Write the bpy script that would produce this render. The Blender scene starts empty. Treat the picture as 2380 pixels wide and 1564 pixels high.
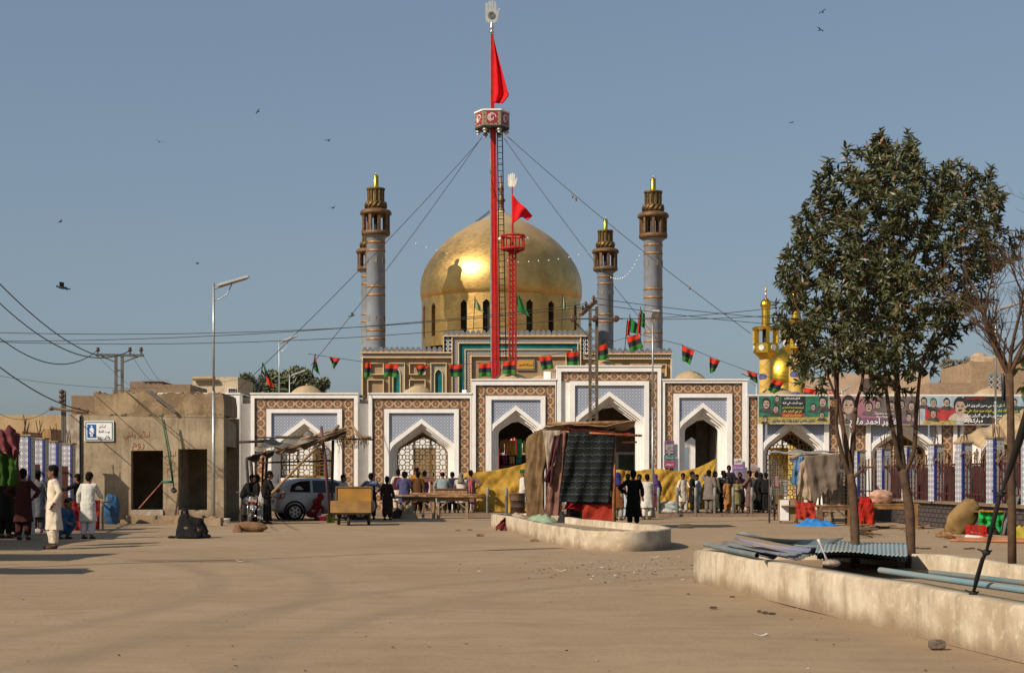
import bpy, bmesh, math, random
from mathutils import Vector, Matrix, noise
S = bpy.context.scene
COL = S.collection
R = random.Random(7)
rad = math.radians

# ------------------------------------------------------------------ camera, sky, sun, exposure
cam_d = bpy.data.cameras.new('camera')
cam = bpy.data.objects.new('camera', cam_d); COL.objects.link(cam)
cam.location = (0, 0, 1.5); cam.rotation_euler = (rad(90), 0, 0)
cam_d.sensor_width = 36; cam_d.lens = 56.12
cam_d.shift_y = 0.1386
cam_d.clip_start = 0.1; cam_d.clip_end = 3000
S.camera = cam

SUN_EL, SUN_AZ = 36.0, 40.0      # elevation; light travels towards (cos az, sin az)
dx, dy = math.cos(rad(SUN_AZ)), math.sin(rad(SUN_AZ))
W = bpy.data.worlds.new('World'); S.world = W; W.use_nodes = True
wn = W.node_tree; wn.nodes.clear()
sky = wn.nodes.new('ShaderNodeTexSky'); sky.sky_type = 'NISHITA'; sky.sun_disc = False
sky.sun_elevation = rad(SUN_EL); sky.sun_rotation = math.atan2(-dx, -dy) % (2*math.pi)
sky.altitude = 0; sky.air_density = 1.0; sky.dust_density = 2.0; sky.ozone_density = 1.0
bg = wn.nodes.new('ShaderNodeBackground'); bg.inputs['Strength'].default_value = 0.12
wo = wn.nodes.new('ShaderNodeOutputWorld')
# dusty winter air: the same sky, flatter and greyer all round
gm = wn.nodes.new('ShaderNodeGamma'); gm.inputs[1].default_value = 0.5
tn = wn.nodes.new('ShaderNodeMix'); tn.data_type = 'RGBA'; tn.blend_type = 'MULTIPLY'; tn.inputs[0].default_value = 1.0
tn.inputs[7].default_value = (0.85, 0.98, 1.12, 1)
wn.links.new(sky.outputs[0], gm.inputs[0]); wn.links.new(gm.outputs[0], tn.inputs[6]); wn.links.new(tn.outputs[2], bg.inputs[0])
wn.links.new(bg.outputs[0], wo.inputs[0])

sun_d = bpy.data.lights.new('sun', 'SUN'); sun_d.energy = 3.6; sun_d.angle = rad(0.55)
sun_d.color = (1.0, 0.88, 0.73)
sun = bpy.data.objects.new('sun', sun_d); COL.objects.link(sun)
ce = math.cos(rad(SUN_EL))
sun.rotation_euler = Vector((dx*ce, dy*ce, -math.sin(rad(SUN_EL)))).to_track_quat('-Z', 'Y').to_euler()
vs = S.view_settings
vs.view_transform = 'Standard'; vs.look = 'None'; vs.exposure = 0.5; vs.gamma = 1.0
vs.use_curve_mapping = False
S.cycles.max_bounces = 6; S.cycles.diffuse_bounces = 3

# ------------------------------------------------------------------ helpers
F, HY, CX, CH = 3710.0, 1111.6, 1190.0, 1.5
def P(x, y, D): return Vector(((x-CX)*D/F, D, CH-(y-HY)*D/F))
def GD(y, z=0.0): return (CH-z)*F/(y-HY)
def G(x, y, z=0.0):
    D = GD(y, z); return Vector(((x-CX)*D/F, D, z))
def X_(x, D): return (x-CX)*D/F
def Z_(y, D): return CH-(y-HY)*D/F

class MB:
    def __init__(s): s.v=[]; s.f=[]; s.m=[]
    def add(s, vs, fs, mi=0):
        n=len(s.v); s.v += [tuple(v) for v in vs]
        s.f += [tuple(i+n for i in f) for f in fs]; s.m += [mi]*len(fs); return s
    def box(s, x0,x1,y0,y1,z0,z1, mi=0, M=None):
        vs=[Vector((x,y,z)) for z in (z0,z1) for y in (y0,y1) for x in (x0,x1)]
        if M: vs=[M@v for v in vs]
        return s.add(vs,[(0,2,3,1),(4,5,7,6),(0,1,5,4),(1,3,7,5),(3,2,6,7),(2,0,4,6)],mi)
    def bar(s, p, q, w, h=None, mi=0, up=(0,0,1)):
        p,q=Vector(p),Vector(q); h=h or w; d=(q-p).normalized(); u=Vector(up)
        if abs(d.dot(u))>.97: u=Vector((0,1,0))
        a=d.cross(u).normalized()*w/2; b=a.cross(d).normalized()*h/2
        vs=[c+i*a+j*b for c in (p,q) for j in (-1,1) for i in (-1,1)]
        return s.add(vs,[(0,1,3,2),(4,6,7,5),(0,4,5,1),(1,5,7,3),(3,7,6,2),(2,6,4,0)],mi)
    def tube(s, pts, r, n=8, mi=0, cap=True):
        pts=[Vector(p) for p in pts]; k=len(pts); rs=r if isinstance(r,(list,tuple)) else [r]*k
        vs=[]; a=None
        for i,p in enumerate(pts):
            d=(pts[min(i+1,k-1)]-pts[max(i-1,0)])
            d = d.normalized() if d.length>1e-9 else Vector((0,0,1))
            if a is None:
                u=Vector((0,0,1)) if abs(d.z)<.9 else Vector((1,0,0)); a=d.cross(u).normalized()
            else:
                a=(a-d*a.dot(d)); a=a.normalized() if a.length>1e-6 else d.orthogonal().normalized()
            b=d.cross(a)
            for j in range(n):
                t=2*math.pi*j/n; vs.append(p+(a*math.cos(t)+b*math.sin(t))*rs[i])
        fs=[(i*n+j,i*n+(j+1)%n,(i+1)*n+(j+1)%n,(i+1)*n+j) for i in range(k-1) for j in range(n)]
        if cap: fs += [tuple(range(n-1,-1,-1)), tuple((k-1)*n+j for j in range(n))]
        return s.add(vs,fs,mi)
    def loft(s, rings, n=14, mi=0, T=None, wob=0, ph=0, cap=True):
        # rings: (cx,cy,cz,rx,ry)
        vs=[]; k=len(rings)
        for i,(cx,cy,cz,rx,ry) in enumerate(rings):
            for j in range(n):
                t=2*math.pi*j/n; w=1+wob*(i/(k-1))*math.sin(5*t+ph+i*.25)
                v=Vector((cx+rx*w*math.cos(t), cy+ry*w*math.sin(t), cz)); vs.append(T(v) if T else v)
        fs=[(i*n+j,(i+1)*n+j,(i+1)*n+(j+1)%n,i*n+(j+1)%n) for i in range(k-1) for j in range(n)]
        if cap: fs += [tuple(range(n)), tuple((k-1)*n+j for j in range(n-1,-1,-1))]
        return s.add(vs,fs,mi)
    def lathe(s, prof, n=24, c=(0,0,0), mi=0, a0=0, a1=2*math.pi, cap=False):
        full=abs(a1-a0-2*math.pi)<1e-6; m=n if full else n+1; vs=[]; k=len(prof)
        for r,z in prof:
            for j in range(m):
                t=a0+(a1-a0)*j/n; vs.append((c[0]+r*math.cos(t),c[1]+r*math.sin(t),c[2]+z))
        fs=[(i*m+j,i*m+(j+1)%m,(i+1)*m+(j+1)%m,(i+1)*m+j) for i in range(k-1) for j in range(n)]
        if cap: fs += [tuple(range(m-1,-1,-1)), tuple((k-1)*m+j for j in range(m))]
        return s.add(vs,fs,mi)
    def ball(s, c, r, n=10, m=6, mi=0, T=None):
        if not isinstance(r,(tuple,list)): r=(r,r,r)
        vs=[Vector((c[0],c[1],c[2]-r[2]))]
        for i in range(1,m):
            a=math.pi*i/m
            for j in range(n):
                t=2*math.pi*j/n
                vs.append(Vector((c[0]+r[0]*math.sin(a)*math.cos(t),c[1]+r[1]*math.sin(a)*math.sin(t),c[2]-r[2]*math.cos(a))))
        vs.append(Vector((c[0],c[1],c[2]+r[2])))
        if T: vs=[T(v) for v in vs]
        L=len(vs)-1
        fs=[(0,1+(j+1)%n,1+j) for j in range(n)]
        fs+=[(1+i*n+j,1+i*n+(j+1)%n,1+(i+1)*n+(j+1)%n,1+(i+1)*n+j) for i in range(m-2) for j in range(n)]
        fs+=[(L,1+(m-2)*n+j,1+(m-2)*n+(j+1)%n) for j in range(n)]
        return s.add(vs,fs,mi)
    def grid(s, fn, nu, nv, mi=0):
        vs=[fn(i/nu,j/nv) for j in range(nv+1) for i in range(nu+1)]; w=nu+1
        fs=[(j*w+i,j*w+i+1,(j+1)*w+i+1,(j+1)*w+i) for j in range(nv) for i in range(nu)]
        n=len(s.v); s.add(vs,fs,mi)
        return s
    def poly(s, pts, d, mi=0):
        pts=[Vector(p) for p in pts]; d=Vector(d); n=len(pts)
        fs=[tuple(range(n)), tuple(n+i for i in range(n-1,-1,-1))]
        fs+=[(i,n+i,n+(i+1)%n,(i+1)%n) for i in range(n)]
        return s.add(pts+[p+d for p in pts],fs,mi)
    def mesh(s, name, mats, smooth=False, off=Vector()):
        me=bpy.data.meshes.new(name)
        me.from_pydata([(v[0]-off[0],v[1]-off[1],v[2]-off[2]) for v in s.v],[],s.f)
        for m in (mats if isinstance(mats,(list,tuple)) else [mats]): me.materials.append(m)
        if any(s.m): me.polygons.foreach_set('material_index', s.m)
        if smooth: me.polygons.foreach_set('use_smooth',[True]*len(me.polygons))
        me.update(); return me
    def build(s, name, mats, parent=None, smooth=False):
        if parent is not None:
            off=Vector(); q=parent
            while q is not None: off+=q.location; q=q.parent
        else:
            xs=[v[0] for v in s.v]; ys=[v[1] for v in s.v]; zs=[v[2] for v in s.v]
            off=Vector(((min(xs)+max(xs))/2,(min(ys)+max(ys))/2,min(zs)))
        o=bpy.data.objects.new(name, s.mesh(name,mats,smooth,off)); COL.objects.link(o)
        if parent is not None: o.parent=parent
        else: o.location=off
        return o

def tag(o, label=None, cat=None, group=None, kind=None):
    for k,v in (('label',label),('category',cat),('group',group),('kind',kind)):
        if v: o[k]=v
    return o
def thing(name, label, cat, loc=(0,0,0), group=None, rz=0):
    o=bpy.data.objects.new(name,None); COL.objects.link(o); o.location=loc; o.rotation_euler=(0,0,rz)
    o.empty_display_size=.2
    return tag(o,label,cat,group)
def tri(name,mb,mats,label,cat,group=None,smooth=False):
    return tag(mb.build(name,mats,None,smooth),label,cat,group)
def inst(mesh, name, parent, loc, rot=(0,0,0), sc=(1,1,1)):
    o=bpy.data.objects.new(name,mesh); COL.objects.link(o); o.parent=parent
    off=Vector(); q=parent
    while q is not None: off+=q.location; q=q.parent
    o.location=Vector(loc)-off; o.rotation_euler=rot; o.scale=sc
    return o
def copy_tree(o, parent=None):
    c=o.copy(); COL.objects.link(c)
    if parent is not None: c.parent=parent
    for ch in list(o.children): copy_tree(ch,c)
    return c
def dup(o, loc, rz=None, label=None, sc=None):
    c=copy_tree(o); c.location=loc
    if rz is not None: c.rotation_euler=(0,0,rz)
    if label: c['label']=label
    if sc is not None: c.scale=(sc,sc,sc) if not isinstance(sc,tuple) else sc
    return c
def solid(o, t=.012):
    m=o.modifiers.new('thick','SOLIDIFY'); m.thickness=t; m.offset=0; return o

# ------------------------------------------------------------------ materials
def nodes(name):
    m=bpy.data.materials.new(name); m.use_nodes=True; nt=m.node_tree
    b=nt.nodes['Principled BSDF']; return m,nt,b
def nd(nt,t,ins=None,out=0,**pr):
    n=nt.nodes.new(t)
    for k,v in pr.items(): setattr(n,k,v)
    for k,v in (ins or {}).items():
        if isinstance(v,bpy.types.NodeSocket): nt.links.new(v,n.inputs[k])
        else: n.inputs[k].default_value=v
    return n.outputs[out]
def mt(nt,op,a,b=None,c=None):
    ins={0:a}
    if b is not None: ins[1]=b
    if c is not None: ins[2]=c
    return nd(nt,'ShaderNodeMath',ins,operation=op)
def rgb(c): return (c[0],c[1],c[2],1)
def mix(nt,f,a,b,blend='MIX'):
    n=nt.nodes.new('ShaderNodeMix'); n.data_type='RGBA'; n.blend_type=blend
    for i,v in ((0,f),(6,a),(7,b)):
        if isinstance(v,bpy.types.NodeSocket): nt.links.new(v,n.inputs[i])
        else: n.inputs[i].default_value=v if i==0 else (rgb(v) if len(v)==3 else v)
    return n.outputs[2]
def ocoord(nt,sc=(1,1,1),kind='Object'):
    c=nd(nt,'ShaderNodeTexCoord',out={'Generated':0,'Object':3}[kind])
    if sc!=(1,1,1): c=nd(nt,'ShaderNodeMapping',{0:c,3:sc})
    return c
def nz(nt,co,scale,detail=3,rough=.55): return nd(nt,'ShaderNodeTexNoise',{'Vector':co,'Scale':scale,'Detail':detail,'Roughness':rough})
def ramp(nt,f,a,b): return nd(nt,'ShaderNodeMapRange',{0:f,1:a,2:b,3:0.0,4:1.0})
def bumpn(nt,b,h,st,dist=.02):
    o=nd(nt,'ShaderNodeBump',{'Height':h,'Strength':st,'Distance':dist}); nt.links.new(o,b.inputs['Normal'])
_mc={}
def mat(name,col,rough=.85,metal=0,var=.18,scale=4,bump=.15,bscale=30,col2=None,spec=.3,sheen=0,st=(1,1,1)):
    if name in _mc: return _mc[name]
    m,nt,b=nodes(name); co=ocoord(nt,st); n=nz(nt,co,scale,4)
    f=ramp(nt,n,.3,.7)
    c2=col2 or tuple(c*(1-var*1.6) for c in col); c1=tuple(min(1,c*(1+var*.7)) for c in col) if not col2 else col
    nt.links.new(mix(nt,f,c2,c1),b.inputs['Base Color'])
    b.inputs['Roughness'].default_value=rough; b.inputs['Metallic'].default_value=metal
    b.inputs['Specular IOR Level'].default_value=spec
    if bump: bumpn(nt,b,nz(nt,co,bscale,3),bump)
    _mc[name]=m; return m
def cloth_m(name,col,var=.22): return mat('cloth_'+name,col,.9,0,var,2.5,.25,9,spec=.12)

def xyz(nt,co=None):
    s=nt.nodes.new('ShaderNodeSeparateXYZ'); nt.links.new(co or ocoord(nt),s.inputs[0]); return s.outputs
def lt(nt,a,b): return mt(nt,'LESS_THAN',a,b)
def gt(nt,a,b): return mt(nt,'GREATER_THAN',a,b)
def polar(nt,x,z,cx=0,cz=0):
    u=mt(nt,'SUBTRACT',x,cx); w=mt(nt,'SUBTRACT',z,cz)
    r=mt(nt,'SQRT',mt(nt,'ADD',mt(nt,'MULTIPLY',u,u),mt(nt,'MULTIPLY',w,w)))
    return r,mt(nt,'ARCTAN2',w,u)
def band(nt,r,a,b): return mt(nt,'MULTIPLY',gt(nt,r,a),lt(nt,r,b))
def wear(nt,col,amt=.12,scale=3):
    n=nz(nt,nd(nt,'ShaderNodeNewGeometry',out=0),scale,4)
    return mix(nt,mt(nt,'MULTIPLY',ramp(nt,n,.35,.75),amt),col,(.30,.24,.17))

TM=.427; TW=.544
def star_tile():
    m,nt,b=nodes('star_tile'); o=xyz(nt); x,z=o[0],o[2]
    brown=(.205,.074,.014); cream=(.66,.50,.32); slate=(.045,.056,.062); orange=(.38,.135,.016); teal=(.085,.175,.205)
    col=rgb(brown)
    def rosette(col,cx,cz,s,cen,pet,rim,outer=True):
        r,t=polar(nt,x,z,cx,cz); k=mt(nt,'COSINE',mt(nt,'MULTIPLY',t,12.0))
        col=mix(nt,mt(nt,'MULTIPLY',band(nt,r,.118*s,.178*s),gt(nt,k,.0)),col,pet)
        k2=mt(nt,'MULTIPLY',k,-1.0)
        if outer: col=mix(nt,mt(nt,'MULTIPLY',band(nt,r,.182*s,.205*s),gt(nt,k2,.45)),col,cream)
        col=mix(nt,band(nt,r,.058*s,.125*s),col,rim)
        col=mix(nt,mt(nt,'MULTIPLY',band(nt,r,.085*s,.128*s),gt(nt,k2,.1)),col,brown)
        return mix(nt,lt(nt,r,.066*s),col,cen)
    for sx in (-1,1):
        for sz in (-1,1): col=rosette(col,sx*TW*.5,sz*TM*.5,.82,(.33,.13,.03),teal,slate,False)
    for sz in (-1,1):
        r,t=polar(nt,x,z,0,sz*TM*.5); col=mix(nt,lt(nt,r,.035),col,cream)
    col=rosette(col,0,0,1.0,orange,cream,slate)
    nt.links.new(wear(nt,col,.25),b.inputs['Base Color']); b.inputs['Roughness'].default_value=.42
    return m
def frac(nt,a,s): return mt(nt,'FRACT',mt(nt,'ADD',mt(nt,'MULTIPLY',a,s),100.0))
def lattice_tile(name,bgc,linec,dotc,sc,lw=.13,third=None,op='ADD'):
    m,nt,b=nodes(name); o=xyz(nt); x=mt(nt,op,o[0],o[1]); z=o[2]
    fx=frac(nt,x,sc); fz=frac(nt,z,sc)
    u=mt(nt,'ABSOLUTE',mt(nt,'SUBTRACT',fx,.5)); w=mt(nt,'ABSOLUTE',mt(nt,'SUBTRACT',fz,.5))
    d=mt(nt,'ABSOLUTE',mt(nt,'SUBTRACT',mt(nt,'ADD',u,w),.5))
    col=mix(nt,lt(nt,d,lw),bgc,linec)
    r=mt(nt,'SQRT',mt(nt,'ADD',mt(nt,'MULTIPLY',u,u),mt(nt,'MULTIPLY',w,w)))
    col=mix(nt,lt(nt,r,.16),col,dotc)
    if third:
        q=mt(nt,'MAXIMUM',u,w); col=mix(nt,gt(nt,q,.46),col,third)
    nt.links.new(wear(nt,col,.22),b.inputs['Base Color']); b.inputs['Roughness'].default_value=.45
    return m
def ring_tile():
    m,nt,b=nodes('ring_tile'); o=xyz(nt); fx=frac(nt,o[0],3.4); fz=frac(nt,o[2],3.4)
    r,t=polar(nt,fx,fz,.5,.5)
    col=mix(nt,band(nt,r,.22,.40),(.012,.016,.03),(.62,.62,.60))
    nt.links.new(col,b.inputs['Base Color']); b.inputs['Roughness'].default_value=.4; return m
def mosaic(name,c1,c2,c3,sc):
    m,nt,b=nodes(name); o=ocoord(nt); s=xyz(nt,o)
    cb=nt.nodes.new('ShaderNodeCombineXYZ'); nt.links.new(mt(nt,'ADD',s[0],s[1]),cb.inputs[0]); nt.links.new(s[2],cb.inputs[1])
    br=nt.nodes.new('ShaderNodeTexBrick'); nt.links.new(cb.outputs[0],br.inputs['Vector'])
    br.offset=0; br.inputs['Color1'].default_value=rgb(c1); br.inputs['Color2'].default_value=rgb(c2); br.inputs['Mortar'].default_value=rgb(c3)
    br.inputs['Scale'].default_value=sc; br.inputs['Mortar Size'].default_value=.06; br.inputs['Brick Width'].default_value=.5; br.inputs['Row Height'].default_value=.5
    nt.links.new(wear(nt,br.outputs[0],.2),b.inputs['Base Color']); b.inputs['Roughness'].default_value=.5; return m
def brick_m(name,c1,c2,mort,sc=4.0):
    m,nt,b=nodes(name); o=ocoord(nt); s=xyz(nt,o)
    cb=nt.nodes.new('ShaderNodeCombineXYZ'); nt.links.new(mt(nt,'ADD',s[0],s[1]),cb.inputs[0]); nt.links.new(s[2],cb.inputs[1])
    br=nt.nodes.new('ShaderNodeTexBrick'); nt.links.new(cb.outputs[0],br.inputs['Vector'])
    br.inputs['Color1'].default_value=rgb(c1); br.inputs['Color2'].default_value=rgb(c2); br.inputs['Mortar'].default_value=rgb(mort)
    br.inputs['Scale'].default_value=sc; br.inputs['Mortar Size'].default_value=.025
    n=nz(nt,o,2.2,5); col=mix(nt,mt(nt,'MULTIPLY',ramp(nt,n,.4,.75),.6),br.outputs[0],tuple(c*.55 for c in c1))
    nt.links.new(col,b.inputs['Base Color']); b.inputs['Roughness'].default_value=.9
    bumpn(nt,b,br.outputs['Fac'],.5,-.02); return m
def plaster(name,c,stain,dirt,topstain=0,hz=0.0,scale=1.4,soft=1.0):
    """plaster or concrete with blotches, vertical streaks and a dirty foot (hz: object z where the splash line ends)"""
    m,nt,b=nodes(name); o=ocoord(nt)
    n1=nz(nt,o,scale,6,.62); n2=mt(nt,'ADD',mt(nt,'MULTIPLY',nz(nt,ocoord(nt,(4.2,4.2,.4)),1.6,7,.7),.6),mt(nt,'MULTIPLY',nz(nt,o,.75,3),.42)); n3=nz(nt,o,11,5)
    col=mix(nt,ramp(nt,n1,.41,.60),stain,c)
    col=mix(nt,mt(nt,'MULTIPLY',ramp(nt,n2,.515,.66),.62*soft),col,tuple(k*.5 for k in stain))
    col=mix(nt,mt(nt,'MULTIPLY',ramp(nt,n3,.55,.75),.45),col,tuple(min(.82,k*1.4) for k in c))
    if hz:
        z=xyz(nt,o)[2]; e=mt(nt,'ADD',z,mt(nt,'MULTIPLY',mt(nt,'SUBTRACT',nz(nt,o,2.5,5),.5),hz*2.2))
        col=mix(nt,mt(nt,'MULTIPLY',nd(nt,'ShaderNodeMapRange',{0:e,1:hz*.2,2:hz*1.1,3:1.0,4:0.0}),.75),col,dirt)
    nt.links.new(col,b.inputs['Base Color']); b.inputs['Roughness'].default_value=.92; b.inputs['Specular IOR Level'].default_value=.2
    bumpn(nt,b,mix(nt,.5,n3,nz(nt,o,45,4)),.45,.02); return m

def gold_m(name='gold_leaf',col=(.74,.46,.15),rough=.30,dust=True,ztop=10):
    m,nt,b=nodes(name); o=ocoord(nt); n=nz(nt,o,1.1,5); n2=nz(nt,nd(nt,'ShaderNodeMapping',{0:o,3:(1.2,1.2,6)}),2.4,4)
    s=xyz(nt,o); ang=mt(nt,'MULTIPLY',mt(nt,'ARCTAN2',s[1],s[0]),5.6)
    cb=nt.nodes.new('ShaderNodeCombineXYZ'); nt.links.new(ang,cb.inputs[0]); nt.links.new(s[2],cb.inputs[1])
    br=nt.nodes.new('ShaderNodeTexBrick'); nt.links.new(cb.outputs[0],br.inputs['Vector'])
    br.inputs['Color1'].default_value=(.46,.46,.46,1); br.inputs['Color2'].default_value=(.56,.56,.56,1); br.inputs['Mortar'].default_value=(.40,.40,.40,1)
    br.inputs['Scale'].default_value=2.3; br.inputs['Mortar Size'].default_value=.012
    sheet=br.outputs[0]
    c=mix(nt,ramp(nt,n,.35,.7),tuple(k*.72 for k in col),col)
    c=mix(nt,.5,c,sheet,'OVERLAY')
    c=mix(nt,mt(nt,'MULTIPLY',ramp(nt,n2,.52,.72),.45),c,tuple(k*.5 for k in col))
    ro=mt(nt,'ADD',rough,mt(nt,'MULTIPLY',ramp(nt,n2,.35,.7),.20))
    if dust:
        z=s[2]; d=nd(nt,'ShaderNodeMapRange',{0:mt(nt,'ADD',z,mt(nt,'MULTIPLY',n,1.6)),1:ztop-2.6,2:ztop+1.2,3:0.03,4:.8})
        c=mix(nt,d,c,(.40,.30,.19)); nt.links.new(mt(nt,'SUBTRACT',1.0,mt(nt,'MULTIPLY',d,.95)),b.inputs['Metallic'])
        ro=mt(nt,'ADD',ro,mt(nt,'MULTIPLY',d,.3))
    else: b.inputs['Metallic'].default_value=1
    nt.links.new(c,b.inputs['Base Color']); nt.links.new(ro,b.inputs['Roughness'])
    bumpn(nt,b,mix(nt,.5,n2,sheet),.14,.06); return m

MW=plaster('white_marble',(.82,.79,.74),(.76,.72,.66),(.45,.36,.26),hz=.35,soft=.35)
MWP=mat('white_paint',(.78,.75,.70),.6,var=.08)
MSTAR=star_tile()
MSPAN=lattice_tile('blue_tile',(.40,.42,.46),(.10,.15,.27),(.50,.50,.50),7.0,.10,(.22,.27,.38))
MLAT=lattice_tile('lattice_band',(.020,.030,.055),(.46,.43,.36),(.36,.20,.10),5.2,.12)
MRING=ring_tile()
MTAN=mosaic('tan_mosaic',(.30,.195,.105),(.25,.155,.082),(.17,.115,.065),6.0)
MTANG=mosaic('tan_green_mosaic',(.27,.20,.115),(.17,.165,.095),(.27,.14,.06),7.0)
MPALE=mosaic('pale_mosaic',(.42,.36,.26),(.36,.36,.27),(.20,.19,.13),6.5)
MTEAL=mat('teal_tile',(.012,.145,.150),.35,var=.3,scale=1.2,bump=.05)
MTRIM=mat('cream_trim',(.66,.50,.28),.7,var=.12)
MGOLD=gold_m('gold_leaf',ztop=6.2)
MGOLD2=gold_m('gold_bright',(.80,.50,.06),.24,False)
MGOLDD=mat('gold_dull',(.19,.12,.045),.5,.55,.35,3,.1)
MCOP=mat('copper_band',(.33,.175,.07),.55,.4,.25)
MMIN=mat('minaret_tile',(.255,.28,.315),.5,0,.14,1.2,.1,14)
MBRZ=mat('bronze_wood',(.17,.10,.05),.6,.3,.3)
MSAND=plaster('sand_dome',(.42,.31,.18),(.36,.26,.15),(.3,.2,.1))
MSTEEL=mat('galvanised_steel',(.42,.42,.40),.45,.7,.15)
MDARK=mat('dark_metal',(.035,.033,.03),.6,.3)
MRED=mat('red_paint',(.40,.012,.010),.45,0,.15)
MREDF=cloth_m('red_flag',(.62,.015,.02),.12)
MWOOD=mat('old_wood',(.20,.12,.065),.85,0,.4,5,.4,30,st=(1,1,6))
MWOODP=mat('pale_wood',(.34,.22,.12),.85,0,.35,5,.4,30,st=(6,1,1))
MBAM=mat('bamboo',(.30,.15,.06),.6,0,.4,5,.2,20)
MBLACK=mat('black_rubber',(.018,.017,.016),.8,0,.2)
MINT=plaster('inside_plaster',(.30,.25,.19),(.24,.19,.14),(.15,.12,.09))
# ------------------------------------------------------------------ ground
def ground_m():
    m,nt,b=nodes('dusty_ground'); g=nd(nt,'ShaderNodeNewGeometry',out=0); s=xyz(nt,g)
    n1=nz(nt,g,.22,6,.6); n2=nz(nt,g,1.5,5); n3=nz(nt,g,14,4,.7); n4=nz(nt,nd(nt,'ShaderNodeMapping',{0:g,3:(.5,2.6,1),2:(0,0,.12)}),1.1,5)
    c=mix(nt,ramp(nt,n1,.35,.65),(.292,.204,.121),(.354,.256,.158))
    c=mix(nt,mt(nt,'MULTIPLY',ramp(nt,n2,.5,.72),.5),c,(.23,.155,.10))
    c=mix(nt,mt(nt,'MULTIPLY',ramp(nt,n4,.48,.70),.34),c,(.21,.145,.095))
    c=mix(nt,mt(nt,'MULTIPLY',ramp(nt,n3,.58,.8),.3),c,(.40,.30,.20))
    n5=nz(nt,g,70,3,.8); n6=nz(nt,g,5.5,4,.7)
    c=mix(nt,mt(nt,'MULTIPLY',ramp(nt,n5,.52,.72),.38),c,(.17,.12,.075)); c=mix(nt,mt(nt,'MULTIPLY',ramp(nt,n5,.50,.30),.22),c,(.44,.34,.22)); c=mix(nt,mt(nt,'MULTIPLY',ramp(nt,n6,.56,.70),.30),c,(.21,.145,.085))
    # two pairs of curved wheel tracks pressed into the dust
    for (cx,cy,rr) in ((14.0,13.0,17.6),(14.0,13.0,16.1),(-21,20,17.0),(-21,20,18.5)):
        r,t=polar(nt,s[0],s[1],cx,cy)
        d=mt(nt,'ABSOLUTE',mt(nt,'SUBTRACT',r,rr)); d=mt(nt,'ADD',d,mt(nt,'MULTIPLY',mt(nt,'SUBTRACT',n2,.5),.25))
        c=mix(nt,mt(nt,'MULTIPLY',nd(nt,'ShaderNodeMapRange',{0:d,1:.06,2:.30,3:1.0,4:0.0}),mt(nt,'MULTIPLY',ramp(nt,n1,.25,.6),.36)),c,(.175,.13,.088))
    # oil stain and scattered small dark crumbs
    r,t=polar(nt,mt(nt,'MULTIPLY',mt(nt,'ADD',s[0],5.8),.45),s[1],0,29.2)
    c=mix(nt,mt(nt,'MULTIPLY',ramp(nt,mt(nt,'SUBTRACT',mt(nt,'ADD',n3,.15),r),0,.2),.5),c,(.12,.08,.05))
    v=nt.nodes.new('ShaderNodeTexVoronoi'); nt.links.new(g,v.inputs['Vector']); v.inputs['Scale'].default_value=3.2
    c=mix(nt,mt(nt,'MULTIPLY',lt(nt,v.outputs['Distance'],.035),.7),c,(.07,.05,.035))
    nt.links.new(c,b.inputs['Base Color']); b.inputs['Roughness'].default_value=.95; b.inputs['Specular IOR Level'].default_value=.12
    h=mt(nt,'ADD',mt(nt,'MULTIPLY',n4,1.2),mt(nt,'ADD',mt(nt,'MULTIPLY',n2,.8),mt(nt,'ADD',mt(nt,'MULTIPLY',n3,.4),mt(nt,'MULTIPLY',n5,.25))))
    bumpn(nt,b,h,.42,.05); return m
mb=MB()
def gpt(u,v):
    x=-60+120*u; y=2+68*v
    return Vector((x,y,.025*noise.noise(Vector((x*.35,y*.35,0)))*min(1,max(0,(60-y)/20))))
mb.grid(gpt,120,80)
MGR=ground_m()
tag(mb.build('ground',MGR,None,True),kind='structure')
mb=MB(); mb.add([(-900,69.5,-.03),(900,69.5,-.03),(900,1500,-.03),(-900,1500,-.03)],[(0,1,2,3)])
mb.add([(-900,-300,-.06),(-60,-300,-.06),(-60,70,-.06),(-900,70,-.06)],[(0,1,2,3)])
mb.add([(60,-300,-.06),(900,-300,-.06),(900,70,-.06),(60,70,-.06)],[(0,1,2,3)])
mb.add([(-60,-300,-.06),(60,-300,-.06),(60,2,-.06),(-60,2,-.06)],[(0,1,2,3)])
tag(mb.build('terrain',MGR),kind='structure')
# raised pavement with its kerb stones
MPAV=plaster('pavement',(.27,.195,.13),(.21,.15,.10),(.15,.1,.07))
pav=tag(MB().box(X_(560,66),14.5,62.75,79,-.02,.1).build('pavement',MPAV),kind='structure')
k0=MB().box(-.49,.49,-.11,.11,0,.125).mesh('kerb_stone',[plaster('kerb',(.25,.17,.115),(.19,.13,.085),(.13,.09,.06))])
x=X_(640,62.6)
while x<12.5:
    inst(k0,'kerb_stone',pav,(x,62.62+R.uniform(-.02,.02),-.005+R.uniform(-.01,.012))); x+=1.0

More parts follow.
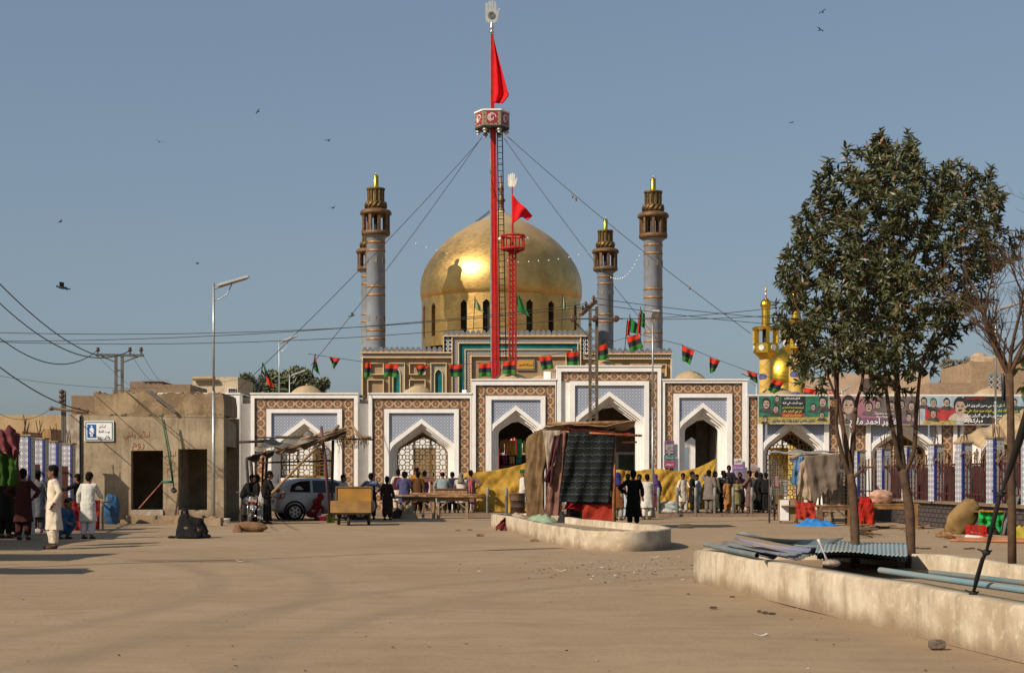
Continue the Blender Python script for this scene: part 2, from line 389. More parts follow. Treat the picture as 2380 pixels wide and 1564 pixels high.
# ------------------------------------------------------------------ arcade
D0=72.0; PX=D0/F
def arch(w,rise,n=7):
    pts=[(0,1),(.4,.695),(.8,.39)]
    p0,p1,p2=(.8,.39),(.985,.245),(1,0)
    for i in range(1,n+1):
        t=i/n; pts.append(tuple((1-t)**2*p0[k]+2*t*(1-t)*p1[k]+t*t*p2[k] for k in (0,1)))
    return [(x*w,z*rise) for x,z in pts]
def full_arch(cx,w,zs,za,zb,n=7):
    h=arch(w,za-zs,n); r=[(cx+x,zs+z) for x,z in h]+[(cx+w,zb)]
    l=[(cx-x,zs+z) for x,z in h[1:]]+[(cx-w,zb)]
    return l[::-1]+r
MGRIL=mat('gilded_grille',(.20,.115,.03),.5,.4,.25)
arcade=thing('arcade','long white marble arcade with gold star tile bands and pointed arches','building',(0,D0,0))
tile_w=[MB().box(-TW/2+.006,TW/2-.006,-.03,.03,-TM/2+.006,TM/2-.006).mesh('tile',[MSTAR])]
ntile=0
def portal(x0,x1,yt,label,fl=8.5,fr=8.5,bl=28,br=28,bt=25,il=11,ir=11,it=9,ag=13.5,cx=None,w3=60.5,spring=1059.6,a3=18,grille=True,sill=None,tiles_to=1190,tl=True,tr=True,base=1190):
    global ntile
    X=lambda x:(x-CX)*PX
    Z=lambda y:CH-(y-HY)*PX
    p=thing('portal',label,None,((X(x0)+X(x1))/2,0,0)); p.parent=arcade
    zt=Z(yt); z0=.1
    bl0,br0=x0+fl,x1-fr; bt0=yt+fl+1
    i0,i1=bl0+bl,br0-br; iy=bt0+bt; p0,p1=i0+il,i1-ir; py=iy+it
    cx=cx or (p0+p1)/2; w1=min(cx-p0,p1-cx)-.4
    a0=py+ag; a1=a0+11; aa3=a1+a3
    m=MB()
    # outer frame with a small cap moulding, inner frame, backing
    yf,yb=D0-.14,D0+.75
    m.box(X(x0),X(bl0),yf,yb,z0,zt); m.box(X(br0),X(x1),yf,yb,z0,zt); m.box(X(bl0),X(br0),yf,yb,Z(bt0),zt)
    m.box(X(x0)-.03,X(x1)+.03,yf-.05,D0+3,zt,zt+.06)
    m.box(X(i0),X(p0),yf+.01,yb,z0,Z(iy)); m.box(X(p1),X(i1),yf+.01,yb,z0,Z(iy)); m.box(X(p0),X(p1),yf+.01,yb,Z(py),Z(iy))
    m.box(X(bl0),X(i0),D0+.03,yb,z0,Z(bt0)); m.box(X(i1),X(br0),D0+.03,yb,z0,Z(bt0)); m.box(X(i0),X(i1),D0+.03,yb,Z(iy),Z(bt0))
    # stepped arch: face, then reveals
    zb=z0; n=len(full_arch(0,1,0,1,-1))
    curves=[]
    for k in range(4):
        t=k/3; w=w1+(w3-w1)*t; ya=a1+(aa3-a1)*t; sp=spring-3.5*t
        curves.append(full_arch(X(cx),w*PX,Z(sp),Z(ya),zb))
    pw1=X(cx)-X(p0); pw2=X(p1)-X(cx); slope=.785*(a1-spring)/-77.6*75/w1
    outer=[]
    for i,(x,z) in enumerate(curves[0]):
        u=(x-X(cx))/(w1*PX); ox=X(cx)+u*(pw2 if u>0 else pw1)
        zl=Z(a0)-slope*abs(ox-X(cx))
        outer.append((ox, max(zl,z) if 0<i<n-1 else z))
    yw=D0-.09
    m.add([(x,yw,z) for x,z in curves[0]]+[(x,yw,z) for x,z in outer],[(i,i+1,n+i+1,n+i) for i in range(n-1)])
    m.add([(x,yw,z) for x,z in outer]+[(x,D0+.1,z) for x,z in outer],[(i,i+1,n+i+1,n+i) for i in range(n-1)])
    ys=[yw,D0+.10,D0+.32,D0+.54,D0+.85]
    for k in range(4):
        a=curves[k]; m.add([(x,ys[k],z) for x,z in a]+[(x,ys[k+1],z) for x,z in a],[(i,n+i,n+i+1,i+1) for i in range(n-1)])
        if k<3:
            c=curves[k+1]; m.add([(x,ys[k+1],z) for x,z in a]+[(x,ys[k+1],z) for x,z in c],[(i,n+i,n+i+1,i+1) for i in range(n-1)])
    # back of the wall round the opening
    c=curves[3]; top=Z(py)
    m.add([(x,D0+.85,z) for x,z in c]+[(X(p0) if x<X(cx) else X(p1),D0+.85,max(z,min(top,z+.0)) if 0<i<n-1 else z) for i,(x,z) in enumerate(c)],[(i,i+1,n+i+1,n+i) for i in range(n-1)])
    m.poly([(X(p0),D0+.8,Z(spring)),(X(p1),D0+.8,Z(spring)),(X(p1),D0+.8,top),(X(p0),D0+.8,top)] if False else [(X(p0),D0+.8,c[n//2][1]+.02),(X(p1),D0+.8,c[n//2][1]+.02),(X(p1),D0+.8,top),(X(p0),D0+.8,top)],(0,.05,0))
    if sill:
        m.box(X(cx)-w3*PX,X(cx)+w3*PX,D0+.2,D0+.8,z0,Z(sill)); m.box(X(p0)+.01,X(p1)-.01,D0-.03,D0+.2,z0,Z(1150))
    m.build('wall',MW,p)
    # blue tiled spandrels
    o=MB()
    half=n//2
    L=[(X(p0),Z(py)),(X(cx),Z(py))]+[outer[i] for i in range(half,-1,-1) if outer[i][1]>Z(a0)-slope*pw1-.02]
    Rr=[(X(cx),Z(py)),(X(p1),Z(py))]+[outer[i] for i in range(n-1,half-1,-1) if outer[i][1]>Z(a0)-slope*pw2-.02]
    o.poly([(x,D0-.02,z) for x,z in L],(0,.2,0)); o.poly([(x,D0-.02,z) for x,z in Rr],(0,.2,0))
    o.build('spandrel',MSPAN,p)
    # star tiles, one object each
    ty=D0
    def T(x,y,sx,sz,rot=0):
        global ntile
        inst(tile_w[0],'tile',p,(X(x),ty+R.uniform(-.004,.004),Z(y)),(0,rot,0),(sx,1,sz)); ntile+=1
    th=bt*PX/TW
    cl,cr=bl*PX/TW,br*PX/TW
    if bl: T(bl0+bl/2,bt0+bt/2,cl,bt*PX/TM)
    if br: T(br0-br/2,bt0+bt/2,cr,bt*PX/TM)
    nx=max(1,round((i1-i0)*PX/TM)); mw=(i1-i0)/nx
    for i in range(nx): T(i0+mw*(i+.5),bt0+bt/2,th,mw*PX/TM,rad(90))
    ny=round((tiles_to-iy)*PX/TM); mh=(tiles_to-iy)/ny
    for i in range(ny):
        if tl and bl: T(bl0+bl/2,iy+mh*(i+.5),cl,mh*PX/TM)
        if tr and br: T(br0-br/2,iy+mh*(i+.5),cr,mh*PX/TM)
    if grille:
        g=MB(); zs=Z(sill) if sill else z0
        cxm,w=X(cx),w3*PX; zsP=Z(spring-3.5); zaP=Z(aa3)
        hpts=arch(1,1,7)
        def topz(x):
            u=min(1,abs(x-cxm)/w)
            for (xa,za),(xb,zb2) in zip(hpts,hpts[1:]):
                if xa<=u<=xb+1e-9:
                    t=(u-xa)/(xb-xa+1e-9); return zsP+(za+(zb2-za)*t)*(zaP-zsP)
            return zsP
        def seg(a,b2):
            mx,mz=(a[0]+b2[0])/2,(a[1]+b2[1])/2
            if abs(mx-cxm)<w-.02 and zs<mz<topz(mx)-.02: g.bar((a[0],D0+.72,a[1]),(b2[0],D0+.72,b2[1]),.036,.035,up=(0,1,0))
        mod=.46; k_=.72
        for i in range(-7,8):
            for j in range(-2,12):
                gx,gz=cxm+i*mod,z0+.3+j*mod
                if abs(gx-cxm)>w+mod or gz<zs-mod or gz>zaP+mod: continue
                q=[(gx+.2*k_*math.cos(t*math.pi/4),gz+.2*k_*math.sin(t*math.pi/4)) for t in range(9)]
                for t in range(8): seg(q[t],q[t+1])
                for t in range(8):
                    a=t*math.pi/4; rr=mod/2 if t%2==0 else mod*.707
                    b1=(gx+.2*k_*math.cos(a),gz+.2*k_*math.sin(a))
                    if t%2==0: seg(b1,(gx+rr*math.cos(a),gz+rr*math.sin(a)))
                    else:
                        e=(gx+.30*k_*math.cos(a),gz+.30*k_*math.sin(a))
                        seg(b1,e); seg(e,(gx+.30*k_*math.cos(a)+.0,gz+mod/2*(1 if math.sin(a)>0 else -1))); seg(e,(gx+mod/2*(1 if math.cos(a)>0 else -1),e[1]))
        g.build('grille',MGRIL,p)
        fr_=MB()
        for xx in (cxm-w*.33,cxm+w*.33): fr_.bar((xx,D0+.66,zs),(xx,D0+.66,topz(xx)-.02),.07,.05)
        fr_.bar((cxm-w+.02,D0+.66,zs+.05),(cxm+w-.02,D0+.66,zs+.05),.05,.09)
        zz=zs+(zsP-zs)*.55; fr_.bar((cxm-w+.02,D0+.67,zz),(cxm+w-.02,D0+.67,zz),.04,.06)
        cc=full_arch(cxm,w-.05,zsP,zaP-.06,zs)
        for a,b2 in zip(cc,cc[1:]): fr_.bar((a[0],D0+.66,a[1]),(b2[0],D0+.66,b2[1]),.06,.06,up=(0,1,0))
        fr_.build('grille_frame',MGRIL,p)
    return p
portal(310,558,916,'arched bay partly hidden behind the toilet block',tl=False,tiles_to=1000)
portal(583.8,832,916,'arched bay with a low sill behind the white car',sill=1110)
portal(857,1095.5,916,'arched bay with a gilded grille behind the wooden tables',fr=3,br=26)
portal(1096,1292,884,'taller arched bay with hanging cloth inside, beside the main gate',fl=10,fr=1.5,bl=23,br=23,il=13,ir=11,ag=13,w3=41,spring=1012,a3=21,grille=False,tiles_to=1170)
portal(1294,1536,852.7,'tallest arched bay, the main gate behind the cloth kiosk',fl=10,fr=8,bl=20,br=20,bt=22,il=12,ir=11,it=10,ag=14,w3=63,spring=1001,a3=16,grille=False,tl=False,tiles_to=1170)
portal(1540,1736,884,'taller arched bay with an open passage right of the main gate',fl=5,fr=11,bl=20,br=24,il=13,ir=12,ag=12,w3=39,spring=1007,a3=23,grille=False)
portal(1736.5,1956,920,'arched bay below the green and yellow banner',fl=2,bl=22,br=22,w3=58,tiles_to=1170)
portal(1975,2223,920,'arched bay below the purple banner behind the trees',tiles_to=1140)
portal(2231,2479,920,'arched bay half hidden by the beige tent',tiles_to=1020,tr=False)
for a,b in ((558.5,583.3),(832.5,856.5),(1956.5,1974.5),(2223.5,2230.5)):
    xa,xb=(a-CX)*PX,(b-CX)*PX; MB().box(xa,xb,D0+.25,D0+.75,.1,Z_(937,D0)).build('pylon',MW,arcade)
# vaulted hall behind the bays: roof, piers, back arches
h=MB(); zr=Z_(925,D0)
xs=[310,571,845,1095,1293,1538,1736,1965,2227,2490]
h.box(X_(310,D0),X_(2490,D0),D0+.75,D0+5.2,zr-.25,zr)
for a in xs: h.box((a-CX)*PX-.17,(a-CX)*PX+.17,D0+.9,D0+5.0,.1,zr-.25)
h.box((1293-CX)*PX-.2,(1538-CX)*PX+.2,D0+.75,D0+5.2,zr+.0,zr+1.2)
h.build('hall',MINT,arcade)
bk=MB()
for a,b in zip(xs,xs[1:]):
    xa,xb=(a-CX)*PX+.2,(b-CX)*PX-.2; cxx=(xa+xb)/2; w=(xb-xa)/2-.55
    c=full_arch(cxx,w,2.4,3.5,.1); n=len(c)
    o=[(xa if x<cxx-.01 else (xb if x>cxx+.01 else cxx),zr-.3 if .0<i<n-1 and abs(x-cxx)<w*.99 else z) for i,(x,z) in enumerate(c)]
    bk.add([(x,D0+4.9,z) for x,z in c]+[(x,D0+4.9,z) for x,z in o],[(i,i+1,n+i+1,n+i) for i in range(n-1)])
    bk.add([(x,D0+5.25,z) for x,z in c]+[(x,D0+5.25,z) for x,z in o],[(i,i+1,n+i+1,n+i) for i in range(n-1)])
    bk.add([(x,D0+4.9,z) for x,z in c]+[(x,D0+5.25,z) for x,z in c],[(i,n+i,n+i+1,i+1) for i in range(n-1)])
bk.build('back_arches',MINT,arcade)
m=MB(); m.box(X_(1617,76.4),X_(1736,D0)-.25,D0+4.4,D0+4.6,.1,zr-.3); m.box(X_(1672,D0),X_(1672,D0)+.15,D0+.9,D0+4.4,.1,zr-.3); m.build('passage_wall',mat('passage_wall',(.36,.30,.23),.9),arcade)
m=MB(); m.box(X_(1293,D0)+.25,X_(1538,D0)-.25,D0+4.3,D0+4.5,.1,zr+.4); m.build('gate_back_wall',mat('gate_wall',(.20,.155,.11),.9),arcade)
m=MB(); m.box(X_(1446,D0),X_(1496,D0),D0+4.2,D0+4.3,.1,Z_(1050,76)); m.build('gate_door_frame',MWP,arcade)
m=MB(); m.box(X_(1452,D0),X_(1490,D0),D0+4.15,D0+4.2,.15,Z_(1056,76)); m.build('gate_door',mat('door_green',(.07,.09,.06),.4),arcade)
# small roof domes
def rdome(x,top,hw,drop,D=75.2):
    px=D/F; vis=drop*px; a=hw*px; rr=(a*a+vis*vis)/(2*vis); zt=Z_(top,D)
    ang=min(math.pi/2,math.acos(max(-1,(rr-vis-.35)/rr)))
    prof=[(rr*math.sin(ang*(1-i/9)),rr*math.cos(ang*(1-i/9))-rr) for i in range(10)]
    m=MB().lathe(prof[:-1]+[(.001,0)],28,(X_(x,D),D,zt)); m.lathe([(.05,-.02),(.04,.06),(.001,.1)],8,(X_(x,D),D,zt))
    m.build('roof_dome',MSAND,arcade,True)
for a in ((445,896,37,18),(713,895.5,39,21),(970,895.5,37,21),(1187,866,42,17),(1258,872,30,14),(1401,836,34,17),(1603,862,39,22),(1805,899,43,21),(2099,905,40,16),(2300,901,38,18)): rdome(*a)
MB().box(X_(1264,73),X_(1280,73),73,73.6,Z_(884,73),Z_(863,73)).build('roof_block',MW,arcade); MB().box(X_(1074,73.2),X_(1084,73.2),73.2,73.7,Z_(918,73),Z_(905,73)).build('roof_block',MW,arcade)
# white courtyard walls seen through the grilles
cw=thing('courtyard_wall','low white courtyard wall glimpsed through the arcade grilles','wall',(0,88,0))
m=MB()
for a in range(-11,12,2):
    m.box(a*1.4,a*1.4+1.6,88,88.4,0,3.2)
m.box(-16,17,88,88.4,3.2,3.7); m.box(-16,17,87.9,88.5,0,.5)
m.build('wall',MWP,cw)
m=MB()
for a in range(-11,12,2): m.box(a*1.4+1.61,a*1.4+2.79,88.15,88.2,.5,1.5)
m.build('railing_panel',mosaic('rail_panel',(.36,.36,.4),(.3,.28,.3),(.2,.2,.2),5),cw)

# ------------------------------------------------------------------ main shrine
DS=110.0
def sx(x): return X_(x,DS)
def sz(y): return Z_(y,DS)
shr=thing('shrine','large tiled shrine with a great golden dome behind the arcade','shrine',(sx(1165),DS,0))
def wing(x0,x1,ztop,yd,name='wall'):
    pass
w=MB()
w.box(sx(841),sx(1051),DS+.25,DS+24,0,sz(829)); w.box(sx(1350),sx(1561),DS+.25,DS+24,0,sz(829)); w.box(sx(1051),sx(1350),DS+.3,DS+24,0,sz(800))
w.build('wall',MTANG,shr)
m=MB()   # cream mouldings framing everything
def frame(x0,x1,y0,y1,t,d0=-.06,d1=.26,bottom=True,M=None):
    mm=M or m
    mm.box(sx(x0),sx(x0)+t,DS+d0,DS+d1,sz(y1),sz(y0)-t); mm.box(sx(x1)-t,sx(x1),DS+d0,DS+d1,sz(y1),sz(y0)-t)
    mm.box(sx(x0),sx(x1),DS+d0,DS+d1,sz(y0)-t,sz(y0))
    if bottom: mm.box(sx(x0)+t,sx(x1)-t,DS+d0,DS+d1,sz(y1),sz(y1)+t)
m.box(sx(838),sx(1050),DS-.12,DS+.9,sz(820.5),sz(818)); m.box(sx(838),sx(1050),DS-.06,DS+.26,sz(831.5),sz(829.5))
m.box(sx(1356),sx(1563),DS-.12,DS+.9,sz(823.5),sz(821)); m.box(sx(1356),sx(1563),DS-.06,DS+.26,sz(834.5),sz(832.5))
m.box(sx(1030),sx(1370),DS-.15,DS+.9,sz(782),sz(779.5))
frame(1049.8,1350.5,782.2,1000,.06,-.08,bottom=False); frame(1065,1344,796,1000,.06,-.08,bottom=False)
frame(1080,1330,811,1000,.06,-.05,bottom=False); frame(1093.5,1317,826,1000,.07,-.05,bottom=False)
m.box(sx(1030)-.02,sx(1030)+.05,DS-.08,DS+.3,sz(820),sz(782)); m.box(sx(1370)-.05,sx(1370)+.02,DS-.08,DS+.3,sz(823),sz(782))
m.box(sx(841)-.02,sx(841)+.07,DS-.06,DS+.26,0,sz(831.5)); m.box(sx(1561)-.07,sx(1561)+.02,DS-.06,DS+.26,0,sz(834.5))
rects=[(860,892,843,870.5),(854,892,881.5,930),(951,989,843,870.5),(951,989,881.5,930),(1361,1385,846,874),(1400,1445,846,874),(1465,1508,846,930),(1513,1549,846,874),(1513,1549,885,930)]
archp=[(903.5,941,843,930,913,930,855.6),(1000.6,1038,843,930,1010,1028.5,857)]
for r in rects: frame(*r,.055)
for r in archp: frame(r[0],r[1],r[2],r[3],.055)
m.build('moulding',MTRIM,shr)
MROSEM=mosaic('rose_mosaic',(.42,.28,.15),(.35,.225,.12),(.22,.15,.08),7)
for x0,x1,y0,y1 in rects: MB().box(sx(x0)+.055,sx(x1)-.055,DS+.16,DS+.24,sz(y1)+.055,sz(y0)-.055).build('panel',MROSEM,shr)
MB().box(sx(1093.5)+.07,sx(1317)-.07,DS+.2,DS+.28,0,sz(826)-.07).build('panel',MROSEM,shr)
for x0,x1,y0,y1,n0,n1,ya in archp:
    m=MB(); t2=MB(); a2=MB()
    cx=(n0+n1)/2; zt=sz(y0)-.055; zs=sz(ya+12); za=sz(ya); zb=sz(y1)
    k=[(sx(n0),zb),(sx(n0),zs),(sx(n0)+(sx(cx)-sx(n0))*.35,zs+(za-zs)*.62),(sx(cx),za),(sx(n1)-(sx(n1)-sx(cx))*.35,zs+(za-zs)*.62),(sx(n1),zs),(sx(n1),zb)]
    t2.poly([(x,DS+.20,z) for x,z in k],(0,.04,0))
    m.poly([(sx(x0)+.055,DS+.12,zt),(sx(cx),DS+.12,zt),(sx(cx),DS+.12,za)]+[(x,DS+.12,z) for x,z in (k[2],k[1],k[0])]+[(sx(x0)+.055,DS+.12,zb)],(0,.1,0))
    m.poly([(sx(cx),DS+.12,zt),(sx(x1)-.055,DS+.12,zt),(sx(x1)-.055,DS+.12,zb)]+[(x,DS+.12,z) for x,z in (k[6],k[5],k[4])]+[(sx(cx),DS+.12,za)],(0,.1,0))
    for p_,q_ in zip(k,k[1:]): a2.bar((p_[0],DS+.08,p_[1]),(q_[0],DS+.08,q_[1]),.06,.12,up=(0,1,0))
    m.build('niche_surround',MPALE,shr); t2.build('niche',MTEAL,shr); a2.build('niche_moulding',MTRIM,shr)
m=MB()
m.box(sx(1066.5),sx(1342.5),DS+.1,DS+.28,sz(811),sz(796)-.06); m.box(sx(1066.5),sx(1080),DS+.1,DS+.28,0,sz(811)); m.box(sx(1330),sx(1342.5),DS+.1,DS+.28,0,sz(811))
m.build('teal_band',MTEAL,shr)
m=MB()
m.box(sx(1052),sx(1348.5),DS+.05,DS+.28,sz(796),sz(782.2)-.06); m.box(sx(1052),sx(1065),DS+.05,DS+.28,0,sz(796)); m.box(sx(1344),sx(1348.5),DS+.05,DS+.28,0,sz(796))
m.box(sx(1082),sx(1328),DS+.05,DS+.27,sz(826),sz(811)-.06); m.box(sx(1082),sx(1093.5),DS+.05,DS+.27,0,sz(826)); m.box(sx(1317),sx(1328),DS+.05,DS+.27,0,sz(826))
m.box(sx(842.5),sx(1049.8),DS+.05,DS+.27,sz(829.5),sz(820.5)); m.box(sx(1350.5),sx(1559.5),DS+.05,DS+.27,sz(832.5),sz(823.5))
m.build('lattice_band',MLAT,shr)
MB().box(sx(1031.5),sx(1049.7),DS+.04,DS+.6,sz(818),sz(782)).build('ring_panel',MRING,shr); MB().box(sx(1350.6),sx(1368.5),DS+.04,DS+.6,sz(821),sz(782)).build('ring_panel',MRING,shr)
m=MB(); m.box(sx(1051),sx(1368),DS+.6,DS+23.9,sz(829),sz(783)); m.build('upper_wall',MTAN,shr)
# side wall detail on the shrine's left flank
for i in range(6): MB().box(sx(841)-.1,sx(841)-.0,DS+1+i*3.6,DS+3.4+i*3.6,1,sz(838)).build('side_panel',MTRIM,shr)
# merlons
def merlon_m():
    mm,nt,b=nodes('merlon_tile'); o=xyz(nt); r,t=polar(nt,o[0],mt(nt,'MULTIPLY',o[2],.92),0,0)
    c=mix(nt,lt(nt,r,.165),(.15,.17,.18),(.02,.03,.06)); c=mix(nt,lt(nt,r,.145),c,(.22,.25,.26))
    c=mix(nt,lt(nt,r,.115),c,(.05,.05,.09)); c=mix(nt,lt(nt,r,.10),c,(.36,.25,.14))
    c=mix(nt,lt(nt,o[2],.03),c,(.30,.05,.03))
    nt.links.new(c,b.inputs['Base Color']); b.inputs['Roughness'].default_value=.45; return mm
mp=[(.175*math.cos(math.pi*i/12),.06+.30*math.sin(math.pi*i/12)) for i in range(13)]
me=MB().poly([(.178,0,0)]+[(x,0,z) for x,z in mp]+[(-.178,0,0)],(0,.14,0)).mesh('merlon',[merlon_m()])
def row(x0,x1,y,per=12.25):
    n=int((x1-x0)/per); st=(x1-x0)/n
    for i in range(n):
        s_=st/12.25
        inst(me,'merlon',shr,(sx(x0+st*(i+.5)),DS-.05,sz(y)),(0,0,0),(s_,1,1.03+R.uniform(-.02,.02)))
row(842,1028.5,818); row(1030.5,1369.5,779.5); row(1371,1562,821)
# calligraphy panel
m=MB(); m.box(sx(1200),sx(1243),DS+.04,DS+.2,sz(860),sz(835)); pn=m.build('panel_frame',MLAT,shr)
m=MB(); m.box(sx(1203),sx(1240),DS+.0,DS+.06,sz(857),sz(838)); m.build('calligraphy_panel',mat('amber_tile',(.52,.27,.03),.5,var=.12),shr)

# great dome
DC=121.5
def dx_(x): return X_(x,DC)
def dz_(y): return Z_(y,DC)
px=DC/F; dcx=dx_(1164.7)
prof=[(184.5,812),(184.5,700),(186,697.5),(187.6,690),(187.8,667),(185.5,652),(181.5,638),(175.5,623),(167,609),(157,594),(145,580),(134.5,569),(122.5,558),(110,548.5),(97,540),(82,530.5),(66,521.5),(50,514),(36,507),(25,501.5),(16,497),(9,493),(7,486)]
dome=thing('dome','gold dome with dusty pale crown',None,(dcx,DC,dz_(699))); dome.parent=shr; dome.location=(dcx-shr.location.x,DC-shr.location.y,dz_(699))
# densify the bowl for a smooth outline
pr=[(a*px,dz_(y)) for a,y in prof[1:]]
MB().lathe([(r,z) for r,z in pr],96,(dcx,DC,0)).build('dome_shell',MGOLD,dome,True)
R0=184.5*px; zt,zb=dz_(699.5),dz_(812)
wins=[-72.8,-55.7,-26.3,-9.9,20.5,37.7,67,84]+[a+180 for a in (-72.8,-55.7,-26.3,-9.9,20.5,37.7,67,84)]
def cyl(th,z,r=R0): a=rad(th); return (dcx+r*math.sin(a),DC-r*math.cos(a),z)
d=MB(); wn_=MB(); hw=2.45; zw0,zw1,zw2=dz_(790),dz_(722),dz_(714.5)
edges=sorted(set([((a+180)%360)-180 for a in wins])); cur=-180.0; spans=[]
for a in edges:
    n=max(1,int((a-hw-cur)/5)); 
    for i in range(n): spans.append((cur+(a-hw-cur)*i/n,cur+(a-hw-cur)*(i+1)/n))
    cur=a+hw
    # wall below, pointed head above, reveals and dark lattice
    d.add([cyl(a-hw,zb),cyl(a+hw,zb),cyl(a+hw,zw0),cyl(a-hw,zw0)],[(0,1,2,3)])
    d.add([cyl(a-hw,zw1),cyl(a,zw2),cyl(a,zt),cyl(a-hw,zt)],[(0,1,2,3)]); d.add([cyl(a,zw2),cyl(a+hw,zw1),cyl(a+hw,zt),cyl(a,zt)],[(0,1,2,3)])
    ring=[(a-hw,zw0),(a+hw,zw0),(a+hw,zw1),(a,zw2),(a-hw,zw1)]
    o_=[cyl(t,z) for t,z in ring]; i_=[cyl(t,z,R0-.35) for t,z in ring]
    d.add(o_+i_,[(k,(k+1)%5,5+(k+1)%5,5+k) for k in range(5)])
    if abs(a)<95: MB().poly(i_,(dcx-cyl(a,0)[0])*Vector((.01,0,0))+Vector((0,.1,0))).build('window',mat('dark_window',(.012,.012,.011),.5,var=.3),dome)
n=max(1,int((180-cur)/5))
for i in range(n): spans.append((cur+(180-cur)*i/n,cur+(180-cur)*(i+1)/n))
for a,b in spans: d.add([cyl(a,zb),cyl(b,zb),cyl(b,zt),cyl(a,zt)],[(0,1,2,3)])
d.build('drum',MGOLD,dome)
f_=MB().lathe([(.30,0),(.12,.25),(.16,.5),(.34,.75),(.16,1.0),(.1,1.3),(.24,1.6),(.1,1.85),(.05,2.6),(.001,3.0)],14,(dcx,DC,dz_(489)))
f_.build('finial',MGOLDD,dome,True)
# light ladder lying on the dome crown
l=MB()
for s_ in (0,3.5): l.tube([P(1105,519-s_,DC-.2),P(1122,506-s_,DC-.2),P(1139,493-s_,DC-.2)],.03,5)
l.build('crown_ladder',MDARK,dome)

# ------------------------------------------------------------------ minarets
mn=thing('minaret','tall grey tiled minaret with copper bands at the front left corner of the shrine','minaret',(0,0,0),'grey minarets at the shrine corners')
k=112/F
def mz(y): return Z_(y,112)
MB().lathe([(22.6*k,7.5),(21.6*k,mz(556)),(23*k,mz(555)),(23*k,mz(553)),(25*k,mz(552)),(29*k,mz(549.5))],28).build('shaft',MMIN,mn,True)
for y in (564.7,584,667.5,687,769,789): MB().lathe([(21.9*k,-.08),(22.6*k,-.07),(22.6*k,.07),(21.9*k,.08)],28,(0,0,mz(y))).build('copper_band',MCOP,mn,True)
for a in range(0,360,60):
    for y in (600,735,760): MB().box(-.13,.13,-21.9*k-.01,-21.5*k,mz(y+13),mz(y),M=Matrix.Rotation(rad(a+y),4,'Z')).build('slit_window',mat('slit',(.20,.19,.15),.7),mn)
MB().lathe([(29*k,mz(549.5)),(33*k,mz(547)),(33.6*k,mz(544)),(33.6*k,mz(539)),(31*k,mz(538)),(3*k,mz(538))],28).build('balcony',MBRZ,mn,True)
for i in range(9):
    a=rad(40*i+10); r=29*k
    MB().box(-.1,.1,-.1,.1,mz(538),mz(501),M=Matrix.Translation((r*math.cos(a),r*math.sin(a),0))@Matrix.Rotation(a,4,'Z')).build('post',MBRZ,mn)
MB().lathe([(5*k,mz(538)),(5*k,mz(501))],10).build('inner_post',MDARK,mn)
MB().lathe([(3*k,mz(502)),(31*k,mz(502)),(36.6*k,mz(499)),(37*k,mz(495)),(34*k,mz(490)),(26*k,mz(487)),(20*k,mz(486))],28).build('canopy',MBRZ,mn,True)
t_=MB().lathe([(20*k,mz(486)),(23.5*k,mz(484)),(24.2*k,mz(478)),(23.2*k,mz(471)),(19*k,mz(469.5))],28)
for i in range(14):
    a=2*math.pi*i/14; t_.tube([(23.5*k*math.cos(a),23.5*k*math.sin(a),mz(484.5)),(24.6*k*math.cos(a+.22),24.6*k*math.sin(a+.22),mz(478)),(23.4*k*math.cos(a+.44),23.4*k*math.sin(a+.44),mz(471))],.07,5)
t_.build('twisted_band',MGOLDD,mn,True)
l_=MB().lathe([(17*k,mz(470)),(17.5*k,mz(443))],12); 
for i in range(12):
    a=2*math.pi*i/12; l_.box(-.06,.06,-.06,.06,mz(470),mz(442),M=Matrix.Translation((18*k*math.cos(a),18*k*math.sin(a),0)))
l_.lathe([(2*k,mz(442.5)),(21.8*k,mz(442)),(22*k,mz(438.5)),(2*k,mz(437.5))],24); l_.build('lantern',MGOLDD,mn)
MB().lathe([(6.6*k,mz(438)),(6.4*k,mz(409)),(3*k,mz(406.5)),(1*k,mz(405)),(.6*k,mz(402))],16).build('spire',MGOLD2,mn,True)
mn.location=(X_(873.5,112),112,0)
dup(mn,(X_(1518,112.6),112.6,-.1),rad(15),'tall grey tiled minaret at the front right corner, behind the lamp post')
dup(mn,(X_(1407,131),131,.0),rad(33),'grey tiled minaret at the back right, beside the lattice power pole top')
dup(mn,(X_(858.5,131),131,0),rad(50),'grey tiled minaret at the back left, mostly hidden by another minaret')

# ------------------------------------------------------------------ second golden shrine on the right
MTILEB=lattice_tile('blue_diamond',(.62,.40,.07),(.50,.30,.05),(.05,.06,.20),.9,.05)
g=thing('golden_minaret','slender golden minaret with a balcony and ribbed cap left of the trees','minaret',(0,0,0),'golden minarets of the smaller shrine')
k=90/F
def gz(y): return Z_(y,90)
MB().lathe([(17*k,0),(16*k,gz(900)),(15*k,gz(835))],20).build('shaft',MTILEB,g,True)
MB().lathe([(15.5*k,gz(835)),(16*k,gz(832)),(22*k,gz(826)),(27*k,gz(821)),(29*k,gz(820)),(29*k,gz(798)),(27*k,gz(798)),(27*k,gz(819)),(2*k,gz(819))],12).build('balcony',MGOLD2,g)
for i in range(6):
    a=rad(60*i); r_=MB()
    vs=[Matrix.Rotation(a,4,'Z')@Vector((29.2*k,7*k*math.cos(t*math.pi/4),gz(809)+7*k*math.sin(t*math.pi/4))) for t in range(8)]
    nrm=Matrix.Rotation(a,4,'Z')@Vector((-.06,0,0)); r_.poly(vs,nrm); r_.build('roundel',mat('white_roundel',(.6,.6,.55),.5),g)
for i in range(6):
    a=rad(60*i+30); MB().box(-.09,.09,-.09,.09,gz(799),gz(767),M=Matrix.Translation((27*k*math.cos(a),27*k*math.sin(a),0))@Matrix.Rotation(a,4,'Z')).build('post',MGOLD2,g)
